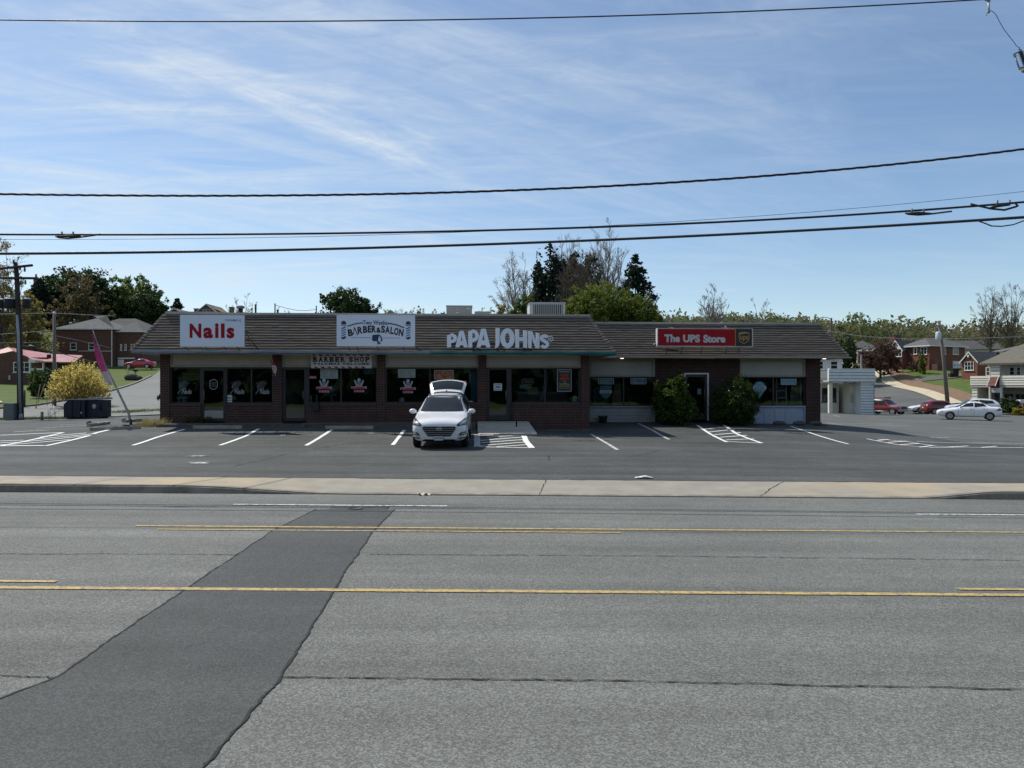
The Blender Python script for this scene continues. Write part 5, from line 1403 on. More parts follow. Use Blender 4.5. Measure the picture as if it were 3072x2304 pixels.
class Car:
 def __init__(s,name,label,loc,rz,st,paint,wheels,wr_,cat='car',pitch=0.0,group=None,sub=2,roll=0.0):
  s.e=thing(name,label,cat,loc,0,group)
  s.e.rotation_euler=(roll,pitch,rz)
  me=body_mesh(name,st,paint,wheels,wr_,sub)
  s.body=bpy.data.objects.new('body',me);C.objects.link(s.body);s.body.parent=s.e
  s.bvh=BVHTree.FromPolygons([v.co for v in me.vertices],[tuple(p.vertices)for p in me.polygons])
  s.paint=paint;s.wr=wr_;s.wheels=wheels
 def skin(s,poly,face,nz=6,ny=10,off=.006,mb=None,m=0,thick=0):
  """a thin shell lying on the body: face 'f','b' (y,z) or 'l','r' (x,z) or 't' (x,y)"""
  mb=mb or MB();rows=[]
  for row in scan(poly,nz,ny):
   r=[]
   for a,z in row:
    if face=='f':o,d=Vector((4,a,z)),Vector((-1,0,0))
    elif face=='b':o,d=Vector((-4,a,z)),Vector((1,0,0))
    elif face=='l':o,d=Vector((a,3,z)),Vector((0,-1,0))
    elif face=='r':o,d=Vector((a,-3,z)),Vector((0,1,0))
    else:o,d=Vector((a,z,4)),Vector((0,0,-1))
    h=s.bvh.ray_cast(o,d)
    p=h[0]if h[0]is not None else(r[-1]if r else None)
    if h[0]is not None:p=p+h[1]*off-d*off*.4
    r.append(p)
   k=next((q for q in r if q is not None),None)
   if k is None:continue
   rows.append([q if q is not None else k for q in r])
  mb.loft(rows,m,True)
  return mb
 def part(s,name,mb,mats,parent=None):
  return mb.build(name,mats,parent or s.e)
 def patch(s,name,poly,face,mat,nz=6,ny=10,off=.006,parent=None,both=False):
  o=s.part(name,s.skin(poly,face,nz,ny,off),mat,parent)
  if both:s.part(name,s.skin([(-a,z)for a,z in poly]if face in 'fb' else poly,face if face in 'fb' else{'l':'r','r':'l'}[face],nz,ny,off),mat,parent)
  return o
 def add_wheels(s,w=.225,spokes=5,rim=None):
  for(wx,wy)in s.wheels:
   sg=1 if wy>0 else-1;r=s.wr
   e=MB();y=wy
   prof=[(r*.66,-w/2),(r*.93,-w/2),(r,-w/2+.03),(r,w/2-.03),(r*.93,w/2),(r*.66,w/2)]
   e.lathe(prof,(wx,y,r),28,0,'y',True,False);ty=s.part('wheel',e,M_TYRE)
   e=MB();yo=y+sg*(w/2-.035)
   e.lathe([(r*.66,-.012),(r*.67,.0),(r*.62,.012)],(wx,yo,r),24,0,'y')
   for k in range(spokes):
    a=2*math.pi*k/spokes+.3
    c,d=math.cos(a),math.sin(a);t_=.055*r/.33
    p=[(c*.05-d*t_,d*.05+c*t_),(c*r*.63-d*t_*.8,d*r*.63+c*t_*.8),(c*r*.63+d*t_*.8,d*r*.63-c*t_*.8),(c*.05+d*t_,d*.05-c*t_)]
    ys=(yo+sg*.012,yo+sg*.034)
    e.add([(wx+q[0],ys[0],r+q[1])for q in p]+[(wx+q[0],ys[1],r+q[1])for q in p],[(0,1,2,3),(7,6,5,4),(0,4,5,1),(1,5,6,2),(2,6,7,3),(3,7,4,0)],0)
   e.lathe([(.001,yo+sg*.02-yo),(.06,sg*.03),(.001,sg*.045)],(wx,yo,r),12,0,'y')
   s.part('rim',e,rim or M_RIM,ty)
 def mirrors(s,x,y,z,mat,k=1.0):
  for sg in(-1,1):
   m=MB();m.ball((x,sg*(y+.10*k),z),.075*k,.125*k,.085*k,12,8);m.tube([(x,sg*(y-.06),z-.06),(x,sg*(y+.05),z-.03)],.03,6)
   s.part('wing_mirror',m,mat)
 def handles(s,pts,mat):
  for(x,z)in pts:
   for f in 'lr':
    s.part('door_handle',s.skin([(x-.09,z-.014),(x+.09,z-.014),(x+.09,z+.014),(x-.09,z+.014)],f,1,3,.03),mat)
    # --- the white car with the open tailgate, facing the road
st=[(2.20,.36,.50,.52,.60,.66,.60,.72,.50,.75,.42,.012),(2.17,.29,.66,.50,.74,.72,.74,.79,.62,.82,.46,.02),(2.08,.25,.78,.52,.85,.83,.84,.88,.68,.91,.48,.025),
 (1.90,.24,.85,.56,.90,.90,.885,.945,.72,.97,.49,.03),(1.5,.24,.87,.58,.92,.96,.905,1.00,.73,1.03,.5,.032),(1.08,.24,.87,.60,.925,1.01,.91,1.06,.74,1.08,.5,.03),
 (.94,.24,.87,.60,.925,1.025,.91,1.09,.76,1.12,.62,.025),(.55,.24,.87,.60,.925,1.035,.91,1.20,.755,1.355,.64,.03),(.16,.24,.87,.60,.925,1.04,.91,1.30,.755,1.565,.60,.035),
 (-.2,.24,.87,.60,.925,1.05,.91,1.31,.755,1.615,.595,.035),(-1.1,.24,.87,.60,.925,1.06,.905,1.31,.745,1.605,.58,.035),(-1.72,.26,.86,.62,.915,1.08,.88,1.31,.70,1.55,.55,.03),
 (-2.05,.30,.80,.64,.87,1.08,.83,1.22,.66,1.30,.52,.02),(-2.24,.38,.70,.64,.78,1.0,.74,1.06,.6,1.08,.48,.02)]
P_WHITE=car_paint('white_car_paint',(0.80,0.80,0.80))
fx_,fy_=hit(1311,1338) # contact of the front tyres
cy_=fy_+1.33
cx_=(1311-CU)/F*(fy_-.9)+.02
zf,zr_=gz(cx_,cy_-1.33),gz(cx_,cy_+1.33)
wl=[(1.33,.79),(1.33,-.79),(-1.34,.79),(-1.34,-.79)]
suv=Car('parked_car','white compact suv with its tailgate raised parked before the barber windows',(cx_,cy_,(zf+zr_)/2+.005),RAD(-90+1.2),st,P_WHITE,wl,.345,pitch=math.atan2(zr_-zf,2.67))
suv.add_wheels()
suv.patch('windscreen',[(-.73,1.13),(.73,1.13),(.57,1.555),(-.57,1.555)],'f',M_CARGLASS,8,12,.008)
gm=suv.patch('grille',[(-.36,.44),(.36,.44),(.545,.70),(.50,.752),(-.50,.752),(-.545,.70)],'f',M_PLASTIC,7,16,.012)
for z,w in((.495,.39),(.56,.44),(.628,.48),(.694,.515)):
 suv.patch('grille_bar',[(-w,z-.007),(w,z-.007),(w,z+.007),(-w,z+.007)],'f',M_BAR,1,16,.018,gm)
m=MB()
def emb(pts,w):
 n=len(pts);rows=[[],[]]
 for i,p in enumerate(pts):
  d=(Vector(pts[min(i+1,n-1)])-Vector(pts[max(0,i-1)])).normalized();nr=Vector((-d.y,d.x))*w
  for k,sg in((0,1),(1,-1)):
   q=Vector(p)+nr*sg;h=suv.bvh.ray_cast(Vector((4,q.x,q.y)),Vector((-1,0,0)));rows[k].append((h[0].x+.035,q.x,q.y))
 m.loft(rows,0,False)
emb(arc(0,.685,.095,.048,0,360,22),.008);emb([(-.05,.652),(-.035,.69),(-.03,.715)],.012);emb([(.03,.655),(.035,.69),(.05,.718)],.012);emb([(-.035,.682),(.0,.69),(.035,.688)],.011)
suv.part('emblem',m,M_CHROME,gm)
for sg in(-1,1):
 hl=suv.part('headlight',suv.skin([(sg*a,z)for a,z in((.875,.985),(.80,.975),(.535,.80),(.615,.752),(.86,.785))],'f',6,8,.012),M_LENSD)
 suv.part('lamp_lens',suv.skin([(sg*a,z)for a,z in((.855,.93),(.66,.845),(.66,.79),(.84,.81))],'f',4,6,.018),M_LENS,hl)
 fg=suv.part('fog_lamp',suv.skin([(sg*a,z)for a,z in((.86,.595),(.70,.575),(.61,.475),(.86,.475))],'f',4,6,.010),M_PLASTIC)
 suv.part('lamp_lens',suv.skin([(sg*a,z)for a,z in((.83,.555),(.73,.545),(.69,.50),(.83,.50))],'f',3,4,.018),M_LENS,fg)
 suv.part('daytime_lamp',suv.skin([(sg*a,z)for a,z in((.86,.455),(.60,.448),(.60,.435),(.86,.425))],'f',2,6,.02),M_CHROME)
 suv.part('bumper_vent',suv.skin([(sg*a,z)for a,z in((.85,.415),(.56,.400),(.68,.355),(.80,.365))],'f',3,6,.010),M_PLASTIC)
suv.patch('lower_grille',[(-.56,.275),(.56,.275),(.48,.345),(-.48,.345)],'f',M_PLASTIC,3,14,.012)
h=suv.bvh.ray_cast(Vector((4,0,.37)),Vector((-1,0,0)))[0]
m=MB();m.box(h.x+.02,h.x+.035,-.175,.14,.30,.455,0);pl_=suv.part('number_plate',m,M_PLASTIC)
m=MB();m.box(h.x+.036,h.x+.04,-.165,.13,.312,.445,0);suv.part('plate_face',m,vmat('plate_face',(0.62,0.66,0.66),(0.55,0.6,0.6),9,.4),pl_)
m=MB();MR=Matrix.Translation((h.x+.043,0,0))@Matrix.Rotation(RAD(90),4,'Z')
put_text(m,'JZV·4563',-.145,.11,.345,.415,0,0,.02,M=MR);suv.part('plate_lettering',m,M_NAVY,pl_)
suv.mirrors(.72,.90,1.12,P_WHITE)
for f in 'lr':
 suv.part('side_window',suv.skin([(.52,1.10),(-.42,1.11),(-.42,1.52),(.12,1.50)],f,6,8,.008),M_CARGLASS)
 suv.part('side_window',suv.skin([(-.47,1.11),(-1.25,1.13),(-1.25,1.52),(-.47,1.53)],f,6,8,.008),M_CARGLASS)
 suv.part('roof_rail',suv.skin([(.1,1.585),(-1.6,1.585),(-1.6,1.60),(.1,1.60)],f,1,12,.03),M_PLASTIC)
 suv.part('sill_cladding',suv.skin([(.95,.33),(-.95,.33),(-.95,.42),(.95,.42)],f,2,10,.012),M_PLASTIC)
suv.handles([(-.25,.93),(-1.1,.95)],P_WHITE)
suv.part('sunroof_strip',suv.skin([(.06,-.50),(.06,.50),(.13,.48),(.13,-.48)][::1],'t',2,10,.010),M_PLASTIC)if False else None
m=MB();rows=[]
for x in(.15,.08,.0):
 rows.append([(x,y,(suv.bvh.ray_cast(Vector((x,y,4)),Vector((0,0,-1)))[0].z+.009))for y in np.linspace(-.5,.5,12)])
m.loft(rows,0,True);suv.part('roof_trim',m,M_PLASTIC)
m=MB();zq=suv.bvh.ray_cast(Vector((-1.35,0,4)),Vector((0,0,-1)))[0].z
m.prism([(-1.28,zq-.01),(-1.42,zq-.01),(-1.46,zq+.10),(-1.40,zq+.09)],-.022,.022);suv.part('antenna_fin',m,M_PLASTIC)
# wipers
for y0,y1 in((-.55,-.02),(.05,.62)):
 m=MB();pts=[]
 for k in range(7):
  y=y0+(y1-y0)*k/6;z=1.135+.05*(k/6);hh=suv.bvh.ray_cast(Vector((4,y,z)),Vector((-1,0,0)))[0];pts.append((hh.x+.02,y,z))
 m.tube(pts,.009,5);suv.part('wiper',m,M_PLASTIC)
 # raised tailgate
hx,hz=-1.70,1.585
g=MB();gl=MB();rows=[];L=[(0,0),(.12,.075),(.30,.19),(.52,.325),(.62,.36),(.80,.36),(.98,.345),(1.02,.30)]
def gw(i):return(.60,.62,.655,.69,.70,.70,.68,.66)[i]
for i,(a,b)in enumerate(L):
 rows.append([(hx-a-.05*(1-q*q)*(i>2),gw(i)*q,hz+b+.10*(1-q*q)*(1 if i>1 else .6)-.05*(abs(q)>.95))for q in np.linspace(-1,1,17)])
g.loft(rows,0,True);g.loft([[(p[0]-.02,p[1],p[2]-.035)for p in r]for r in rows][::-1],1,True)
e=[r[0]for r in rows],[r[-1]for r in rows]
for q in e:g.loft([q,[(p[0]-.02,p[1],p[2]-.035)for p in q]],0,True)
g.loft([rows[-1],[(p[0]-.02,p[1],p[2]-.035)for p in rows[-1]]],0,True)
tg=suv.part('tailgate',g,[P_WHITE,M_PLASTIC])
gr=[[Vector(p)+Vector((.008,0,.012))for p in rows[i][1:-1]]for i in(1,2,3)]
gl.loft(gr,0,True);suv.part('rear_window',gl,M_CARGLASS,tg)
for sg in(-1,1):
 m=MB();m.tube([(hx-.1,sg*.60,1.25),(hx-.55,sg*.62,hz+.28)],.012,6);suv.part('gas_strut',m,M_PLASTIC,tg)
 m=MB();m.ball((hx-.95,sg*.66,hz+.36),.05,.05,.035);suv.part('tail_lamp',m,M_TAIL,tg)
 # --- sedan
SED=[(2.18,.40,.45,.50,.58,.58,.58,.63,.48,.66,.40,.01),(2.10,.30,.64,.48,.74,.62,.73,.68,.60,.71,.44,.02),(1.85,.24,.76,.50,.82,.72,.81,.78,.66,.80,.46,.03),(1.3,.22,.79,.52,.845,.81,.83,.86,.68,.88,.46,.03),
 (.95,.22,.79,.52,.85,.86,.835,.91,.69,.935,.52,.03),(.55,.22,.79,.52,.85,.90,.835,1.02,.70,1.15,.56,.03),(.10,.22,.79,.52,.85,.92,.835,1.14,.69,1.375,.53,.03),
 (-.35,.22,.79,.52,.85,.93,.835,1.15,.69,1.405,.52,.03),(-.85,.22,.79,.52,.85,.94,.83,1.15,.68,1.37,.51,.03),(-1.30,.22,.79,.54,.845,.96,.825,1.07,.66,1.15,.52,.03),(-1.55,.24,.78,.55,.84,.975,.81,1.01,.66,1.03,.50,.03),
 (-2.0,.30,.72,.58,.80,.95,.77,.985,.62,1.0,.46,.03),(-2.18,.36,.60,.60,.70,.86,.68,.90,.55,.92,.42,.02)]
def side_glass(car,polys):
 for f in 'lr':
  for p in polys:car.part('side_window',car.skin(p,f,5,8,.008),M_CARGLASS)
def at(u,v,lo=16.8,hi=240):
 x,y=hit(u,v,lo,hi);return Vector((x,y,gz(x,y)))
WS=[(1.27,.74),(1.27,-.74),(-1.33,.74),(-1.33,-.74)]
a=at(2857,1261,40,75);b=at(2960,1262,40,75);c_=(a+b)/2
sed=Car('sedan','white four-door sedan parked sideways at the front of the right car park',(c_.x+.35,c_.y+.7,(a.z+b.z)/2+.03),RAD(152),SED,P_WHITE,WS,.31)
sed.add_wheels(.20,6)
side_glass(sed,[[(.58,.97),(-.28,.985),(-.28,1.345),(.10,1.33)],[(-.34,.99),(-1.20,1.01),(-.88,1.31),(-.34,1.345)]])
sed.patch('windscreen',[(-.66,.96),(.66,.96),(.50,1.36),(-.50,1.36)],'f',M_CARGLASS,6,10,.008)
sed.patch('rear_window',[(-.62,1.05),(.62,1.05),(.48,1.34),(-.48,1.34)],'b',M_CARGLASS,6,10,.008)
for f in 'lr':
 sed.part('headlight',sed.skin([(2.10,.60),(1.78,.63),(1.74,.72),(2.02,.68)],f,3,5,.010),M_LENS)
 sed.part('marker_lamp',sed.skin([(2.02,.54),(1.92,.54),(1.92,.57),(2.02,.57)],f,1,2,.010),M_AMBER)
 sed.part('tail_lamp',sed.skin([(-1.72,.72),(-2.10,.74),(-2.06,.93),(-1.92,.94)],f,4,5,.010),M_TAIL)
 sed.part('side_moulding',sed.skin([(.95,.535),(-.95,.545),(-.95,.575),(.95,.565)],f,1,10,.018),P_WHITE)
 sed.part('rocker_shadow_gap',sed.skin([(.92,.25),(-.95,.25),(-.95,.275),(.92,.275)],f,1,8,.006),M_PLASTIC)
 for x in(.72,-.31,-1.18):sed.part('door_seam',sed.skin([(x-.006,.33),(x+.006,.33),(x+.006,.93),(x-.006,.93)],f,6,1,.004),M_PLASTIC)
sed.handles([(-.12,.83),(-.98,.85)],M_PLASTIC)
sed.mirrors(.55,.80,1.0,M_PLASTIC,.8)
# --- silver-white suv behind it
SUV2=[(x,zb,wb,zm,wm,zs,ws,zc,wc,zr,wr,cr)for(x,zb,wb,zm,wm,zs,ws,zc,wc,zr,wr,cr)in st]
P_SILVER=car_paint('pearl_white_paint',(0.66,0.67,0.68))
a=P(2915,1253,70)
suv2=Car('suv','pearl white suv parked nose left behind the white sedan',(a.x,a.y,gz(a.x,a.y)+.03),RAD(160),SUV2,P_SILVER,wl,.345)
suv2.add_wheels()
side_glass(suv2,[[(.52,1.10),(-.42,1.11),(-.42,1.52),(.12,1.50)],[(-.47,1.11),(-1.75,1.15),(-1.55,1.47),(-.47,1.53)]])
suv2.patch('windscreen',[(-.73,1.13),(.73,1.13),(.57,1.555),(-.57,1.555)],'f',M_CARGLASS,8,12,.008)
suv2.patch('grille',[(-.3,.52),(.3,.52),(.42,.72),(-.42,.72)],'f',M_PLASTIC,4,8,.012)
for sg in(-1,1):suv2.part('headlight',suv2.skin([(sg*q,z)for q,z in((.85,.93),(.55,.82),(.62,.76),(.84,.80))],'f',4,6,.012),M_LENS)
suv2.mirrors(.72,.90,1.12,P_SILVER);suv2.handles([(-.25,.93),(-1.1,.95)],P_SILVER)
# --- red crossover seen from its tail
P_RED=car_paint('dark_red_paint',(0.20,0.012,0.018))
a=P(2828,1246,85)
red=Car('suv','dark red crossover suv parked tail left before the hill road',(a.x,a.y,gz(a.x,a.y)+.03),RAD(-2),SUV2,P_RED,wl,.36)
red.add_wheels(.23,5)
side_glass(red,[[(.52,1.10),(-.42,1.11),(-.42,1.50),(.12,1.48)],[(-.47,1.11),(-1.70,1.18),(-1.45,1.46),(-.47,1.51)]])
red.patch('rear_window',[(-.62,1.18),(.62,1.18),(.50,1.45),(-.50,1.45)],'b',M_CARGLASS,5,10,.01)
for sg in(-1,1):red.part('tail_lamp',red.skin([(sg*q,z)for q,z in((.80,1.02),(.42,1.0),(.42,.92),(.78,.90))],'b',3,5,.012),M_TAIL)
red.patch('number_plate',[(-.18,.76),(.18,.76),(.18,.88),(-.18,.88)],'b',M_VINYL,1,3,.02)
red.patch('rear_bumper_cladding',[(-.70,.42),(.70,.42),(.74,.58),(-.74,.58)],'b',M_PLASTIC,3,8,.012)
for f in 'lr':red.part('sill_cladding',red.skin([(.95,.32),(-.95,.32),(-.95,.42),(.95,.42)],f,2,8,.012),M_PLASTIC)
red.mirrors(.72,.90,1.12,P_RED);red.handles([(-.25,.93),(-1.1,.95)],P_RED)
# --- white sedan half hidden by it
a=P(2786,1246,90)
sed2=Car('sedan','white sedan peeking out nose left from behind the dark red suv',(a.x,a.y,gz(a.x,a.y)+.03),RAD(172),SED,P_WHITE,WS,.32)
sed2.add_wheels(.2,5)
sed2.patch('windscreen',[(-.66,.96),(.66,.96),(.50,1.36),(-.50,1.36)],'f',M_CARGLASS,6,10,.008)
side_glass(sed2,[[(.58,.97),(-.28,.985),(-.28,1.345),(.10,1.33)]])
sed2.patch('grille',[(-.42,.46),(.42,.46),(.5,.55),(-.5,.55)],'f',M_PLASTIC,3,8,.012)
for sg in(-1,1):sed2.part('headlight',sed2.skin([(sg*q,z)for q,z in((.72,.67),(.5,.64),(.5,.58),(.7,.58))],'f',3,5,.012),M_LENS)
# --- boxy red off-roader with silver bumper
XT=[(2.22,.46,.60,.62,.76,.80,.76,.86,.64,.90,.46,.01),(2.14,.40,.78,.62,.84,.92,.83,.97,.70,1.0,.5,.02),(1.8,.38,.83,.66,.88,.98,.86,1.03,.72,1.06,.5,.03),(1.05,.36,.84,.70,.89,1.02,.87,1.08,.74,1.11,.52,.03),
 (.90,.36,.84,.70,.89,1.04,.87,1.14,.76,1.18,.62,.02),(.62,.36,.84,.70,.89,1.05,.87,1.28,.77,1.46,.66,.02),(.38,.36,.84,.70,.89,1.06,.87,1.40,.765,1.72,.64,.03),(-.2,.36,.84,.70,.89,1.06,.87,1.42,.765,1.77,.64,.03),
 (-1.3,.36,.84,.70,.89,1.06,.865,1.42,.76,1.78,.64,.03),(-2.02,.38,.82,.70,.87,1.05,.85,1.40,.74,1.74,.62,.02),(-2.2,.44,.76,.70,.82,1.0,.80,1.30,.70,1.55,.58,.02)]
P_BRED=car_paint('bright_red_paint',(0.17,0.010,0.012))
a=at(2640,1246,65,110)
a=P(2655,1246,84)
xt=Car('off_roader','boxy red off-roader with silver bumper and roof rack beside the grey sided building',(a.x,a.y,gz(a.x,a.y)+.03),RAD(-58),XT,P_BRED,[(1.38,.77),(1.38,-.77),(-1.33,.77),(-1.33,-.77)],.385)
xt.add_wheels(.26,6)
xt.patch('windscreen',[(-.70,1.17),(.70,1.17),(.60,1.68),(-.60,1.68)],'f',M_CARGLASS,6,10,.01)
side_glass(xt,[[(.60,1.12),(-.32,1.13),(-.32,1.64),(.36,1.64)],[(-.38,1.13),(-1.15,1.14),(-1.15,1.64),(-.38,1.64)],[(-1.22,1.15),(-1.95,1.16),(-1.95,1.62),(-1.22,1.64)]])
xt.patch('grille',[(-.50,.74),(.50,.74),(.5,.90),(-.5,.90)],'f',M_PLASTIC,4,8,.012)
for sg in(-1,1):xt.part('headlight',xt.skin([(sg*q,z)for q,z in((.76,.92),(.52,.92),(.52,.76),(.76,.76))],'f',3,4,.014),M_LENS)
m=MB();m.loft([[(2.32-.25*abs(q)**3,.92*q,z)for q in np.linspace(-1,1,13)]for z in(.44,.50,.66,.70)],0,True);m.loft([[(2.0,.92*q,z)for q in np.linspace(-1,1,13)]for z in(.44,.70)],0,False);xt.part('front_bumper',m,M_SILVER)
m=MB();m.box(2.33,2.345,-.16,.16,.54,.66);xt.part('number_plate',m,M_VINYL)
for sg in(-1,1):
 m=MB();m.tube([(.3,sg*.58,1.80),(.2,sg*.58,1.90),(-1.6,sg*.58,1.90),(-1.7,sg*.58,1.80)],.03,6);xt.part('roof_rail',m,M_PLASTIC)
 m=MB();m.tube([(.95,sg*.92,.42),(-.9,sg*.92,.42)],.05,8);xt.part('side_step',m,M_SILVER)
for x in(.1,-.7,-1.5):
 m=MB();m.tube([(x,-.58,1.90),(x,.58,1.90)],.025,6);xt.part('rack_bar',m,M_PLASTIC)
m=MB();m.box(.22,.42,-.45,.45,1.85,1.97);xt.part('rack_fairing',m,M_PLASTIC)
xt.mirrors(.62,.88,1.2,M_PLASTIC);xt.handles([(-.2,.98),(-1.05,.98)],M_PLASTIC)
# --- red coupe on the rise at the left
COU=[(x,zb,wb,zm,wm,zs,ws,zc,wc,zr*(1.0 if zr<.9 else .95),wr,cr)for(x,zb,wb,zm,wm,zs,ws,zc,wc,zr,wr,cr)in SED]
P_CRED=car_paint('crimson_paint',(0.42,0.012,0.05))
a=at(420,1108,100,145)
cou=Car('coupe','crimson car parked on the drive before the grey hip-roofed brick house',(a.x,a.y,a.z+.08),RAD(180+4),COU,P_CRED,WS,.33)
cou.e.scale=(1.08,1.12,1.22)
cou.add_wheels(.22,5)
side_glass(cou,[[(.58,.97),(-.28,.985),(-.28,1.29),(.10,1.28)],[(-.34,.99),(-1.10,1.01),(-.85,1.25),(-.34,1.29)]])
cou.patch('windscreen',[(-.66,.96),(.66,.96),(.50,1.30),(-.50,1.30)],'f',M_CARGLASS,6,10,.008)
for sg in(-1,1):cou.part('headlight',cou.skin([(sg*q,z)for q,z in((.72,.67),(.5,.64),(.5,.58),(.7,.58))],'f',3,5,.012),M_LENS)
cou.mirrors(.55,.80,1.0,P_CRED,.8)
# --- dark car in the shade by the far house
a=at(2648,1091,100,170)
P_DARK=car_paint('black_car_paint',(0.012,0.012,0.014))
dk=Car('pickup','black vehicle parked in the tree shade by the white gabled brick house',(a.x,a.y,a.z+.05),RAD(176),SUV2,P_DARK,wl,.35)
dk.add_wheels(.23,5)
side_glass(dk,[[(.52,1.10),(-.42,1.11),(-.42,1.52),(.12,1.50)],[(-.47,1.11),(-1.75,1.15),(-1.55,1.47),(-.47,1.53)]])
# ------------------------------------------------------------------ street furniture
M_WOOD=vmat('weathered_pole_wood',(0.19,0.165,0.14),(0.12,0.105,0.09),3,.95,stretch=(6,6,.5),bump=.5)
M_WOODD=vmat('dark_pole_wood',(0.055,0.046,0.04),(0.035,0.03,0.027),3,.95,stretch=(6,6,.5))
M_GALV=vmat('galvanised_conduit',(0.36,0.38,0.40),(0.29,0.31,0.33),4,.45,.3)
M_TRANSF=vmat('dark_transformer',(0.010,0.010,0.011),(0.018,0.018,0.019),5,.7)
M_TRANSP=vmat('pale_transformer',(0.52,0.55,0.58),(0.44,0.47,0.5),5,.45)
M_CABLE=vmat('black_cable',(0.012,0.012,0.014),(0.022,0.022,0.025),8,.55)
M_ALUM=vmat('aluminium_cable',(0.30,0.31,0.32),(0.22,0.23,0.24),8,.5,.3)
M_CERAM=vmat('brown_insulator',(0.05,0.04,0.038),(0.08,0.066,0.06),6,.25)
# wheel stops
def wheel_stop(u0,v0,u1,v1,label):
 a,b=at(u0,v0),at(u1,v1);d=b-a;L=math.hypot(d.x,d.y);rz=math.atan2(d.y,d.x)
 c=(a+b)/2;m=MB();r=random.Random(u0)
 prof=[(-.09,0),(-.075,.10),(-.055,.125),(.055,.125),(.075,.10),(.09,0)]
 n=10
 rows=[[(-L/2+L*i/n,p[0]*(1+r.uniform(-.04,.04)),p[1]*(1+r.uniform(-.05,.03))+d.z*(i/n-.5))for p in prof]for i in range(n+1)]
 m.loft(rows,0,False);m.face(list(reversed(rows[0])),0);m.face(rows[-1],0)
 o=m.build('wheel_stop',MATS['wheel_stop_concrete']);o.location=c;o.rotation_euler=(0,0,rz)
 return tag(o,label,'wheel stop','concrete wheel stops in the car park')
vmat('wheel_stop_concrete',(0.36,0.33,0.27),(0.24,0.22,0.18),3,.9,bump=.4)
wheel_stop(581,1285,726,1285,'long concrete wheel stop before the nail shop door')
wheel_stop(977,1286,1120,1287,'long concrete wheel stop before the barber windows left of the white car')
wheel_stop(271,1290,420,1285,'front concrete wheel stop under the leaning pink feather flag')
wheel_stop(266,1280,326,1273,'short worn concrete wheel stop tilted behind the front one on the left')
wheel_stop(372,1268,424,1264,'rearmost concrete wheel stop beside the base of the leaning flag')
for u,v,lb in((267,1276,'left'),(372,1267,'right')):
 a=at(u,v);m=MB();m.lathe([(.09,-.05),(.10,0),(.09,.05)],(0,0,-.03),14,0,'y');o=m.build('drain_pipe_end',M_GREY);o.location=a+Vector((0,0,.13));o.rotation_euler=(0,0,.5)
 tag(o,'dark round stub end lying at the '+('left end of the short tilted wheel stop' if lb=='left' else 'left end of the rearmost wheel stop'),'pipe end')
 # leaning feather flag
a=at(393,1276);t=thing('feather_flag','faded pink feather flag on a leaning white pole beside the shops','flag',a)
Yf=a.y;FP=lambda u,v:P(u,v,Yf)-a
pole=[FP(393,1274),FP(386,1240),FP(350,1165),FP(315,1095),FP(285,1010),FP(279,992)]
m=MB();m.tube(pole,[.05,.05,.04,.03,.02,.012],8);bpole=m.build('pole',vmat('grubby_white_pole',(0.45,0.43,0.44),(0.28,0.25,0.26),6,.6),t)
m=MB();r=random.Random(8);L_,R_=[],[]
for(ul,ur,v)in((281,283,1003),(284,292,1035),(288,306,1062),(293,318,1090),(303,326,1115),(318,335,1140),(331,340,1156)):
 q=.05*math.sin(v*.07);L_.append(FP(ul,v)+Vector((0,-.05+q,0)));R_.append(FP(ur,v)+Vector((0,-.10-q,0)))
mid=[(p+q)/2+Vector((0,-.07*math.sin(i*1.9),0))for i,(p,q)in enumerate(zip(L_,R_))]
m.loft([L_[:5],mid[:5],R_[:5]],0,True);m.loft([L_[4:],mid[4:],R_[4:]],1,True)
m.build('cloth',[vmat('faded_pink_cloth',(0.55,0.06,0.19),(0.46,0.05,0.16),3,.8),vmat('pale_pink_cloth',(0.62,0.50,0.53),(0.55,0.42,0.46),3,.8)],t)
m=MB();m.box(-.22,.22,-.22,.22,-.0,.05);m.tube([(0,0,.05),(-.02,0,.25)],.05,8);m.tube([(0,0,.03),(.3,-.25,.02)],.03,6);m.build('base',M_BLACK,t)
# dumpster
a=P(242,1257,41.5);z0=gz(a.x,a.y);k=41.5/F
t=thing('dumpster','dark blue steel dumpster with sloped left end before the yellow shrub','dumpster',(a.x,a.y,z0))
dx=lambda u:(u-242)*k;dz=lambda v:HC-(v-CV)*k-z0
m=MB();m.prism([(dx(191),.10),(dx(254),.10),(dx(254),dz(1200)),(dx(204),dz(1200)),(dx(191),dz(1213))],0,1.5,0)
m.box(dx(254)+.001,dx(293),.12,1.4,.10,dz(1201),0);m.box(dx(191)+.1,dx(293)-.1,.1,1.3,0,.10,0)
for u in(215,240,254):m.box(dx(u)-.03,dx(u)+.03,-.04,0,.1,dz(1202),0)
m.box(dx(188),dx(192),.3,.8,.5,.75,0);m.box(dx(293),dx(296),.3,.8,.5,.8,0)
m.build('bin_body',vmat('navy_bin_paint',(0.005,0.011,0.024),(0.008,0.014,0.028),4,.6),t)
m=MB();m.prism([(dx(203),dz(1200)+.002),(dx(252),dz(1200)+.002),(dx(252),dz(1196)),(dx(206),dz(1197.5))],-.05,1.5);m.prism([(dx(253),dz(1200)),(dx(295),dz(1199)),(dx(294),dz(1193)),(dx(258),dz(1194))],.06,1.5)
m.build('lid',vmat('grey_bin_lid',(0.30,0.31,0.32),(0.24,0.25,0.26),4,.5),t)
m=MB();disc(m,dx(279),dz(1219),.11,.13,.112,0);disc(m,dx(279),dz(1219),.085,.10,.109,1);disc(m,dx(279),dz(1219),.06,.07,.106,0);m.box(dx(239),dx(246),-.012,-.002,dz(1241),dz(1236),0)
m.build('sticker',[M_VINYL,M_GREY],t)
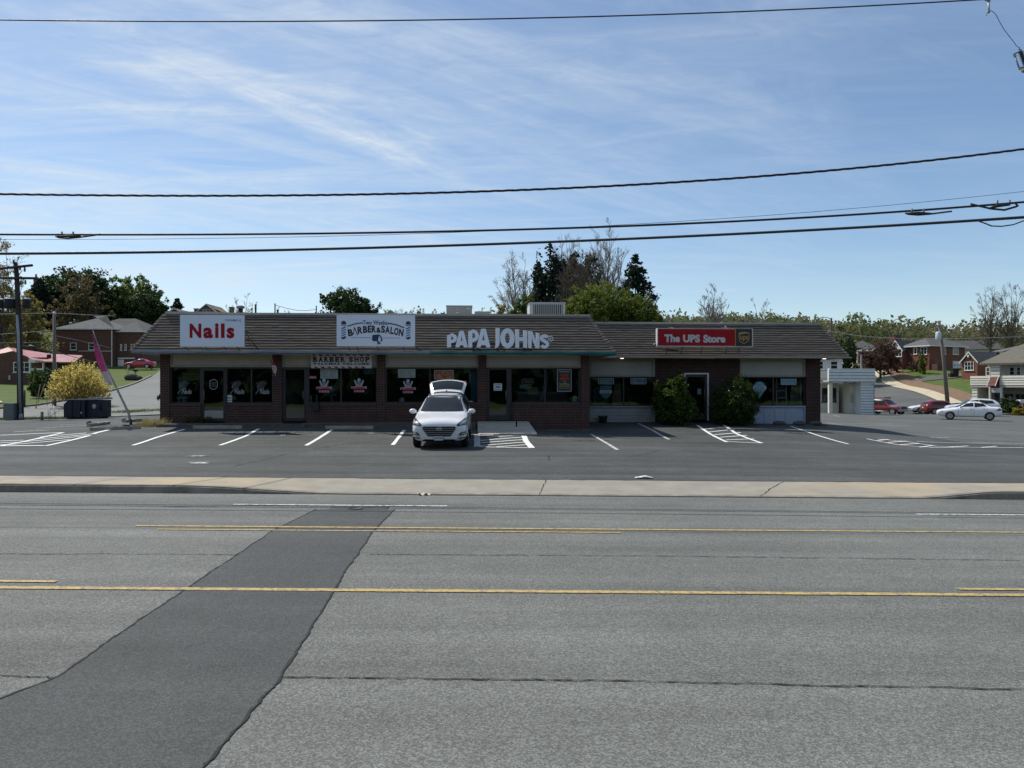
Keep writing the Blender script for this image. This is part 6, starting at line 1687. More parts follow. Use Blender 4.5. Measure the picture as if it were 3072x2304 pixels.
# utility pole with transformers at the left
a=P(62,1263,42);z0=gz(a.x,a.y);k=42/F
t=thing('utility_pole','utility pole with two crossarms and dark transformers at the left edge','utility pole',(a.x,a.y,z0))
dx=lambda u:(u-62)*k;dz=lambda v:HC-(v-CV)*k-z0
m=MB();m.tube([(0,0,-.2),(dx(58),0,dz(1000)),(dx(50),0,dz(820)),(dx(46),0,dz(787))],[.17,.15,.12,.11],12);m.build('pole',M_WOODD,t)
m=MB();m.tube([(.10,-.17,0),(dx(61),-.17,dz(1000)),(dx(57),-.17,dz(945))],.065,8);m.tube([(.12,-.18,0),(.12,-.18,.35)],[.13,.09],8);m.build('conduit',M_GALV,t)
m=MB();m.tube([(dx(-30),-.14,dz(811)),(dx(102),-.14,dz(797))],.075,6);m.build('crossarm',M_WOODD,t)
m=MB();m.tube([(dx(-40),-.14,dz(834)),(dx(119),-.14,dz(836))],.075,6);m.build('crossarm',M_WOODD,t)
for pts in(((40,836),(20,862)),((54,836),(70,812))):
 m=MB();m.tube([(dx(u),-.1,dz(v))for u,v in pts],.02,5);m.build('brace',M_WOODD,t)
for u0,u1,v0,v1 in((15,48,896,926),(71,92,896,926),(-3,18,898,925)):
 m=MB();c=dx((u0+u1)/2);r=(u1-u0)*k/2;r=min(r,.30);zb,zt=dz(v1),dz(v0)
 m.lathe([(r*.92,zb),(r,zb+.04),(r,zt-.06),(r*.8,zt)],(c,-.05,0),18);m.box(min(c,0),max(c,0),-.03,.03,zb+.15,zb+.2);tf=m.build('transformer',M_TRANSF,t)
 m=MB();m.lathe([(r*1.02,zt-.05),(r*.85,zt+.01),(.02,zt+.04)],(c,-.05,0),18);m.lathe([(.04,zt),(.06,zt+.05),(.03,zt+.09),(.055,zt+.13),(.02,zt+.2)],(c-r*.5,-.05,0),8);m.build('lid',M_TRANSP,tf)
for u,v in((65,806),(79,810),(113,830),(108,842),(81,848),(46,786)):
 m=MB();zq=dz(v);m.lathe([(.03,zq-.12),(.07,zq-.08),(.035,zq-.04),(.075,zq),(.035,zq+.05),(.06,zq+.09),(.02,zq+.14)],(dx(u),-.14,0),8);m.build('insulator',M_CERAM,t)
 # equipment cabinet and little marker post beside it
a=P(46,1263,41.5);z0=gz(a.x,a.y);k=41.5/F
m=MB();m.prism([(-.30,0),(.30,0),(.27,.95),(-.24,.95),(-.27,.93)],0,.45);o=m.build('utility_cabinet',vmat('grey_green_cabinet',(0.16,0.17,0.165),(0.12,0.13,0.125),4,.5));o.location=(a.x-.4,a.y,z0);tag(o,'leaning grey green utility cabinet at the foot of the left utility pole','utility cabinet')
a=P(126,1258,41);z0=gz(a.x,a.y)
m=MB();m.tube([(0,0,0),(.0,0,.42)],.075,10);m.lathe([(.08,.42),(.08,.45),(.01,.46)],(0,0,0),10);o=m.build('marker_post',M_GREY);o.location=(a.x,a.y,z0);tag(o,'short dark marker post on the grass strip left of the dumpster','post')
for u0,v0,u1,v1,lb in((133,1218,146,1257,'left of the three'),(140,1218,150,1257,'middle of the three'),(150,1215,168,1256,'right of the three')):
 a=P(u1,v1,41);z0=gz(a.x,a.y);b=P(u0,v0,41)
 m=MB();m.tube([(0,0,0),(b.x-a.x,.3,b.z-z0)],.016,5);o=m.build('guy_wire',M_ALUM);o.location=(a.x,a.y,z0);tag(o,lb+' slanting guy wires left of the dumpster','guy wire','guy wires by the dumpster')
 # grass strip under them
def tuft(name,label,cat,pts,n,h,mat,seed,kind='stuff',spread=.1,group=None):
 r=random.Random(seed);m=MB()
 for i in range(n):
  x,y=r.choice(pts)if len(pts)>2 else(r.uniform(pts[0][0],pts[1][0]),r.uniform(pts[0][1],pts[1][1]))
  x+=r.gauss(0,spread);y+=r.gauss(0,spread);z=gz(x,y);a=r.uniform(0,6.28);w=.012;hh=h*r.uniform(.5,1.2);lx,ly=r.gauss(0,hh*.35),r.gauss(0,hh*.35)
  m.face([(x-w*math.cos(a),y-w*math.sin(a),z),(x+w*math.cos(a),y+w*math.sin(a),z),(x+lx,y+ly,z+hh)],0)
 return tag(m.build(name,mat),label,cat,group,kind)
M_BLADE=leaf_mat('grass_blade',[(0.07,0.10,0.02),(0.12,0.14,0.035),(0.16,0.15,0.05)],.8,.3)
M_DRY=leaf_mat('dry_weed',[(0.34,0.28,0.10),(0.42,0.36,0.15),(0.22,0.20,0.07)],.8,.3)
M_WEED=leaf_mat('green_weed',[(0.05,0.075,0.02),(0.08,0.10,0.03),(0.11,0.11,0.04)],.8,.3)
vg=[P(u,v,41.8)for u,v in((0,1265),(60,1262),(130,1259),(190,1257))]
tuft('verge_grass',None,None,[(vg[0].x-3,42.2),(vg[3].x,43.4)],2600,.16,M_BLADE,3)
tuft('verge_grass',None,None,[at(365,1236)[:2],at(400,1235)[:2],at(440,1233)[:2],at(470,1231)[:2],at(380,1238)[:2],at(420,1236)[:2]],1500,.16,M_BLADE,4,spread=.7)
q=[bw(-.5+.18*i,-.5-.12*(i%3))for i in range(6)]
tuft('dry_weeds','clump of dry yellow weeds at the left front corner of the shops','weeds',[(p.x,p.y)for p in q],420,.34,M_DRY,5,None,.14)
q=[bw(1.4+.12*i,-.18)for i in range(6)]
for p in q:pass
r=random.Random(9);m=MB()
for i in range(260):
 p=bw(1.0+r.random()*1.1,-.12+r.uniform(-.14,.05));zb=ZFL-.06;a=r.uniform(0,6.28);s_=.05;c=Vector((p.x,p.y,zb+r.uniform(0,.26)))
 d1=Vector((math.cos(a),math.sin(a),r.uniform(-.5,.5)))*s_;d2=Vector((-math.sin(a),math.cos(a),r.uniform(-.2,.9)))*s_*.6
 m.face([c-d1,c-d2,c+d1,c+d2])
tag(m.build('weed_plant',M_WEED),'low green weeds against the brick wall left of the nail shop door','weeds')
# litter and covers
a=Vector((*rp(1066,1527),0));m=MB();m.lathe([(.14,0),(.14,.006),(.12,.008),(.12,.004),(.01,.004)],(0,0,0),24);o=m.build('manhole_cover',vmat('cast_iron',(0.016,0.015,0.014),(0.028,0.026,0.024),20,.6));o.location=(a.x,a.y,road_z(a.x)+.009);tag(o,'small dark iron manhole cover in the asphalt patch near the far curb','manhole cover')
a=P(1932,1441,17.2);z0=gz(a.x,a.y);r=random.Random(2)
m=MB();n=9;G=[[(-.20+.40*i/n,-.10+.2*j/5,.012+.055*math.sin(math.pi*i/n)*(.6+.4*math.sin(j))+r.uniform(-.008,.008))for i in range(n+1)]for j in range(6)];m.loft(G,0,True)
o=m.build('paper_litter',M_PAPER);o.location=(a.x,a.y,z0);tag(o,'crumpled white paper lying on the asphalt behind the sidewalk','litter')
a=Vector((*rp(1277,1480),0));m=MB();G=[[(-.13+.26*i/7,-.03+.06*j/3,.03+.03*math.sin(i*1.7+j))for i in range(8)]for j in range(4)];m.loft(G,0,True);o=m.build('debris',M_CONC2);o.location=(a.x,15.18,road_z(a.x));tag(o,'pale scrap of debris lying in the gutter at the apron edge','debris')
for u,v,lb in((1795,1310,'small pale scraps of litter in the shade beside the pizza shop corner'),(660,1333,'tiny pale scrap on the asphalt among the left parking lines')):
 a=at(u,v)if u>1000 else at(853,1306);m=MB();r=random.Random(u)
 for i in range(3):x,y=r.uniform(-.15,.15),r.uniform(-.1,.1);m.face([(x-.05,y,.012),(x+.05,y-.02,.012),(x+.03,y+.05,.02),(x-.03,y+.04,.015)])
 o=m.build('litter',M_PAPER);o.location=a;tag(o,lb,'litter')
 # stones along the wing's step
r=random.Random(12)
for i,(u,lb)in enumerate(((2340,'dark rough stone on the step under the pale blue panel'),(2400,'larger dark rough stone at the foot of the end brick column'),(2448,'dark rough stone outside the end brick column'))):
 x,y=bx(u,YU-.5),YU-.5;m=MB();m.ball((0,0,.06),.32,.14,.12,10,6)
 m.v=[(p[0]*(1+.2*noise.noise(Vector(p)*5)),p[1],p[2]*(1+.4*noise.noise(Vector(p)*6+Vector((i,0,0)))))for p in m.v]
 w=bw(x,y);o=m.build('edging_stone',MATS['old_concrete']);o.location=(w.x,w.y,max(gz(w.x,w.y),0)+.02 if u>2455 else max(gz(w.x,w.y),ZFL-.37));tag(o,lb,'stone','edging stones of the recessed shop')
 # pale utility box at the left end wall
a=bw(-.75,6.0);z0=gz(a.x,a.y);m=MB();m.box(-.45,.45,-.3,.3,0,.55,0);m.box(-.5,.5,-.35,.35,.55,.75,1);o=m.build('ice_chest',[M_UNIT2,M_BLACK]);o.location=(a.x,a.y,z0);o.rotation_euler=(0,0,BTH);tag(o,'pale box with a dark lid by the left end wall of the shops','box')
# ------------------------------------------------------------------ overhead lines along the street
def span(name,label,pts,r,Y=16.0,mat=None,n=120,seg=6,cat='cable',group='overhead lines along the street'):
 """catenary through photo points at depth Y"""
 us=np.array([p[0]for p in pts],float);vs=np.array([p[1]for p in pts],float)
 c=np.polyfit(us,vs,min(3,len(pts)-1));uu=np.linspace(us[0],us[-1],n)
 w=[P(u,float(np.polyval(c,u)),Y)for u in uu]
 mid=w[n//2];m=MB();m.tube([p-mid for p in w],r,seg)
 o=m.build(name,mat or M_CABLE);o.location=mid
 tag(o,label,cat,group);return o,c
OL,OR_=-1500,3330
top_,ct=span('power_line','thin topmost power line crossing the sky',[(-1500,22),(0,52),(700,68),(1250,69),(1900,45),(2400,22),(2850,0),(3260,-18)],.014)
tw_pts=[(-1500,545),(0,579),(900,588),(1480,577),(1900,552),(2400,517),(2900,468),(3030,452),(3215,430)]
us=[p[0]for p in tw_pts];c=np.polyfit(us,[p[1]for p in tw_pts],3)
mid=P(900,588,16);uu=np.linspace(-1500,3215,700)
m=MB()
for ph in(0,2.1,4.2):
 m.tube([P(u,float(np.polyval(c,u)),16)-mid+Vector((0,math.cos(u*.052+ph)*.014,math.sin(u*.052+ph)*.014))for u in uu],.0135,5)
o=m.build('twisted_cable',M_CABLE);o.location=mid;tag(o,'thick twisted black cable second from the top in the sky','cable','overhead lines along the street')
span('cable','very thin wire running just over the upper telephone cable',[(-1500,700),(0,714),(600,716),(1500,700),(2000,668),(2600,610),(3072,575),(3215,562)],.0048)
_,cm=span('cable','upper thick telephone cable carrying two looped closures',[(-1500,690),(0,699),(700,707),(1500,692),(2000,672),(2500,645),(3072,606),(3215,595)],.024)
_,cl_=span('cable','lowest thick telephone cable with a grey upper edge',[(-1500,748),(0,759),(700,754),(1500,738),(2200,700),(2700,672),(3072,653),(3215,646)],.024)
span('cable','grey messenger strand lying on the lowest telephone cable',[(-1500,744.5),(0,755.5),(700,750.5),(1500,734.5),(2200,696.5),(2700,668.5),(3072,649),(3215,641)],.011,15.99,M_ALUM)
def closure(u0,u1,v0,v1,label,loop=False):
 Y=15.95;a=P((u0+u1)/2,(v0+v1)/2,Y);t=thing('cable_closure',label,'cable closure',a,0,'closures hanging on the telephone cable');q=lambda u,v,y=0:P(u,v,Y+y)-a
 m=MB()
 if loop:
  m.tube([q(u0-60,v0+4),q(u0,v1-4),q((u0+u1)/2,v1),q(u1-6,v1-10),q(u1,(v0+v1)/2),q(u1-8,v0+1),q(u0+40,v0+3)],.022,8)
  m2=MB();m2.tube([q(u0-2,v1-6,-.04),q(u0+20,v1-13,-.04),q(u1-25,v0+5,-.04)],[.02,.04,.03],8);m2.build('splice_case',M_CABLE,t)
 else:
  m.tube([q(u0,(v0+v1)/2),q(u0+10,v1-2),q((u0+u1)/2,v1),q(u1-4,v1-3),q(u1+60,v0)],.018,8)
  m2=MB();m2.tube([q(u0+4,v0+6,-.03),q((u0+u1)/2,v0+5,-.03),q(u1,v0+7,-.03)],[.015,.03,.02],8);m2.build('splice_case',M_CABLE,t)
 m.build('loop',M_CABLE,t)
 for uu in(u0+(u1-u0)*.25,u0+(u1-u0)*.7):
  m=MB();m.tube([q(uu,v0-8),q(uu,v0+6)],.018,6);m.build('clamp',M_GREY,t)
closure(167,242,703,715,'small looped cable closure at the left end of the upper telephone cable')
closure(2716,2795,634,645,'flat cable closure on the upper telephone cable below the leaning pole',False)
closure(2972,3054,608,630,'wide looped cable closure at the right end of the upper telephone cable',True)
a=P(2985,672,15.95);m=MB();m.tube([P(u,v,15.95)-a for u,v in((2935,663),(2955,670),(2975,678),(3005,679),(3040,674),(3072,662),(3110,648))],.014,6);o=m.build('drop_cable',M_CABLE);o.location=a;tag(o,'short drop cable sagging below the lowest telephone cable at the right edge','cable')
a=P(2950,658,15.95);m=MB()
for i in range(5):m.ball(P(2925+i*9,660-i*.8,15.95)-a,.012)
o=m.build('cable_clip',M_CABLE);o.location=a;tag(o,'row of small clips over the lowest telephone cable at the right','clip')
# line pole just outside the picture, its cut-out switch hanging in the top right corner
YP_=16.0;xp=12.25
t=thing('line_pole','tall wooden line pole standing on the walk right of the picture','utility pole',(xp,YP_+.45,gz(xp,17)))
z0=gz(xp,17);m=MB();m.tube([(0,0,-.3),(0,0,11.5-z0)],[.17,.11],14);m.build('pole',M_WOOD,t)
m=MB();m.tube([(.15,-1.5,9.9-z0),(.15,1.5,9.9-z0)],.06,6);m.build('crossarm',M_WOOD,t)
for x in(-1.35,0,1.35):
 m=MB();zz_=10.0-z0;m.lathe([(.03,zz_),(.07,zz_+.04),(.035,zz_+.08),(.07,zz_+.12),(.02,zz_+.18)],(.15,x,0),8);m.build('insulator',M_CERAM,t)
a=P(3052,180,16);t=thing('fuse_cutout','fuse cutout with ribbed insulator hanging at the top right corner','fuse cutout',a);q=lambda u,v,y=0:P(u,v,16+y)-a
ins=[q(3062,155),q(3078,200)];m=MB();d=(ins[1]-ins[0])
for i in range(9):
 c0=ins[0]+d*(i/9);c1=ins[0]+d*((i+.45)/9);c2=ins[0]+d*((i+1)/9);m.tube([c0,c1,c2],[.022,.062,.022],10)
m.build('insulator',M_CERAM,t)
m=MB();m.tube([q(3044,169),q(3040,163),q(3064,152)],.018,6);m.tube([q(3060,204),q(3066,203),q(3082,199)],.022,6);m.tube([q(3064,150),q(3055,148),q(3060,144)],.012,6);m.build('bracket',M_GREY,t)
m=MB();m.tube([q(3045,168),q(3057,203)],.016,8);m.ball(q(3045,168),.03);m.ball(q(3060,205),.035);m.build('fuse_tube',M_ALUM,t)
m=MB();m.tube([q(3150,196),q(3082,200)],.03,6);m.build('arm',M_GREY,t)
a=P(2966,18,16);t=thing('surge_arrester','slim grey arrester hanging from the top edge with a thin lead','arrester',a);q=lambda u,v,y=0:P(u,v,16+y)-a
m=MB();m.tube([q(2966,6),q(2967,33)],.022,8);m.build('tube',M_TRANSP,t)
m=MB();m.ball(q(2966,3),.035);m.tube([q(2966,3),q(2955,1),q(2952,-8)],.01,5);m.tube([q(2966,3),q(2968,-40)],.014,5);m.build('clamp',M_GREY,t)
m=MB();m.ball(q(2966,36),.03);m.tube([q(2966,36),q(2961,40),q(2959,47)],.008,5);m.build('terminal',M_GREY,t)
m=MB();m.tube([q(u,v)for u,v in((2967,31),(2975,33),(2985,40),(2990,48),(3000,68),(3012,88),(3030,112),(3043,128),(3049,137),(3056,142),(3060,145))],.0065,5);m.build('lead',M_CABLE,t)
# leaning pole with pale transformer on the right
Yq=92.0;a=P(2845,1205,Yq);z0=gz(a.x,a.y);k=Yq/F;dx=lambda u:(u-2845)*k;dz=lambda v:HC-(v-CV)*k-z0
t=thing('utility_pole','leaning grey utility pole with one pale transformer beside the hill road','utility pole',(a.x,a.y,z0))
m=MB();m.tube([(0,0,-.3),(dx(2831),0,dz(1080)),(dx(2817),0,dz(962))],[.25,.20,.15],12);m.build('pole',M_WOOD,t)
m=MB();c=dx(2811);m.lathe([(.30,dz(1020)),(.33,dz(1018)),(.33,dz(999)),(.25,dz(996)),(.03,dz(995))],(c,-.3,0),16);tf=m.build('transformer',M_TRANSP,t)
m=MB();m.lathe([(.05,dz(996)),(.08,dz(994)),(.05,dz(992)),(.08,dz(990)),(.02,dz(988))],(c-.1,-.3,0),8);m.build('bushing',M_CERAM,tf)
m=MB();m.tube([(dx(2805),0,dz(968)),(dx(2820),0,dz(965))],.07,6);m.ball((dx(2806),0,dz(970)),.14);m.tube([(dx(2808),-.1,dz(975)),(dx(2815),0,dz(980))],.05,6);m.build('insulator',M_CERAM,t)
# street lamp behind the wing
Yq=100.0;a=P(2494,1100,Yq);z0=gz(a.x,a.y);k=Yq/F;dx=lambda u:(u-2494)*k;dz=lambda v:HC-(v-CV)*k-z0
t=thing('street_lamp','dark street lamp pole with a curved arm behind the right end of the roof','street lamp',(a.x,a.y,z0))
m=MB();m.tube([(0,0,0),(0,0,dz(954))],[.16,.12],10);m.build('pole',M_WOODD,t)
m=MB();m.tube([(0,0,dz(958)),(dx(2485),0,dz(953.5)),(dx(2474),0,dz(951.5)),(dx(2470),0,dz(951.5))],.045,6);m.build('arm',M_GREY,t)
m=MB();m.ball((dx(2467),0,dz(952)),.28,.14,.09);m.build('lamp_head',M_TRANSP,t)
# wooden pole by the yellow shrub, more poles far off behind the roof
def plain_pole(u,vb,vt,Y,r,label,lean=0,mat=None,top=True,arm=None):
 a=P(u,vb,Y);z0=gz(a.x,a.y);k=Y/F;h=HC-(vt-CV)*k-z0
 t=thing('telephone_pole',label,'utility pole',(a.x,a.y,z0),0,'plain poles on the hillside')
 m=MB();m.tube([(0,0,-.3),(lean,0,h)],[r,r*.75],10);m.build('pole',mat or M_WOOD,t)
 m=MB();m.ball((lean,0,h),r*.9);m.build('cap',M_TRANSP if top else M_WOODD,t)
plain_pole(163,1208,940,58,.15,'grey wooden pole standing beside the yellow shrub and the lawn')
plain_pole(825,1000,912,150,.16,'tallest thin pole over the flat roof left of the dark round tree',0,M_WOODD,False)
plain_pole(949,1000,919,170,.17,'thin pole over the flat roof nearest the dark round tree',0,M_WOODD,False)
def wire(label,pts,r,Y0,Y1,mat=None,name='wire'):
 n=len(pts);w=[P(u,v,Y0+(Y1-Y0)*i/(n-1))for i,(u,v)in enumerate(pts)];mid=w[n//2]
 # smooth
 q=[]
 for i in range(n-1):
  for j in range(6):q.append(w[i].lerp(w[i+1],j/6))
 q.append(w[-1]);m=MB();m.tube([p-mid for p in q],r,4);o=m.build(name,mat or M_ALUM);o.location=mid;tag(o,label,'wire','service wires')
wire('faint service wire from the dark round tree pole to the tallest thin pole',[(825,915),(860,925),(890,931),(920,932),(949,928)],.05,150,170,M_WOODD)
wire('pale sagging wire before the hill behind the right end of the roof',[(2478,992),(2540,1003),(2600,1010),(2680,1015),(2760,1018),(2860,1016),(2960,1014),(3072,1010)],.035,100,90)
wire('thin wire reaching the top of the leaning right pole',[(2700,985),(2750,977),(2808,969)],.03,120,92,M_WOODD)
wire('service wire level with the transformers between the left poles',[(-40,943),(60,941),(158,939),(250,944),(345,948)],.02,46,70)
wire('lower service wire crossing the left lawn towards the wooden pole',[(0,1003),(80,997),(158,991)],.018,46,58)
wire('slanting service wire from the wooden pole to the hip roofed house',[(110,997),(165,1007),(230,1020),(330,1043)],.018,58,110)
wire('dark telephone cable crossing the upper left lawn',[(-40,1030),(60,1029),(158,1027)],.04,46,58,M_CABLE)
wire('dark cable running down over the red roofed house',[(65,1036),(100,1042),(165,1056),(260,1080),(330,1100)],.03,46,80,M_CABLE)
a=P(98,1041,46);m=MB();m.tube([P(86,1037,46)-a,P(92,1040,46)-a,P(106,1044,46)-a,P(109,1046,46)-a],[.06,.12,.12,.05],8);o=m.build('splice_case',M_CABLE);o.location=a;tag(o,'fat black splice case hanging on the cable over the red roofed house','splice case')
# ------------------------------------------------------------------ houses
M_HBRICK=vmat('house_brick',(0.20,0.075,0.045),(0.15,0.055,0.035),2.0,.85,bump=.3,bscale=12,detail=8)
M_HBRICK2=vmat('brown_house_brick',(0.135,0.062,0.045),(0.10,0.048,0.036),2.0,.85,bump=.3,bscale=12,detail=8)
M_SLATE=vmat('grey_shingle_roof',(0.115,0.118,0.115),(0.085,0.088,0.088),2.5,.9,bump=.3,bscale=9,detail=8)
M_SLATE2=vmat('dark_shingle_roof',(0.075,0.075,0.075),(0.055,0.055,0.056),2.5,.9,bump=.3,bscale=9,detail=8)
M_BROWNROOF=vmat('brown_shingle_roof',(0.17,0.125,0.095),(0.13,0.098,0.075),2.5,.9,bump=.3,bscale=9,detail=8)
M_TAN=vmat('tan_shingle_roof',(0.145,0.128,0.10),(0.11,0.098,0.08),2.0,.9,bump=.3,bscale=9,detail=8)
M_HTRIM=vmat('white_house_trim',(0.74,0.74,0.72),(0.64,0.64,0.62),2,.6)
M_HGLASS=glass_mat('house_glass',(0.02,0.023,0.026),.05)
M_CREAM=vmat('cream_siding',(0.66,0.63,0.53),(0.60,0.57,0.47),2,.7)
M_SIDING=vmat('white_siding',(0.66,0.67,0.66),(0.58,0.59,0.58),2,.7)
def metal_roof():
 m,t,b=base_mat('ribbed_red_metal_roof',(0.4,.1,.1),.35,.0,.5)
 co=t.n('ShaderNodeTexCoord').outputs['Object'];sp_=t.n('ShaderNodeSeparateXYZ',i={0:co})
 w=t.math('FRACT',t.math('MULTIPLY',t.math('ADD',sp_.outputs[0],sp_.outputs[1]),2.2));f=t.math('LESS_THAN',w,.16)
 n_=t.ramp(t.noise(co,.8,4),.35,.65)
 t.set(b,'Base Color',t.mix(f,t.mix(n_,(.40,.12,.11,1),(.48,.20,.18,1)),(.24,.05,.05,1)))
 return m
M_REDROOF=metal_roof()
class House:
 """front wall on local y = 0 facing -y, x to the right"""
 def __init__(s,name,label,u,v,Y,rz=0.0,cat='house',zoff=0.0,group=None,z=None):
  a=P(u,v,Y);s.Y=Y;s.k=Y/F;s.z=gz(a.x,a.y)+zoff if z is None else z
  s.e=thing(name,label,cat,(a.x,a.y,s.z),rz,group);s.u=u
  c,sn=math.cos(rz),math.sin(rz)
  def X(q,y=0.0):
   t=(q-CU)/F;return(t*(a.y+y*c)-a.x+y*sn)/(c-t*sn)
  def YL(q,x):
   t=(q-CU)/F;return(a.x+x*c-t*(a.y+x*sn))/(sn+t*c)
  def Zf(q,x=0.0,y=0.0):return HC-(q-CV)/F*(a.y+x*sn+y*c)-s.z
  s.X,s.YL,s.Z=X,YL,Zf
 def part(s,n,mb,mt,par=None):return mb.build(n,mt,par or s.e)
 def box(s,n,x0,x1,y0,y1,z0,z1,mt,par=None):
  m=MB();m.box(x0,x1,y0,y1,z0,z1);return s.part(n,m,mt,par)
 def gable(s,x0,x1,y0,y1,z,h,mt,axis='x',ov=.35,name='roof',wallmat=None,trim=None):
  """ridge along axis; also closes the gable triangles"""
  m=MB();th=.14
  if axis=='x':
   ym=(y0+y1)/2;sl=h/(ym-y0)
   m.add([(x0-ov,y0-ov,z-ov*sl),(x1+ov,y0-ov,z-ov*sl),(x1+ov,ym,z+h),(x0-ov,ym,z+h),(x1+ov,y1+ov,z-ov*sl),(x0-ov,y1+ov,z-ov*sl)]+
    [(x0-ov,y0-ov,z-ov*sl-th),(x1+ov,y0-ov,z-ov*sl-th),(x1+ov,ym,z+h-th),(x0-ov,ym,z+h-th),(x1+ov,y1+ov,z-ov*sl-th),(x0-ov,y1+ov,z-ov*sl-th)],
    [(0,1,2,3),(3,2,4,5),(6,9,8,7),(9,11,10,8),(0,6,7,1),(5,4,10,11),(0,3,9,6),(3,5,11,9),(1,7,8,2),(2,8,10,4)],0)
   tri=[[(x,y0,z-.02),(x,y1,z-.02),(x,ym,z+h-.14)]for x in(x0+.01,x1-.01)]
  else:
   xm=(x0+x1)/2;sl=h/(xm-x0)
   m.add([(x0-ov,y0-ov,z-ov*sl),(x0-ov,y1+ov,z-ov*sl),(xm,y1+ov,z+h),(xm,y0-ov,z+h),(x1+ov,y1+ov,z-ov*sl),(x1+ov,y0-ov,z-ov*sl)]+
    [(x0-ov,y0-ov,z-ov*sl-th),(x0-ov,y1+ov,z-ov*sl-th),(xm,y1+ov,z+h-th),(xm,y0-ov,z+h-th),(x1+ov,y1+ov,z-ov*sl-th),(x1+ov,y0-ov,z-ov*sl-th)],
    [(0,3,2,1),(3,5,4,2),(6,7,8,9),(9,8,10,11),(0,1,7,6),(5,11,10,4),(0,6,9,3),(3,9,11,5),(1,2,8,7),(2,4,10,8)],0)
   tri=[[(x0,y,z-.02),(x1,y,z-.02),(xm,y,z+h-.14)]for y in(y0+.01,y1-.01)]
  r=s.part(name,m,mt)
  if wallmat:
   for q in tri:
    m=MB();m.face(q,0);s.part('gable_wall',m,wallmat)
  if trim:
   m=MB()
   if axis=='y':
    for a,b in(((x0-ov,z-ov*sl),(xm,z+h)),((xm,z+h),(x1+ov,z-ov*sl))):
     m.prism([(a[0],a[1]-.26),(b[0],b[1]-.26),(b[0],b[1]-.02),(a[0],a[1]-.02)],y0-ov-.03,y0-ov+.02)
   else:
    m.box(x0-ov,x1+ov,y0-ov-.03,y0-ov+.01,z-ov*sl-.2,z-ov*sl-.01)
   s.part('roof_trim',m,trim)
  return r
 def hip(s,x0,x1,y0,y1,z,h,mt,ov=.45,name='roof',trim=None,run=None):
  w=min(x1-x0,y1-y0)/2+ov;run=run or w
  X0,X1,Y0,Y1=x0-ov,x1+ov,y0-ov,y1+ov;ym=(Y0+Y1)/2;m=MB()
  if x1-x0>=y1-y0:r0,r1=(X0+run,ym),(X1-run,ym)
  else:xm=(X0+X1)/2;r0,r1=(xm,Y0+run),(xm,Y1-run)
  A=[(X0,Y0,z),(X1,Y0,z),(X1,Y1,z),(X0,Y1,z),(*r0,z+h),(*r1,z+h)]
  if x1-x0>=y1-y0:fs=[(0,1,5,4),(1,2,5),(2,3,4,5),(3,0,4)]
  else:fs=[(0,1,4),(1,2,5,4),(2,3,5),(3,0,4,5)]
  m.add(A,fs+[(0,3,2,1)],0);r=s.part(name,m,mt)
  if trim:
   m=MB();m.box(X0,X1,Y0-.03,Y0+.02,z-.16,z+.03);m.box(X0-.03,X0+.02,Y0+.02,Y1,z-.16,z+.03);m.box(X1-.02,X1+.03,Y0+.02,Y1,z-.16,z+.03);s.part('roof_trim',m,trim)
  return r
 def window(s,x0,x1,z0,z1,y=0.0,bars=1,sill=True,fr=.09,side=None,tr=None):
  """side: None = front face; otherwise the x of a side wall"""
  m=MB();tr=tr or M_HTRIM;d=.07
  def bx_(a,b,c,e,dp0,dp1,mm):
   if side is None:mm.box(a,b,y-dp1,y-dp0,c,e)
   else:
    sg=1 if side>0 else-1;xx=abs(side)if side>0 else side
    mm.box(min(side+sg*dp0,side+sg*dp1),max(side+sg*dp0,side+sg*dp1),a,b,c,e)
  bx_(x0,x1,z1-fr,z1,-.02,d,m);bx_(x0,x1,z0,z0+fr,-.02,d,m);bx_(x0,x0+fr,z0+fr,z1-fr,-.02,d,m);bx_(x1-fr,x1,z0+fr,z1-fr,-.02,d,m)
  for k in range(bars):
   q=x0+(x1-x0)*(k+1)/(bars+1);bx_(q-.03,q+.03,z0+fr,z1-fr,-.02,d-.01,m)
  zm=(z0+z1)/2;bx_(x0+fr,x1-fr,zm-.025,zm+.025,-.019,d-.02,m)
  if sill:bx_(x0-.06,x1+.06,z0-.07,z0-.001,-.02,d+.06,m)
  f=s.part('window',m,tr)
  g=MB();bx_(x0+fr*.5,x1-fr*.5,z0+fr*.5,z1-fr*.5,-.01,.012,g);s.part('pane',g,M_HGLASS,f)
  return f
 def shutter(s,x0,x1,z0,z1,mt,y=0.0):s.box('shutter',x0,x1,y-.05,y-.001,z0,z1,mt)
 # red metal roofed house on the left
h=House('brick_house','low brick house with ribbed red metal roof behind the left utility pole',0,1152,88,0.0)
X,Z=h.X,h.Z
h.box('wall',X(-95),X(140),0,9,-.5,Z(1072),M_HBRICK2)
def q3(u,v,y):return(X(u,y),y,Z(v,0,y))
m=MB();T=.14
for q in([q3(24,1042,4),q3(165,1063,4),q3(176,1085,-1.6),q3(108,1083,-1.6),q3(40,1052,2.4)],[q3(165.2,1062,3.95),q3(248,1066,3.95),q3(222,1086,-1.6),q3(176.2,1085.5,-1.6)],[q3(24,1042,4),q3(165,1063,4),q3(190,1085,9.5),q3(40,1075,9.5)],[q3(24,1042,4),q3(40,1052,2.4),q3(-100,1086,-.5),q3(-110,1080,3)]):
 m.face(q,0);m.face([(p[0],p[1],p[2]-T)for p in q][::-1],0);n_=len(q)
 for i in range(n_):p,r_=q[i],q[(i+1)%n_];m.face([p,(p[0],p[1],p[2]-T),(r_[0],r_[1],r_[2]-T),r_],0)
h.part('roof',m,M_REDROOF)
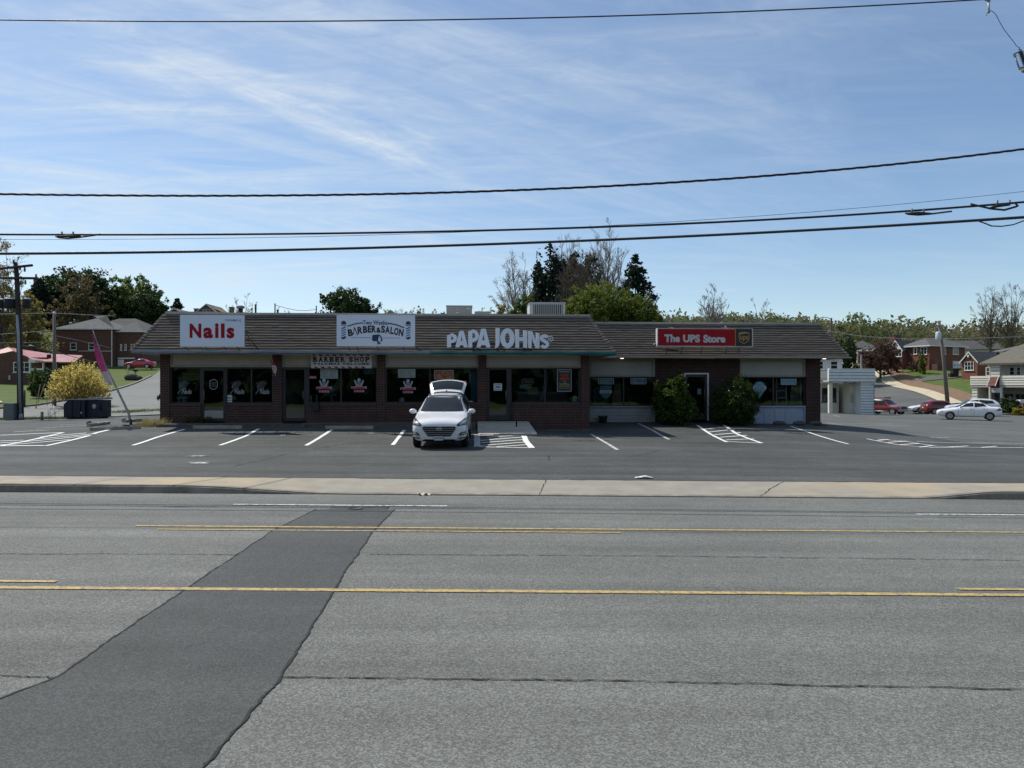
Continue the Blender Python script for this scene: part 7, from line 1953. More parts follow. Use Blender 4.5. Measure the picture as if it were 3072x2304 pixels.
m=MB();m.add([(X(-100),-.02,Z(1073)),(X(110),-.02,Z(1086)),(X(110),-.02,Z(1079)),(X(38),-.02,Z(1054)),(X(-30),-.02,Z(1066))],[(0,1,2,3,4)],0);h.part('gable_wall',m,M_HBRICK2)
m=MB();m.prism([(X(108),Z(1089)),(X(152),Z(1089)),(X(152),Z(1082)),(X(112),Z(1078))],-1.5,-1.4);h.part('porch_gable',m,M_HTRIM)
for u in(112,151,188):h.box('porch_post',X(u),X(u+3),-1.5,-1.3,-.2,Z(1088),M_HTRIM)
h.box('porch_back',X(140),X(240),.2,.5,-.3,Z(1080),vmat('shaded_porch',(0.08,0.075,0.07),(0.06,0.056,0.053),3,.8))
h.box('porch_rail',X(113),X(150),-1.45,-1.4,Z(1110),Z(1106),M_HTRIM)
h.window(X(41),X(90),Z(1117),Z(1086),0,2)
m=MB();m.tube([(X(128),1.2,Z(1066)-.2),(X(128),1.2,Z(1062))],.25,10);h.part('roof_vent',m,M_BLACK)
m=MB();m.box(X(27),X(33),-.12,-.001,Z(1140),Z(1126));h.part('electric_meter',m,M_UNIT)
# grey hip-roofed brick houses
h=House('brick_house','two-storey brick house with grey hip roof behind the leaning pink flag',290,1105,124,0.0);X,Z=h.X,h.Z
h.box('wall',X(168),X(337),0,8,-.6,Z(985),M_HBRICK2);h.box('wall',X(337.2),X(415),1.4,8,-.6,Z(990),M_HBRICK2)
h.hip(X(168),X(340),0,9.5,Z(986),Z(940)-Z(986),M_SLATE,.35,trim=M_HTRIM,run=X(280)-X(168)if False else 6.3)
h.hip(X(330),X(412),1.4,9,Z(992),Z(957)-Z(992),M_SLATE,.35,trim=M_HTRIM,run=3.2)
for u0,u1 in((211,230),(266,284)):h.window(X(u0),X(u1),Z(1050),Z(1028),0,0)
for u0,u1 in((348,353),(361,367),(380,402)):h.window(X(u0),X(u1),Z(1050),Z(1031),1.4,0)
h.box('belt_course',X(236),X(337),-.04,-.001,Z(1054),Z(1052.5),M_HTRIM)
h.box('downspout',X(335),X(337),-.12,-.001,Z(1105),Z(986),M_HTRIM)
g=h.box('garage_door',X(341),X(359),1.3,1.39,0,Z(1078),M_HTRIM);h.box('lintel',X(340),X(392),1.32,1.399,Z(1076),Z(1072),M_HTRIM)
h=House('brick_house','brick house with dark hip roof rising behind the two-storey house',350,1060,150,0.0,zoff=-.5);X,Z=h.X,h.Z
h.box('wall',X(255),X(445),0,9,-1,Z(990),M_HBRICK);h.hip(X(255),X(440),0,9,Z(988),Z(950)-Z(988),M_SLATE2,.4,trim=M_HTRIM)
for u0,u1 in((341,365),(385,399)):h.window(X(u0),X(u1),Z(1012),Z(991),0,0 if u1<390 else 0)
h.box('chimney',X(365),X(384),-.3,-.001,-1,Z(987),M_HBRICK2)
# gabled houses peeping over the flat roof
def peak(name,label,u0,u1,um,vt,ve,Y,wall,roof,trim,extra=None,depth=9):
 h=House(name,label,um,1000,Y);X,Z=h.X,h.Z
 h.box('wall',X(u0),X(u1),0,depth,-3,Z(ve),wall);h.gable(X(u0),X(u1),0,depth,Z(ve),Z(vt)-Z(ve),roof,'y',.4,wallmat=wall,trim=trim)
 if extra:extra(h)
 return h
peak('brick_house','brown brick gabled house showing above the left slope of the mansard',425,545,485,928,962,172,M_HBRICK,M_BROWNROOF,M_HTRIM,lambda h:h.window(h.X(470),h.X(500),h.Z(975),h.Z(955),0))
peak('brick_house','small brick gable with pale trim poking over the roof left of the nail sign',488,562,523,925,945,178,M_HBRICK2,M_BROWNROOF,M_HTRIM)
def ex(h):
 h.window(h.X(608),h.X(630),h.Z(938),h.Z(928),0)
 c=h.box('chimney',h.X(572),h.X(584),2,3.2,-1,h.Z(926),M_HBRICK2);h.box('chimney_cap',h.X(570.5),h.X(585.5),1.9,3.3,h.Z(926)+.002,h.Z(922.5),M_UNIT,c)
 c=h.box('chimney',h.X(674),h.X(684),3,4.2,-1,h.Z(920),M_HBRICK2);h.box('chimney_cap',h.X(672.5),h.X(685.5),2.9,4.3,h.Z(920)+.002,h.Z(917),M_HBRICK2,c)
 m=MB();m.add([(h.X(630),1.5,h.Z(921)),(h.X(682),1.5,h.Z(940)),(h.X(682),7,h.Z(940)),(h.X(662),4.5,h.Z(933)),(h.X(640),4.5,h.Z(915)),(h.X(618),4.4,h.Z(912)),(h.X(690),-1,h.Z(946)),(h.X(690),9,h.Z(946))],[(5,6,7),(5,0,6)],0);h.part('roof',m,M_BROWNROOF)
peak('brick_house','brown gabled house with two chimneys above the roof by the black vent',582,658,618,911,941,185,M_BROWNROOF,M_BROWNROOF,M_HTRIM,ex)
peak('house','small pale gable peeping over the roof beside the barber sign',1150,1194,1172,929,946,190,M_UNIT,M_SLATE,M_HTRIM)
peak('house','small pale blue-grey gable peeping over the wing behind the red sign',2140,2188,2164,966,980,120,M_SIDING,vmat('pale_blue_roof',(0.36,0.42,0.46),(0.3,0.36,0.4),2,.6),M_HTRIM)
# white two-storey sided building behind the right end of the shops
Yq=70;h=House('sided_building','white sided two-storey building with balcony behind the right end of the shops',2530,1238,Yq,RAD(0),'building');X,Z=h.X,h.Z
h.box('wall',X(2440),X(2530),1.0,9,-.8,Z(1150),M_CREAM);h.box('upper_wall',X(2440),X(2541),1.0,9,Z(1110),Z(1076),M_SIDING)
M_GAP=vmat('siding_gap',(0.09,0.088,0.08),(0.06,0.06,0.055),3,.9)
def siding(hh,n,x0,x1,y0,y1,z0,z1,k,mt,name='siding'):
 m=MB()
 for i in range(k):
  a=z0+(z1-z0)*i/k;b=z0+(z1-z0)*(i+1)/k
  m.add([(x0,y0-.05,a+.01),(x1,y0-.05,a+.01),(x1,y0-.005,b),(x0,y0-.005,b),(x0,y0+.02,a+.01),(x1,y0+.02,a+.01)],[(0,1,2,3),(0,4,5,1)],0)
  m.box(x0,x1,y0-.02,y0-.001,a-.025,a+.03,1)
 m.box(x0,x1,y0,y1,z0,z1);hh.part(name,m,[mt,M_GAP])
siding(h,0,X(2558),X(2596),-1.6,6,-.6,Z(1147),14,M_SIDING,'wing_wall')
siding(h,0,X(2462),X(2597),-1.8,-1.5,Z(1145),Z(1109),4,M_SIDING,'balcony_front')
h.box('balcony_floor',X(2462),X(2597),-1.49,1.0,Z(1146),Z(1141),M_UNIT);h.box('balcony_rail',X(2464),X(2597),-1.85,-1.45,Z(1109)+.002,Z(1107),M_HTRIM)
h.box('post',X(2467),X(2477),-1.5,-1.2,-.4,Z(1146),M_CREAM);h.box('wing_side',X(2545),X(2557.8),-.4,6,-.6,Z(1147),M_CREAM)
h.window(X(2479),X(2522),Z(1206),Z(1164),1.0,1,tr=M_FRAME);h.window(X(2503),X(2528),Z(1108),Z(1081),1.0,0);h.window(X(2468),X(2484),Z(1108),Z(1081),1.0,0)
h.box('corner_board',X(2597),X(2598.5),-1.6,-1.4,-.6,Z(1147),M_GREY);h.box('electric_box',X(2546),X(2553),-.5,-.401,Z(1208),Z(1180),M_UNIT)
m=MB();put_text(m,'1514',X(2585),X(2593),Z(1154),Z(1151),-1.68,0,.02);h.part('house_number',m,M_GREY)
h.box('post',X(2560),X(2563),-1.6,-1.4,Z(1107)+.01,Z(1066),M_GREY);h.hip(X(2420),X(2545),1,8,Z(1073),1.2,M_TAN,.6)
# cream building at the right edge
TH=RAD(-60)
h=House('sided_building','cream sided two-storey building with balcony at the right edge',2960,1240,82,TH,'building');X,Z=h.X,h.Z
XR=X(3200)
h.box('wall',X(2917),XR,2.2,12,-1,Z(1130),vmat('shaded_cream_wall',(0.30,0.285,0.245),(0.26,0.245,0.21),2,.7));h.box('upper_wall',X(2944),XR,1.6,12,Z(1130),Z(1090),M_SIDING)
siding(h,0,X(2911),X(2970),0,.3,Z(1155),Z(1128),4,M_CREAM,'balcony_front');siding(h,0,X(2999),XR,0,.3,Z(1155),Z(1127),4,M_CREAM,'balcony_front')
siding(h,0,X(2974),X(3001),-.1,.3,Z(1131),Z(1094),4,M_CREAM,'tower_front')
m=MB();m.add([(X(2976),-.15,Z(1131)),(X(2997),-.15,Z(1131)),(X(2996),-.8,Z(1157)),(X(2973),-.8,Z(1157)),(X(2973),.25,Z(1163)),(X(2996),.25,Z(1163)),(X(2976),.2,Z(1131)),(X(2997),.2,Z(1131))],[(3,2,1,0),(3,4,5,2),(0,6,4,3),(1,2,5,7)],0);h.part('entrance_hood',m,vmat('maroon_canopy',(0.13,0.025,0.022),(0.10,0.02,0.018),3,.7))
for a_,b_,c_ in((2972,2975,2971),(2997,3000,2996)):
 m=MB();m.add([(X(a_),-.18,Z(1130)),(X(b_),-.18,Z(1130)),(X(c_+3),-.85,Z(1158)),(X(c_),-.85,Z(1158))],[(0,1,2,3),(3,2,1,0)],0);h.part('hood_trim',m,M_HTRIM)
h.box('balcony_floor',X(2912),XR,.3,2.2,Z(1161),Z(1155),M_UNIT);h.box('soffit',X(2912),X(2972),-.02,.3,Z(1162),Z(1156),M_UNIT);h.box('soffit',X(2998),XR,-.02,.3,Z(1162),Z(1156),M_UNIT)
siding(h,0,X(2915),X(2931),.1,2.2,-1,Z(1162),12,M_CREAM,'wing_wall')
for u in(2969,3003):h.box('post',X(u),X(u+4.5),-.2,.1,-.6,Z(1162),M_CREAM)
t_=h.box('shop_sign',X(2975),X(3002),-.12,-.05,Z(1177),Z(1164),M_HTRIM);m=MB();put_text(m,'Dr. Jacobs',X(2981),X(2997),Z(1170),Z(1166),-.13,0,.02);put_text(m,'DENTAL OFFICE',X(2977),X(3000),Z(1175),Z(1172),-.13,0,.0);h.part('sign_lettering',m,M_GREY,t_)
Xb=lambda u:X(u,2.2);Xc=lambda u:X(u,1.6)
h.window(Xb(2937),Xb(2960),Z(1215),Z(1180),2.2,0,tr=M_FRAME);h.window(X(2978),X(2998),Z(1214),Z(1179),.4,0,False,tr=M_FRAME);h.window(Xb(3014),Xb(3040),Z(1212),Z(1182),2.2,0,tr=M_FRAME);h.window(Xb(3048),Xb(3090),Z(1220),Z(1182),2.2,0,tr=M_FRAME)
for a_,b_ in((2958,2972),(3028,3045),(3049,3064)):h.window(Xc(a_),Xc(b_),Z(1127),Z(1101),1.6,0,False)
m=MB();e0,e1,r0,r1=(X(2936,-.4),-.4,Z(1090)),(XR+2,-.4,Z(1090)),(X(3075,7),7,Z(1030,0,7)),(XR+2,7,Z(1030,0,7))
m.add([e0,e1,r1,r0,(X(2936,-.4),13,Z(1090)),(XR+2,13,Z(1090)),(e0[0],e0[1],e0[2]-.2),(e1[0],e1[1],e1[2]-.2),(X(2936,-.4),13,Z(1090)-.2)],[(0,1,2,3),(0,3,4),(3,2,5,4),(0,6,7,1),(0,4,8,6)],0);h.part('roof',m,M_TAN)
m=MB();m.add([(X(2972,8),8,Z(1051,0,8)),(X(3005,5),5,Z(1054,0,5)),(X(3090,7.2),7.2,Z(1034,0,7.2)),(X(3050,11),11,Z(1036,0,11))],[(0,1,2,3)],0);h.part('roof',m,M_SLATE)
# brick house with white gable on the right hill
TH=RAD(-64)
h=House('brick_house','long red brick house with one bright white gable on the right hill',2700,1100,136,TH);X,Z,YL=h.X,h.Z,h.YL
x1=X(2781);yE=YL(2895,x1);zE=Z(1040)
h.box('wall',X(2676),X(2713),-.6,6,-2.5,Z(1047),M_HBRICK);h.box('wall',X(2713)+.01,x1,.6,yE,-2.5,zE,M_HBRICK)
h.gable(X(2676),X(2714),-.6,6,Z(1047),Z(1020)-Z(1047),M_SLATE2,'y',.25,wallmat=M_HTRIM,trim=M_HTRIM)
h.hip(X(2706),x1,.6,yE,zE,Z(1012,x1,4)-zE,M_SLATE,.45,trim=M_HTRIM)
h.window(X(2687,-.6),X(2706,-.6),Z(1070),Z(1047.5),-.6,1);h.window(X(2735),X(2745),Z(1064),Z(1045),.6,0);h.window(X(2756),X(2775),Z(1066),Z(1044),.6,1)
for ua,ub_ in((2824,2837),(2858,2875)):h.window(YL(ua,x1),YL(ub_,x1),Z(1063,x1,6),Z(1040,x1,6),0,0,side=x1)
m=MB();m.box(X(2716),X(2730),.55,.599,-1.5,zE-.3);h.part('porch_recess_shade',m,vmat('shaded_brick',(0.08,0.03,0.022),(0.06,0.024,0.018),3,.8))  # flat panel, the recess shade is put into its darker brick colour
c=h.box('chimney',X(2667,6),X(2684,6),6,8,-1,Z(1003,0,6),M_HBRICK2);h.box('chimney_cap',X(2669,6),X(2682,6),6.2,7.8,Z(1003,0,6)+.01,Z(999,0,6),M_BLACK,c)
ya,yb_=YL(2858,x1),YL(2885,x1)
g=h.box('garage_door',x1+.005,x1+.08,ya,yb_,-3.5,Z(1083,x1,ya),M_HTRIM)
for k in range(3):h.box('garage_pane',x1+.081,x1+.1,ya+(yb_-ya)*(k+.2)/3,ya+(yb_-ya)*(k+.8)/3,Z(1098,x1,ya),Z(1093,x1,ya),M_HGLASS,g)
m=MB();m.box(x1+.01,x1+1.4,.8,YL(2815,x1),-3,Z(1092,x1));h.part('porch_steps',m,M_HBRICK2)
for zz_ in(1079,1087):
 m=MB();m.tube([(x1+1.2,.9,Z(zz_,x1)),(x1+1.2,YL(2806,x1+1.2),Z(zz_-1,x1)),(x1+1.2,YL(2822,x1+1.2),Z(zz_+5,x1))],.05,6);h.part('porch_rail',m,M_GREY)
h=House('brick_house','brick house partly hidden by the brown leafed tree on the right hill',2590,1092,142,TH);X,Z,YL=h.X,h.Z,h.YL
x1=X(2618);h.box('wall',X(2582),x1,0,9,-2,Z(1050),M_HBRICK);h.gable(X(2582),x1,0,9,Z(1049),Z(1028)-Z(1049),M_SLATE2,'x',.5,wallmat=M_HBRICK,trim=M_HTRIM)
h.window(X(2594),X(2607),Z(1066),Z(1052),0,0);h.box('carport_post',X(2586),X(2588.5),-1.5,-1.2,-2,Z(1050),M_CREAM)
m=MB();m.add([(X(2562),-1.6,Z(1066)),(X(2586),-1.6,Z(1052)),(X(2592),-1.6,Z(1055)),(X(2592),.0,Z(1055)),(X(2562),0,Z(1066))],[(0,1,2,3,4)],0);h.part('carport_roof',m,M_SLATE2)
m=MB();m.ball((X(2573),-.2,Z(1063)),.5,.1,.4);h.part('satellite_dish',m,M_HTRIM)
h=House('brick_house','dark roofed house behind the brown leafed tree far up the right hill',2570,1060,175,RAD(-30));X,Z=h.X,h.Z
h.box('wall',X(2540),X(2625),0,9,-1,Z(1042),M_HBRICK2);h.hip(X(2540),X(2625),0,9,Z(1042),Z(1020)-Z(1042),M_SLATE2,.5,trim=M_UNIT)
# small orange brick gable near the garage
h=House('brick_house','small orange brick gable end with white trim beside the garage',2908,1134,119,TH);X,Z,YL=h.X,h.Z,h.YL
BR3=vmat('orange_house_brick',(0.23,0.085,0.05),(0.18,0.066,0.04),2.5,.85,bump=.3,bscale=12,detail=8)
x1=X(2932);yE=YL(2962,x1)
h.box('wall',X(2885),x1,0,yE,-2,Z(1081),BR3);h.gable(X(2885),x1,0,yE+4,Z(1081),Z(1054)-Z(1081),M_SLATE2,'y',.25,wallmat=BR3,trim=M_HTRIM)
h.window(X(2894),X(2922),Z(1111),Z(1085),0,2)
m=MB();m.lathe([(.10,-.2),(.16,0),(.10,.25)],(X(2908),-.25,Z(1070)),10);m.tube([(X(2908),0,Z(1064)),(X(2908),-.25,Z(1066))],.03,5);h.part('wall_lantern',m,M_HTRIM)
h=House('long_house','long dark roofed low house on the ridge behind the brick garage',2930,1075,175,RAD(-20));X,Z=h.X,h.Z
h.box('wall',X(2860),X(3000),0,9,-2,Z(1046),M_SIDING);h.gable(X(2850),X(3000),0,10,Z(1046),Z(1018)-Z(1046),M_SLATE2,'x',.4,wallmat=M_SIDING)
# garden things near the houses
def gthing(name,label,cat,u,v,Y,build,mats,group=None):
 a=P(u,v,Y);z0=gz(a.x,a.y);m=MB();build(m);o=m.build(name,mats);o.location=(a.x,a.y,z0);return tag(o,label,cat,group)
gthing('rubbish_bin','dark wheeled rubbish bin by the white garage door on the right hill','bin',2868,1118,122,lambda m:(m.prism([(-.4,0),(.4,0),(.5,1.25),(-.45,1.25)],0,.8),m.box(-.5,.55,-.05,.9,1.25,1.35),m.box(-.9,-.5,.1,.7,0,.6)),M_BLACK)
gthing('accessible_parking_sign','blue parking sign on a thin post before the dark green hedge','sign',3031,1246,76,lambda m:(m.tube([(0,0,0),(0,0,1.8)],.03,6,0),m.box(-.15,.15,-.03,-.01,1.15,1.75,1),m.box(-.15,.15,-.035,-.03,1.0,1.14,2),disc(m,.0,1.52,.05,.05,-.036,2),stroke(m,[(-.0,1.46),(-.02,1.36),(.07,1.36),(.09,1.24)],.035,-.036,2),stroke(m,arc(-.01,1.3,.08,.08,100,330),.03,-.037,2)),[M_GREY,vmat('sign_blue',(0.03,0.10,0.40),(0.03,0.09,0.36),3,.5),M_WHITEM])
gthing('newspaper_box','red and white striped box at the right edge beside the yellow shrub','box',3068,1225,77,lambda m:(m.box(-.25,.45,0,.6,0,1.15,0),m.box(-.28,.48,-.05,.65,1.15,1.5,1),m.box(-.12,-.04,-.01,0,.3,1.1,1),m.box(.16,.24,-.01,0,.3,1.1,1)),[vmat('box_red',(0.50,0.03,0.03),(0.42,0.025,0.025),3,.5),M_HTRIM])
gthing('mailbox','dark letterbox on a post on the lawn left of the shops','letter box',407,1143,100,lambda m:(m.tube([(0,0,0),(0,0,1.0)],.06,6,0),m.box(-.25,.25,-.15,.15,1.0,1.3,1)),[M_WOOD,M_BLACK])
gthing('sign_post','thin pale post on the lawn under the crimson car','post',384,1128,105,lambda m:(m.tube([(0,0,0),(0,0,1.3)],.06,6),m.box(-.12,.12,-.08,-.04,1.05,1.3)),M_UNIT)
gthing('lawn_post','dark signpost on the grass right of the left utility pole','post',74,1203,57,lambda m:(m.tube([(0,0,0),(0,0,1.35)],.06,6),m.box(-.2,-.05,-.05,.05,.8,1.1)),M_WOODD)
for i,(u0,v0,u1,v1,lb)in enumerate(((106,1208,121,1153,'left one of the thin poles crossing like a tripod on the lawn'),(130,1150,108,1210,'middle thin tan pole of the tripod on the lawn'),(126,1165,143,1198,'right short tan pole of the tripod on the lawn'))):
 a=P(u0,v0,56);b=P(u1,v1,56);lo,hi=(a,b)if a.z<b.z else(b,a);z0=gz(lo.x,lo.y);m=MB();m.tube([(0,0,0),(hi.x-lo.x,.2*i,hi.z-lo.z+(lo.z-z0))],.025,5);o=m.build('garden_stake',vmat('tan_stake',(0.40,0.33,0.22),(0.34,0.28,0.18),5,.8));o.location=(lo.x,lo.y,z0);tag(o,lb,'stake','stakes of a tripod on the lawn')
gthing('landscape_rock','dark boulder on the lawn beside the letterbox','rock',394,1143,99,lambda m:(m.ball((0,0,.3),1.0,.6,.55,10,6),m.ball((.9,.1,.2),.6,.5,.35,8,5)),vmat('dark_rock',(0.05,0.048,0.04),(0.09,0.085,0.07),3,.9,bump=.8,bscale=5))
gthing('garden_trailer','small flat trailer parked on the grass below the black vehicle','trailer',2660,1097,130,lambda m:(m.box(-1.1,1.1,0,1.2,.5,.65,0),m.lathe([(.28,-.1),(.28,.1)],(-.5,0,.28),12,1,'y'),m.lathe([(.28,-.1),(.28,.1)],(.4,0,.28),12,1,'y'),m.tube([(1.1,.6,.5),(2.0,.6,.4)],.05,5,0)),[M_UNIT,M_TYRE])
for k,(u,lb)in enumerate(((3010,'pale concrete wheel stop before the dark hedge'),(3063,'white wheel stop below the yellow shrub at the right edge'))):
 gthing('wheel_stop',lb,'wheel stop',u,1247,73,lambda m:m.prism([(-.9,0),(.9,0),(.85,.2),(-.85,.2)],0,.25),M_CONC2,'wheel stops by the hedge')
 # ------------------------------------------------------------------ trees and shrubs
def quads_mesh(name,V,mats,mi=None,k=4,smooth=False):
 """V: (n, k, 3)"""
 n=len(V);me=bpy.data.meshes.new(name)
 me.vertices.add(n*k);me.vertices.foreach_set('co',V.reshape(-1).astype(np.float32))
 me.loops.add(n*k);me.loops.foreach_set('vertex_index',np.arange(n*k,dtype=np.int32))
 me.polygons.add(n);me.polygons.foreach_set('loop_start',np.arange(0,n*k,k,dtype=np.int32))
 try:me.polygons.foreach_set('loop_total',np.full(n,k,dtype=np.int32))
 except Exception:pass
 for m in mats:me.materials.append(m)
 if mi is not None:me.polygons.foreach_set('material_index',mi.astype(np.int32))
 me.update(calc_edges=True);me.validate()
 return me
def leaf_quads(c,size,g,flat=0.0,asp=.6):
 n=len(c)
 d=g.normal(size=(n,3));d/=np.linalg.norm(d,axis=1,keepdims=True)
 e=g.normal(size=(n,3));e-=d*(e*d).sum(1,keepdims=True);e/=np.linalg.norm(e,axis=1,keepdims=True)
 s=(size*g.uniform(.6,1.35,n))[:,None]
 return np.stack([c-d*s,c-e*s*asp,c+d*s,c+e*s*asp],1)
def clump_points(blobs,n,g,shell=.55,ragged_=.18):
 """leaf centres gathered in many small tufts inside a few ellipsoids"""
 vol=np.array([b[3]*b[4]*b[5]for b in blobs])**(2/3);vol/=vol.sum()
 pts=[]
 for b,w in zip(blobs,vol):
  k=int(n*w);nt=max(12,k//26)
  d=g.normal(size=(nt,3));d/=np.linalg.norm(d,axis=1,keepdims=True)
  rr=g.uniform(shell,1.0,nt)**.7*(1+g.normal(0,ragged_,nt));ce=d*rr[:,None]
  ce=ce[(np.sin(ce[:,0]*5.1+b[0])+np.sin(ce[:,1]*4.3)+np.sin(ce[:,2]*6.2+b[2]))>-1.35]
  idx=g.integers(0,len(ce),k)
  q=ce[idx]+g.normal(0,.10,(k,3))
  pts.append(q*np.array(b[3:6])+np.array(b[:3]))
 return np.concatenate(pts)
def leafy(name,label,cat,base,trunk_h,blobs,n,size,mat,seed,bark=None,tr=.2,group=None,shell=.5,limbs=7,core=None):
 g=np.random.default_rng(seed);r=random.Random(seed)
 t=thing(name,label,cat,base,0,group)
 me=quads_mesh('crown',leaf_quads(clump_points(blobs,n,g,shell),size,g),[mat]);o=bpy.data.objects.new('crown',me);C.objects.link(o);o.parent=t
 m=MB();top=max(b[2]for b in blobs)
 m.tube([(0,0,-.3),(r.uniform(-.1,.1),0,trunk_h*.5),(r.uniform(-.2,.2),0,top*.8)],[tr*1.2,tr,tr*.35],9)
 for i in range(limbs):
  b=blobs[i%len(blobs)];h0=trunk_h*r.uniform(.6,1.1)
  e=Vector((b[0]+r.uniform(-.6,.6)*b[3],b[1]+r.uniform(-.6,.6)*b[4],b[2]+r.uniform(-.2,.6)*b[5]))
  s_=Vector((0,0,h0));mid=s_.lerp(e,.5)+Vector((0,0,r.uniform(-.1,.3)*b[5]));m.tube([s_,mid,e],[tr*.5,tr*.3,tr*.08],6)
 m.build('trunk',bark or M_BARK,t)
 return t
M_BARK=vmat('tree_bark',(0.085,0.07,0.058),(0.055,0.046,0.04),4,.95,stretch=(4,4,.6),bump=.6)
M_BARKG=vmat('grey_bark',(0.15,0.135,0.12),(0.10,0.09,0.08),4,.95,stretch=(4,4,.6),bump=.6)
M_TWIG=vmat('brown_twigs',(0.26,0.22,0.19),(0.20,0.17,0.145),2,.9)
M_TWIGD=vmat('dark_brown_twigs',(0.15,0.115,0.092),(0.11,0.086,0.07),2,.9)
def bare(name,label,cat,base,H,seed,mat,width=10,n=(15,10,7,4),crown0=.22,twig_r=.012,leaf=None,leaf_n=0,leaf_s=.12,group=None,fan=1.25,top=1.0,dens=1.0):
 """leafless crown: limbs sweep from the fork to points over a dome, each carrying sprays of ever finer twigs"""
 g=np.random.default_rng(seed);S_=[]
 def curve(p,q,bend,k,r0,r1,lv,wob):
  pts=[];L=np.linalg.norm(q-p)
  for i in range(k+1):
   f=i/k;c=p*(1-f)**2+(p*.5+q*.5+bend)*2*f*(1-f)+q*f*f+(g.normal(0,wob*L,3)if 0<i else 0);pts.append(c)
  for i in range(k):S_.append((pts[i],pts[i+1],r0+(r1-r0)*i/k,r0+(r1-r0)*(i+1)/k,lv))
  return pts
 fork=np.array([0,0,H*crown0]);rt=H*.017
 curve(np.array([0,0,-.3]),fork,np.zeros(3),3,rt*1.3,rt,0,.006)
 for i in range(n[0]):
  a=i*2.4+g.normal(0,.3);e=(i+.5)/n[0];pol=RAD(8+84*e**.75)*fan/1.25;k=g.uniform(.82,1.02)
  tip=fork+np.array([math.cos(a)*math.sin(pol)*width/2,math.sin(a)*math.sin(pol)*width*.4,math.cos(pol)*(H*top*1.05-fork[2])])*k
  st=np.array([0,0,H*crown0*g.uniform(.75,1.25)]);L=np.linalg.norm(tip-st);d=(tip-st)/L
  P_=curve(st,tip,np.array([d[0],d[1],0])*L*-.06+np.array([0,0,-.02*L])*(g.random()-.3),7,rt*.55,.012,1,.012)
  for j in range(n[1]):
   f=g.uniform(.22,.98);m_=min(6,int(f*7));p=P_[m_]+(P_[m_+1]-P_[m_])*(f*7-m_)
   s_=g.normal(size=3);s_-=d*s_.dot(d);s_/=np.linalg.norm(s_);l2=L*g.uniform(.16,.30)*(1.15-.75*f)
   d2=d*.8+s_*g.uniform(.45,.8)+np.array([0,0,.18]);d2/=np.linalg.norm(d2)
   Q_=curve(p,p+d2*l2,np.array([0,0,l2*.06]),3,rt*.22*(1.2-f)+.010,.008,2,.025)
   for q in range(n[2]):
    f2=g.uniform(.2,1);m2=min(2,int(f2*3));p2=Q_[m2]+(Q_[m2+1]-Q_[m2])*(f2*3-m2)
    s2=g.normal(size=3);s2-=d2*s2.dot(d2);s2/=np.linalg.norm(s2);l3=l2*g.uniform(.28,.55)*(1.2-.6*f2)
    d3=d2*.8+s2*g.uniform(.35,.75)+np.array([0,0,.15]);d3/=np.linalg.norm(d3)
    R3=curve(p2,p2+d3*l3,np.zeros(3),2,.009,.006,3,.03)
    for w in range(n[3]):
     p3=R3[1+(w%2)];s3=g.normal(size=3);d4=d3+s3/np.linalg.norm(s3)*.6+np.array([0,0,.1]);d4/=np.linalg.norm(d4)
     S_.append((p3,p3+d4*l3*g.uniform(.3,.7),.006,.004,4))
 P0=np.array([s[0]for s in S_]);P1=np.array([s[1]for s in S_]);lv=np.array([s[4]for s in S_])
 t=thing(name,label,cat,base,0,group)
 m=MB()
 for i in np.where(lv==0)[0]:m.tube([P0[i],P1[i]],[S_[i][2],S_[i][3]],8,0,False)
 m.build('trunk',mat,t)
 idx=np.where(lv>0)[0];a,b=P0[idx],P1[idx]
 r0=np.maximum(np.array([S_[i][2]for i in idx]),twig_r);r1=np.maximum(np.array([S_[i][3]for i in idx]),twig_r*.8)
 d=b-a;d/=np.maximum(1e-6,np.linalg.norm(d,axis=1,keepdims=True));s1=np.cross(d,g.normal(size=d.shape));s1/=np.maximum(1e-6,np.linalg.norm(s1,axis=1,keepdims=True));s2=np.cross(d,s1)
 Q=[]
 for q in range(3):
  w0,w1=2*math.pi*q/3,2*math.pi*(q+1)/3
  o0=s1*math.cos(w0)+s2*math.sin(w0);o1=s1*math.cos(w1)+s2*math.sin(w1)
  Q.append(np.stack([a+o0*r0[:,None],a+o1*r0[:,None],b+o1*r1[:,None],b+o0*r1[:,None]],1))
 me=quads_mesh('crown',np.concatenate(Q),[mat]);o=bpy.data.objects.new('crown',me);C.objects.link(o);o.parent=t
 if leaf is not None:
  tips=P1[lv>=3];c=tips[g.integers(0,len(tips),leaf_n)]+g.normal(0,H*.008,(leaf_n,3))
  me=quads_mesh('leaves',leaf_quads(c,leaf_s,g),[leaf]);o=bpy.data.objects.new('leaves',me);C.objects.link(o);o.parent=t
 return t
def conifer(name,label,cat,base,H,w,mat,seed,n=5200,size=.34,group=None,z0=.08):
 g=np.random.default_rng(seed);nb=150
 f=np.sort(g.uniform(z0,.985,nb));a=np.arange(nb)*2.4+g.normal(0,.4,nb);L=w/2*(1-f)**.8*g.uniform(.55,1.2,nb)+.15
 wt=L/L.sum();pts=[]
 for i in range(nb):
  k=max(4,int(n*wt[i]));q=g.uniform(.08,1,k)**.7
  c=np.stack([np.cos(a[i])*L[i]*q,np.sin(a[i])*L[i]*q,H*f[i]+L[i]*(.28*q-.5*q**2)],1);pts.append(c+g.normal(0,1,(k,3))*np.array([.10,.10,.06])*(L[i]*.9+.3))
 t=thing(name,label,cat,base,0,group)
 me=quads_mesh('crown',leaf_quads(np.concatenate(pts),size,g,asp=.45),[mat]);o=bpy.data.objects.new('crown',me);C.objects.link(o);o.parent=t
 m=MB();m.tube([(0,0,-.3),(0,0,H*.97)],[w*.02,.03],8);m.build('trunk',M_BARK,t)
 return t
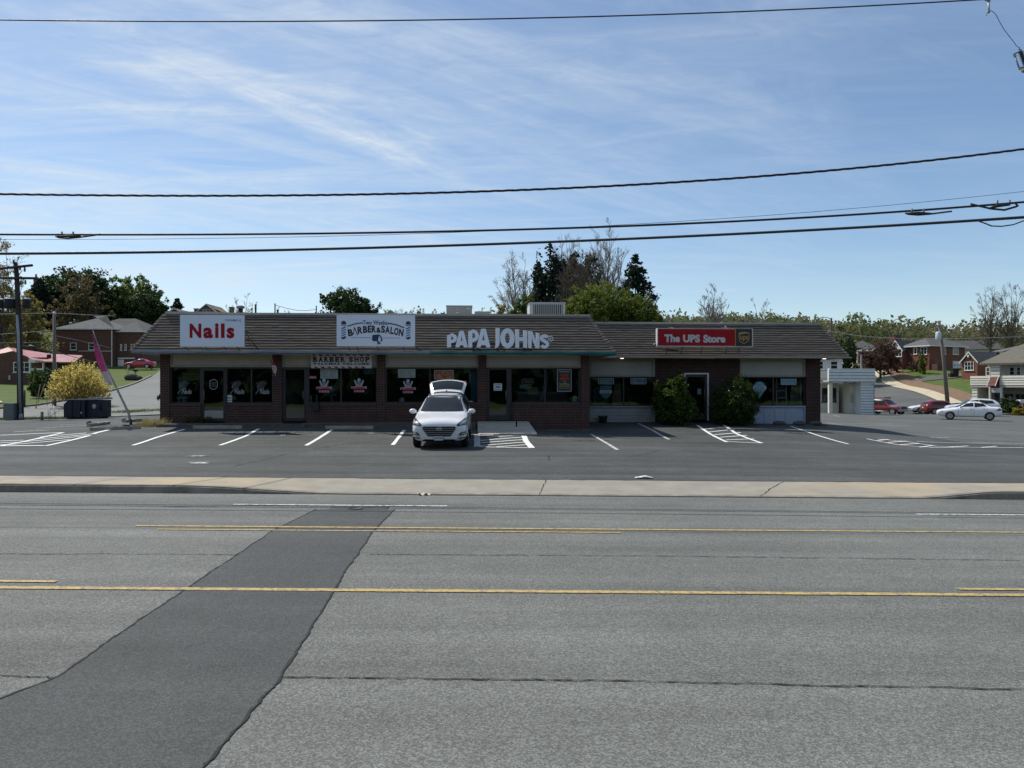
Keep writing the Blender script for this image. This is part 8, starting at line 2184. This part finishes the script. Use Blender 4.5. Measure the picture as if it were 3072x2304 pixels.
def G(u,v,Y):a=P(u,v,Y);return(a.x,a.y,gz(a.x,a.y))
def Hh(v,Y,z):return HC-(v-CV)/F*Y-z
def W_(px_,Y):return px_/F*Y
DKG=leaf_mat('dark_evergreen_leaves',[(0.010,0.022,0.014),(0.017,0.034,0.022),(0.029,0.048,0.029)],.6,0.1)
DKG2=leaf_mat('deep_green_leaves',[(0.016,0.034,0.013),(0.034,0.062,0.018),(0.058,0.098,0.023)],.55,0.3)
MIDG=leaf_mat('mid_green_leaves',[(0.052,0.085,0.023),(0.085,0.124,0.034),(0.124,0.163,0.046)],.6,0.45)
LIME=leaf_mat('fresh_yellow_green_leaves',[(0.069,0.100,0.018),(0.119,0.150,0.025),(0.175,0.194,0.035)],.6,0.5)
OLIVE=leaf_mat('olive_bud_leaves',[(0.173,0.132,0.068),(0.210,0.173,0.083),(0.150,0.117,0.063)],.7,0.5)
YBUD=leaf_mat('yellowish_bud_leaves',[(0.224,0.182,0.063),(0.294,0.238,0.077),(0.182,0.154,0.063)],.7,0.5)
FRESH=leaf_mat('fresh_green_leaves',[(0.09,0.14,0.035),(0.13,0.19,0.05),(0.17,0.23,0.07)],.6,.5)
PURP=leaf_mat('brown_purple_leaves',[(0.090,0.048,0.036),(0.132,0.072,0.054),(0.066,0.048,0.031)],.6,0.4)
def pxb(b,u0,Y,L,dep=1.0,fill=True):
 """crown ellipsoids from their outlines (u, v, half width, half height) in the photo"""
 w=Y/F;r=[((u-u0)*w,.3*(i%3-1),HC-(v-CV)*w-b[2],ru*w,max(.4,min(ru,rv*1.6)*w*dep),rv*w)for i,(u,v,ru,rv)in enumerate(L)]
 return r
 # --- the group behind the pizza shop
Y=120;b=G(1560,1000,Y);H=Hh(748,Y,b[2])
bare('bare_tree','wide spreading bare grey tree at the left of the tree group behind the roof','tree',b,H,21,M_TWIG,W_(215,Y),(20,11,7,4),.30,.017,YBUD,700,.12,'bare trees behind the shops',1.2)
Y=118;b=G(1648,1000,Y);H=Hh(752,Y,b[2]);hb=W_(45,Y)
leafy('evergreen_tree','tall dark evergreen among the bare trees behind the roof','tree',b,3,[(-.3,0,H*.45,hb*1.1,hb,H*.45),(.6,.4,H*.72,hb*1.2,hb,H*.28),(-1.0,.4,H*.62,hb*.8,hb*.8,H*.30),(3.2,.5,H*.80,hb*1.2,hb,H*.18),(5.5,1,H*.78,hb*1.2,hb,H*.2)],8500,.30,DKG,31)
Y=110;b=G(1735,1000,Y);H=Hh(760,Y,b[2])
bare('bare_tree','dense dark brown bare tree in the middle of the tree group behind the roof','tree',b,H,22,M_TWIGD,W_(195,Y),(38,13,8,4),.22,.022,None,0,.1,'bare trees behind the shops',1.1)
Y=126;b=G(1815,1000,Y);H=Hh(690,Y,b[2])
bare('bare_tree','tallest bare tree with fanned upright branches behind the roof','tree',b,H,23,M_TWIG,W_(235,Y),(26,11,7,4),.30,.018,YBUD,250,.1,'bare trees behind the shops',1.05)
Y=128;b=G(1700,1000,Y);H=Hh(700,Y,b[2])
bare('bare_tree','tall bare tree rising between the dense brown tree and the fanned one','tree',b,H,24,M_TWIG,W_(170,Y),(16,10,7,4),.34,.013,None,0,.1,'bare trees behind the shops',.9)
Y=112;b=G(1906,1000,Y);H=Hh(756,Y,b[2])
conifer('conifer_tree','dark pointed conifer at the right end of the tree group','tree',b,H,W_(265,Y),DKG,41,11000,.30)
Y=85;b=G(1810,1000,Y);H=Hh(850,Y,b[2]);w=W_(1,Y)
leafy('leafy_tree','broad yellow green leafy tree just behind the roof where the wing begins','tree',b,2,pxb(b,1810,Y,[(1800,905,70,55),(1735,925,52,45),(1870,925,60,52),(1930,940,45,48),(1965,965,34,35),(1830,960,110,50),(1720,965,50,40),(1850,1010,120,45)]),22000,.15,LIME,51,shell=.3)
Y=88;b=G(1572,1000,Y);H=Hh(884,Y,b[2]);w=W_(1,Y)
leafy('leafy_tree','small bright green leafy tree between the two rooftop units','tree',b,1.5,pxb(b,1572,Y,[(1575,918,30,34),(1552,938,24,24),(1600,932,24,28),(1575,965,45,35)]),5200,.15,MIDG,52)
Y=95;b=G(1500,1000,Y);H=Hh(912,Y,b[2]);w=W_(1,Y)
leafy('leafy_shrub','thin olive shrub over the roof right of the boxy rooftop unit','shrub',b,1,pxb(b,1500,Y,[(1495,940,32,26),(1530,945,26,22),(1510,970,50,30)]),2200,.14,YBUD,53,shell=.2)
# dark round tree over the barber shop
Y=75;b=G(1052,1000,Y);H=Hh(866,Y,b[2]);w=W_(1,Y)
leafy('leafy_tree','dense dark green round tree behind the roof above the barber sign','tree',b,2,pxb(b,1052,Y,[(1045,915,58,48),(1000,905,34,30),(1095,922,38,36),(975,890,14,16),(1052,950,78,40),(1050,1000,85,45)]),13000,.14,DKG2,54,shell=.4)
# scattered bare trees
Y=130;b=G(2137,1010,Y);H=Hh(853,Y,b[2])
bare('bare_tree','bare egg-shaped tree standing over the red sign on the wing','tree',b,H,61,M_TWIG,W_(120,Y),(20,10,6,3),.26,.021,None,0,.1,'bare trees right of the tree group',1.15)
Y=140;b=G(2285,1010,Y);H=Hh(903,Y,b[2])
bare('bare_tree','low wide bare tree over the roof right of the red sign','tree',b,H,62,M_TWIG,W_(140,Y),(15,8,6,3),.34,.015,PURP,350,.12,'bare trees right of the tree group',1.25)
Y=170;b=G(2970,1030,Y);H=Hh(850,Y,b[2])
bare('bare_tree','tall bare tree on the ridge at the far right, the left of two','tree',b,H,63,M_TWIGD,W_(130,Y),(18,9,6,3),.18,.018,None,0,.1,'bare trees right of the tree group',1.1)
Y=168;b=G(3035,1030,Y);H=Hh(846,Y,b[2])
bare('bare_tree','tall bare tree on the ridge at the far right, touching the picture edge','tree',b,H,64,M_TWIGD,W_(150,Y),(18,9,6,3),.18,.018,None,0,.1,'bare trees right of the tree group',1.1)
Y=150;b=G(725,1000,Y);H=Hh(892,Y,b[2])
bare('bare_tree','pale twiggy bare tree over the roof right of the nail sign','tree',b,H,65,M_TWIG,W_(150,Y),(16,9,6,3),.34,.014,YBUD,500,.12,None,1.3)
# trees along the far skyline behind the roof, each a small one
for i,(u,vt,wpx,k)in enumerate(((1160,925,50,0),(1200,922,46,0),(1232,926,40,0),(1262,921,34,1),(1300,928,40,0),(1330,933,36,1),(860,930,40,0),(1440,925,40,0),(1465,930,40,1))):
 Y=200;b=G(u,1000,Y);H=Hh(vt,Y,b[2])
 lb=['small hazy bare tree on the far skyline over the barber sign end','small hazy bare tree on the skyline between barber sign and white letters','slim bare skyline tree left of the budding one near the white letters','budding pale green skyline tree left of the boxy rooftop unit','low bare skyline tree touching the boxy rooftop unit','pale budding skyline tree hidden behind the boxy rooftop unit','faint bare skyline tree between the two thin poles on the left','low bare skyline tree over the duct of the boxy rooftop unit','pale budding skyline tree right of the boxy rooftop unit duct'][i]
 bare('skyline_tree',lb,'tree',b,H,70+i,M_TWIG,W_(wpx*1.3,Y),(11,7,5,2),.45,.022,MIDG if k else YBUD,600 if k else 260,.2,'small trees on the far skyline',1.2)
 # --- left hillside
Y=165;b=G(205,1000,Y);H=Hh(806,Y,b[2]);w=W_(1,Y)
leafy('evergreen_tree','big dark evergreen crown behind the brown tree on the left hill','tree',b,3,pxb(b,205,Y,[(230,860,85,52),(150,890,50,60),(310,890,50,60),(200,940,110,60),(340,960,35,50),(130,960,45,60)]),17000,.36,DKG2,81,shell=.45)
Y=158;b=G(118,1005,Y);H=Hh(835,Y,b[2])
conifer('conifer_tree','dark pointed conifer right of the left utility pole','tree',b,H,W_(150,Y),DKG,82,8000,.42)
Y=150;b=G(240,1005,Y);H=Hh(822,Y,b[2]);w=W_(1,Y)
bare('budding_tree','wide brown olive budding tree before the dark evergreens on the left hill','tree',b,H,83,M_TWIGD,W_(205,Y),(26,11,7,3),.16,.018,OLIVE,26000,.15,None,1.2)
Y=175;b=G(400,985,Y);H=Hh(828,Y,b[2]);w=W_(1,Y)
leafy('leafy_tree','tall bright green leafy tree at the right of the left hill','tree',b,3,pxb(b,400,Y,[(370,870,36,40),(420,872,38,40),(455,892,30,40),(400,920,75,50),(350,930,30,50)]),10000,.34,FRESH,84,shell=.3)
Y=168;b=G(430,985,Y);H=Hh(872,Y,b[2]);w=W_(1,Y)
leafy('evergreen_tree','dark low evergreen before the bright green tree above the gabled house','tree',b,2,pxb(b,430,Y,[(420,915,48,38),(465,930,32,36),(385,935,30,34),(430,955,70,30)]),6500,.32,DKG2,85)
Y=185;b=G(532,980,Y);H=Hh(894,Y,b[2]);conifer('conifer_tree','small pointed conifer over the roof edge left of the nail sign','tree',b,H,W_(90,Y),DKG,86,3000,.4)
Y=110;b=G(5,1020,Y);H=Hh(735,Y,b[2])
bare('budding_tree','large pale budding tree cut by the left picture edge','tree',b,H,87,M_TWIGD,W_(220,Y),(20,10,7,3),.2,.014,YBUD,11000,.13,None,1.2)
Y=118;b=G(85,1015,Y);H=Hh(868,Y,b[2]);w=W_(1,Y)
conifer('budding_conifer','yellow olive drooping tree behind the transformers of the left pole','tree',b,H,W_(190,Y),YBUD,88,7500,.24)
Y=132;b=G(20,1015,Y);H=Hh(930,Y,b[2]);w=W_(1,Y)
leafy('leafy_shrub','olive thicket at the foot of the trees at the left edge','shrub',b,1,[(0,0,H*.5,60*w,2,H*.5),(50*w,0,H*.4,40*w,2,H*.4)],3600,.26,OLIVE,89)
# lawn shrubs on the left
Y=57;b=G(238,1206,Y);w=W_(1,Y);H=Hh(1088,Y,b[2])
g=np.random.default_rng(91);t=thing('flowering_shrub','big round forsythia shrub in yellow bloom behind the dumpster','shrub',b)
n=1500;dirs=g.normal(size=(n,3));dirs[:,2]=np.abs(dirs[:,2])*1.0+.1;dirs/=np.linalg.norm(dirs,axis=1,keepdims=True)
R_=np.array([88*w,2.0,H*.80]);base=np.array([0,0,H*.20]);k=g.uniform(.45,1.08,n)[:,None];k[:160]*=g.uniform(1.0,1.18,(160,1))
tip=base+dirs*R_*k
lv=[];lv2=[]
for i in range(n):
 d=dirs[i]*np.array([.5,.5,1])+np.array([0,0,.5])+g.normal(0,.25,3);d/=np.linalg.norm(d);L_=g.uniform(.25,.55)
 for j in range(9):
  c=tip[i]-d*L_*(j/9)+g.normal(0,.025,3);(lv if g.random()<(.82 if tip[i][2]>H*.42 and k[i]>.65 else .42)else lv2).append(c)
YEL=leaf_mat('yellow_bloom',[(0.55,0.44,0.10),(0.70,0.58,0.16),(0.78,0.68,0.26)],.7,0.5);BRN=leaf_mat('brown_bloom',[(0.208,0.111,0.058),(0.286,0.156,0.078),(0.338,0.221,0.117)],.8,0.4)
me=quads_mesh('blossom',leaf_quads(np.array(lv),.072,g),[YEL]);o=bpy.data.objects.new('blossom',me);C.objects.link(o);o.parent=t
me=quads_mesh('brown_leaves',leaf_quads(np.array(lv2),.062,g),[BRN]);o=bpy.data.objects.new('brown_leaves',me);C.objects.link(o);o.parent=t
m=MB()
for i in range(70):m.tube([(g.normal(0,.12),g.normal(0,.1),0),base+(tip[i]-base)*.4+np.array([0,0,.1]),tip[i]],[.03,.016,.006],5)
m.build('stems',M_TWIG,t)
def bush(name,label,u,v,Y,wpx,vt,mat,seed,n,size,dz=1.0,group=None,depth=None):
 b=G(u,v,Y);w=W_(1,Y);H=Hh(vt,Y,b[2]);hw=wpx/2*w;dp=depth or hw
 return leafy(name,label,'bush',b,H*.3,[(0,0,H*.52,hw,dp,H*.48),(-hw*.35,0,H*.45,hw*.7,dp*.8,H*.42),(hw*.35,0,H*.42,hw*.7,dp*.8,H*.40),(0,0,H*.25,hw*.9,dp*.9,H*.25)],n,size,mat,seed,tr=.05,group=group,shell=.55,limbs=5)
bush('round_bush','egg-shaped green bush on the lawn before the red roofed house',112,1180,66,42,1112,MIDG,92,2600,.10)
bush('hedge','dark hedge beside the porch of the red roofed house',148,1160,80,90,1106,DKG2,93,3200,.14)
bush('hedge','olive bush left of the hedge at the corner of the red roofed house',105,1155,79,38,1108,MIDG,94,1500,.13)
a=bw(-.55,2.2);t=leafy('red_shrub','small reddish shrub at the left end wall of the shops','shrub',(a.x,a.y,gz(a.x,a.y)),.4,[(0,0,1.15,.28,.4,.5)],500,.05,PURP,95,tr=.02,limbs=4)
# bushes before the parcel shop
VIB=leaf_mat('glossy_shop_bush_leaves',[(0.033,0.066,0.011),(0.061,0.105,0.015),(0.105,0.154,0.024)],.4,0.5)
VIB2=leaf_mat('boxwood_leaves',[(0.020,0.045,0.008),(0.040,0.070,0.010),(0.062,0.095,0.014)],.45,0.4)
x=bx(2020,YU-1.25);a=bw(x,YU-1.25);z0=min(gz(a.x,a.y),ZFL-.36);k=(YU-1.25+31)/F;Hb=bz(1128,2020,YU-1.25)-z0;hw=60*k
t=leafy('shop_bush','tall loose leafy bush with pale new shoots left of the parcel shop door','bush',(a.x,a.y,z0),.4,[(0,0,Hb*.46,hw*.95,.75,Hb*.46),(-.15,-.1,Hb*.72,hw*.75,.65,Hb*.26),(.2,0,Hb*.22,hw*.95,.7,Hb*.24),(.42,0,Hb*.92,.14,.14,Hb*.16),(.34,.1,Hb*1.06,.09,.09,Hb*.11),(.1,0,Hb*.88,.45,.4,Hb*.12)],12500,.056,VIB,96,tr=.04,shell=.4,limbs=9)
x=bx(2208,YU-1.2);a=bw(x,YU-1.2);z0=min(gz(a.x,a.y),ZFL-.36);Hb=bz(1136,2208,YU-1.2)-z0;hw=58*k
t=leafy('shop_bush','dense clipped round green bush right of the parcel shop door','bush',(a.x,a.y,z0),.4,[(0,0,Hb*.52,hw,.8,Hb*.47),(-.12,0,Hb*.3,hw*1.0,.8,Hb*.3),(.2,0,Hb*.34,hw*.9,.75,Hb*.33)],16000,.045,VIB2,97,tr=.04,shell=.78,limbs=6)
# right side shrubs and trees
bush('hedge','large dark clipped hedge before the cream building at the right',3028,1246,74,62,1193,DKG2,101,4200,.10,depth=1.2)
bush('round_shrub','round golden yellow shrub at the right edge',3066,1246,72,50,1221,leaf_mat('golden_leaves',[(0.20,0.17,0.02),(0.30,0.24,0.03),(0.15,0.14,0.02)],.6,.3),102,2600,.08)
bush('round_shrub','small golden shrub left of the dark hedge by the door',2990,1238,78,22,1213,MATS['golden_leaves']if 'golden_leaves' in MATS else YBUD,103,800,.08)
Y=128;b=G(2640,1095,Y);H=Hh(1012,Y,b[2]);w=W_(1,Y)
leafy('leafy_tree','round brown purple leafed tree before the white gabled brick house','tree',b,1.5,[(0,0,H*.62,48*w,2.4,H*.38),(-35*w,0,H*.45,28*w,2,H*.26),(36*w,0,H*.48,26*w,2,H*.28),(0,0,H*.4,44*w,2.2,H*.2)],6800,.17,PURP,104,shell=.35)
bush('small_tree','small yellow green tree before the brick wall on the right hill',2768,1092,128,30,1056,LIME,105,1500,.14)
bush('foundation_shrub','dark reddish shrub under the white gable window',2692,1092,131,30,1076,PURP,106,900,.13)
bush('foundation_shrub','dark reddish shrub right of the porch recess',2738,1094,131,34,1081,PURP,107,900,.13)
Y=125;b=G(2535,1060,Y);H=Hh(992,Y,b[2]);w=W_(1,Y)
leafy('leafy_tree','dark leafy tree behind the right end of the wing roof','tree',b,1.5,[(0,0,H*.58,34*w,2,H*.4),(20*w,0,H*.4,26*w,2,H*.3),(-25*w,0,H*.5,26*w,2,H*.3)],3600,.20,DKG2,108,shell=.4)
bush('shrub','dark shrub on the ridge beside the long dark roof',2975,1062,150,50,1046,DKG2,109,900,.18)
# --- woods on the far ridge
g=np.random.default_rng(7);V=[];MI=[]
FW=[leaf_mat('far_wood_green',[(0.12,0.14,0.055),(0.15,0.17,0.065),(0.18,0.18,0.08)],.8,.4),leaf_mat('far_wood_olive',[(0.17,0.155,0.09),(0.20,0.18,0.10),(0.15,0.135,0.085)],.8,.4),leaf_mat('far_wood_dark',[(0.085,0.105,0.05),(0.11,0.13,0.058),(0.10,0.11,0.05)],.8,.4)]  # leaf colours lightened in place of distance haze
for i in range(1750):
 Y=g.uniform(250,520);u=g.uniform(-250,3350)if i%3 else g.uniform(1950,3350);x=(u-CU)/F*Y;z=float(gzv(np.array([x]),np.array([Y]))[0])
 h=g.uniform(5,11)if g.random()<.85 else g.uniform(10,14);w=h*g.uniform(.28,.5);k=120
 d=g.normal(size=(k,3));d/=np.linalg.norm(d,axis=1,keepdims=True);c=d*(g.uniform(.45,1.05,k)**.6)[:,None]*np.array([w,w,h*.46])+np.array([x,Y,z+h*.55])
 V.append(leaf_quads(c,h*.058,g));MI.append(np.full(k,g.choice([0,0,0,1,1,2])))
me=quads_mesh('woods',np.concatenate(V),FW,np.concatenate(MI));o=bpy.data.objects.new('woods',me);C.objects.link(o);tag(o,kind='stuff')
# woods behind the camera across the street, mirrored dimly in the shop glass
V=[];MI=[]
for i in range(260):
 x=g.uniform(-70,75);y=g.uniform(-44,-24);z=float(gzv(np.array([x]),np.array([y]))[0]);h=g.uniform(7,13);w=h*.4;k=60
 d=g.normal(size=(k,3));d/=np.linalg.norm(d,axis=1,keepdims=True);c=d*(g.uniform(.3,1.05,k)**.6)[:,None]*np.array([w,w,h*.5])+np.array([x,y,z+h*.5])
 V.append(leaf_quads(c,h*.13,g));MI.append(np.full(k,g.choice([0,1,1,1])))
me=quads_mesh('woods',np.concatenate(V),[DKG,DKG2],np.concatenate(MI));o=bpy.data.objects.new('woods',me);C.objects.link(o);tag(o,kind='stuff')
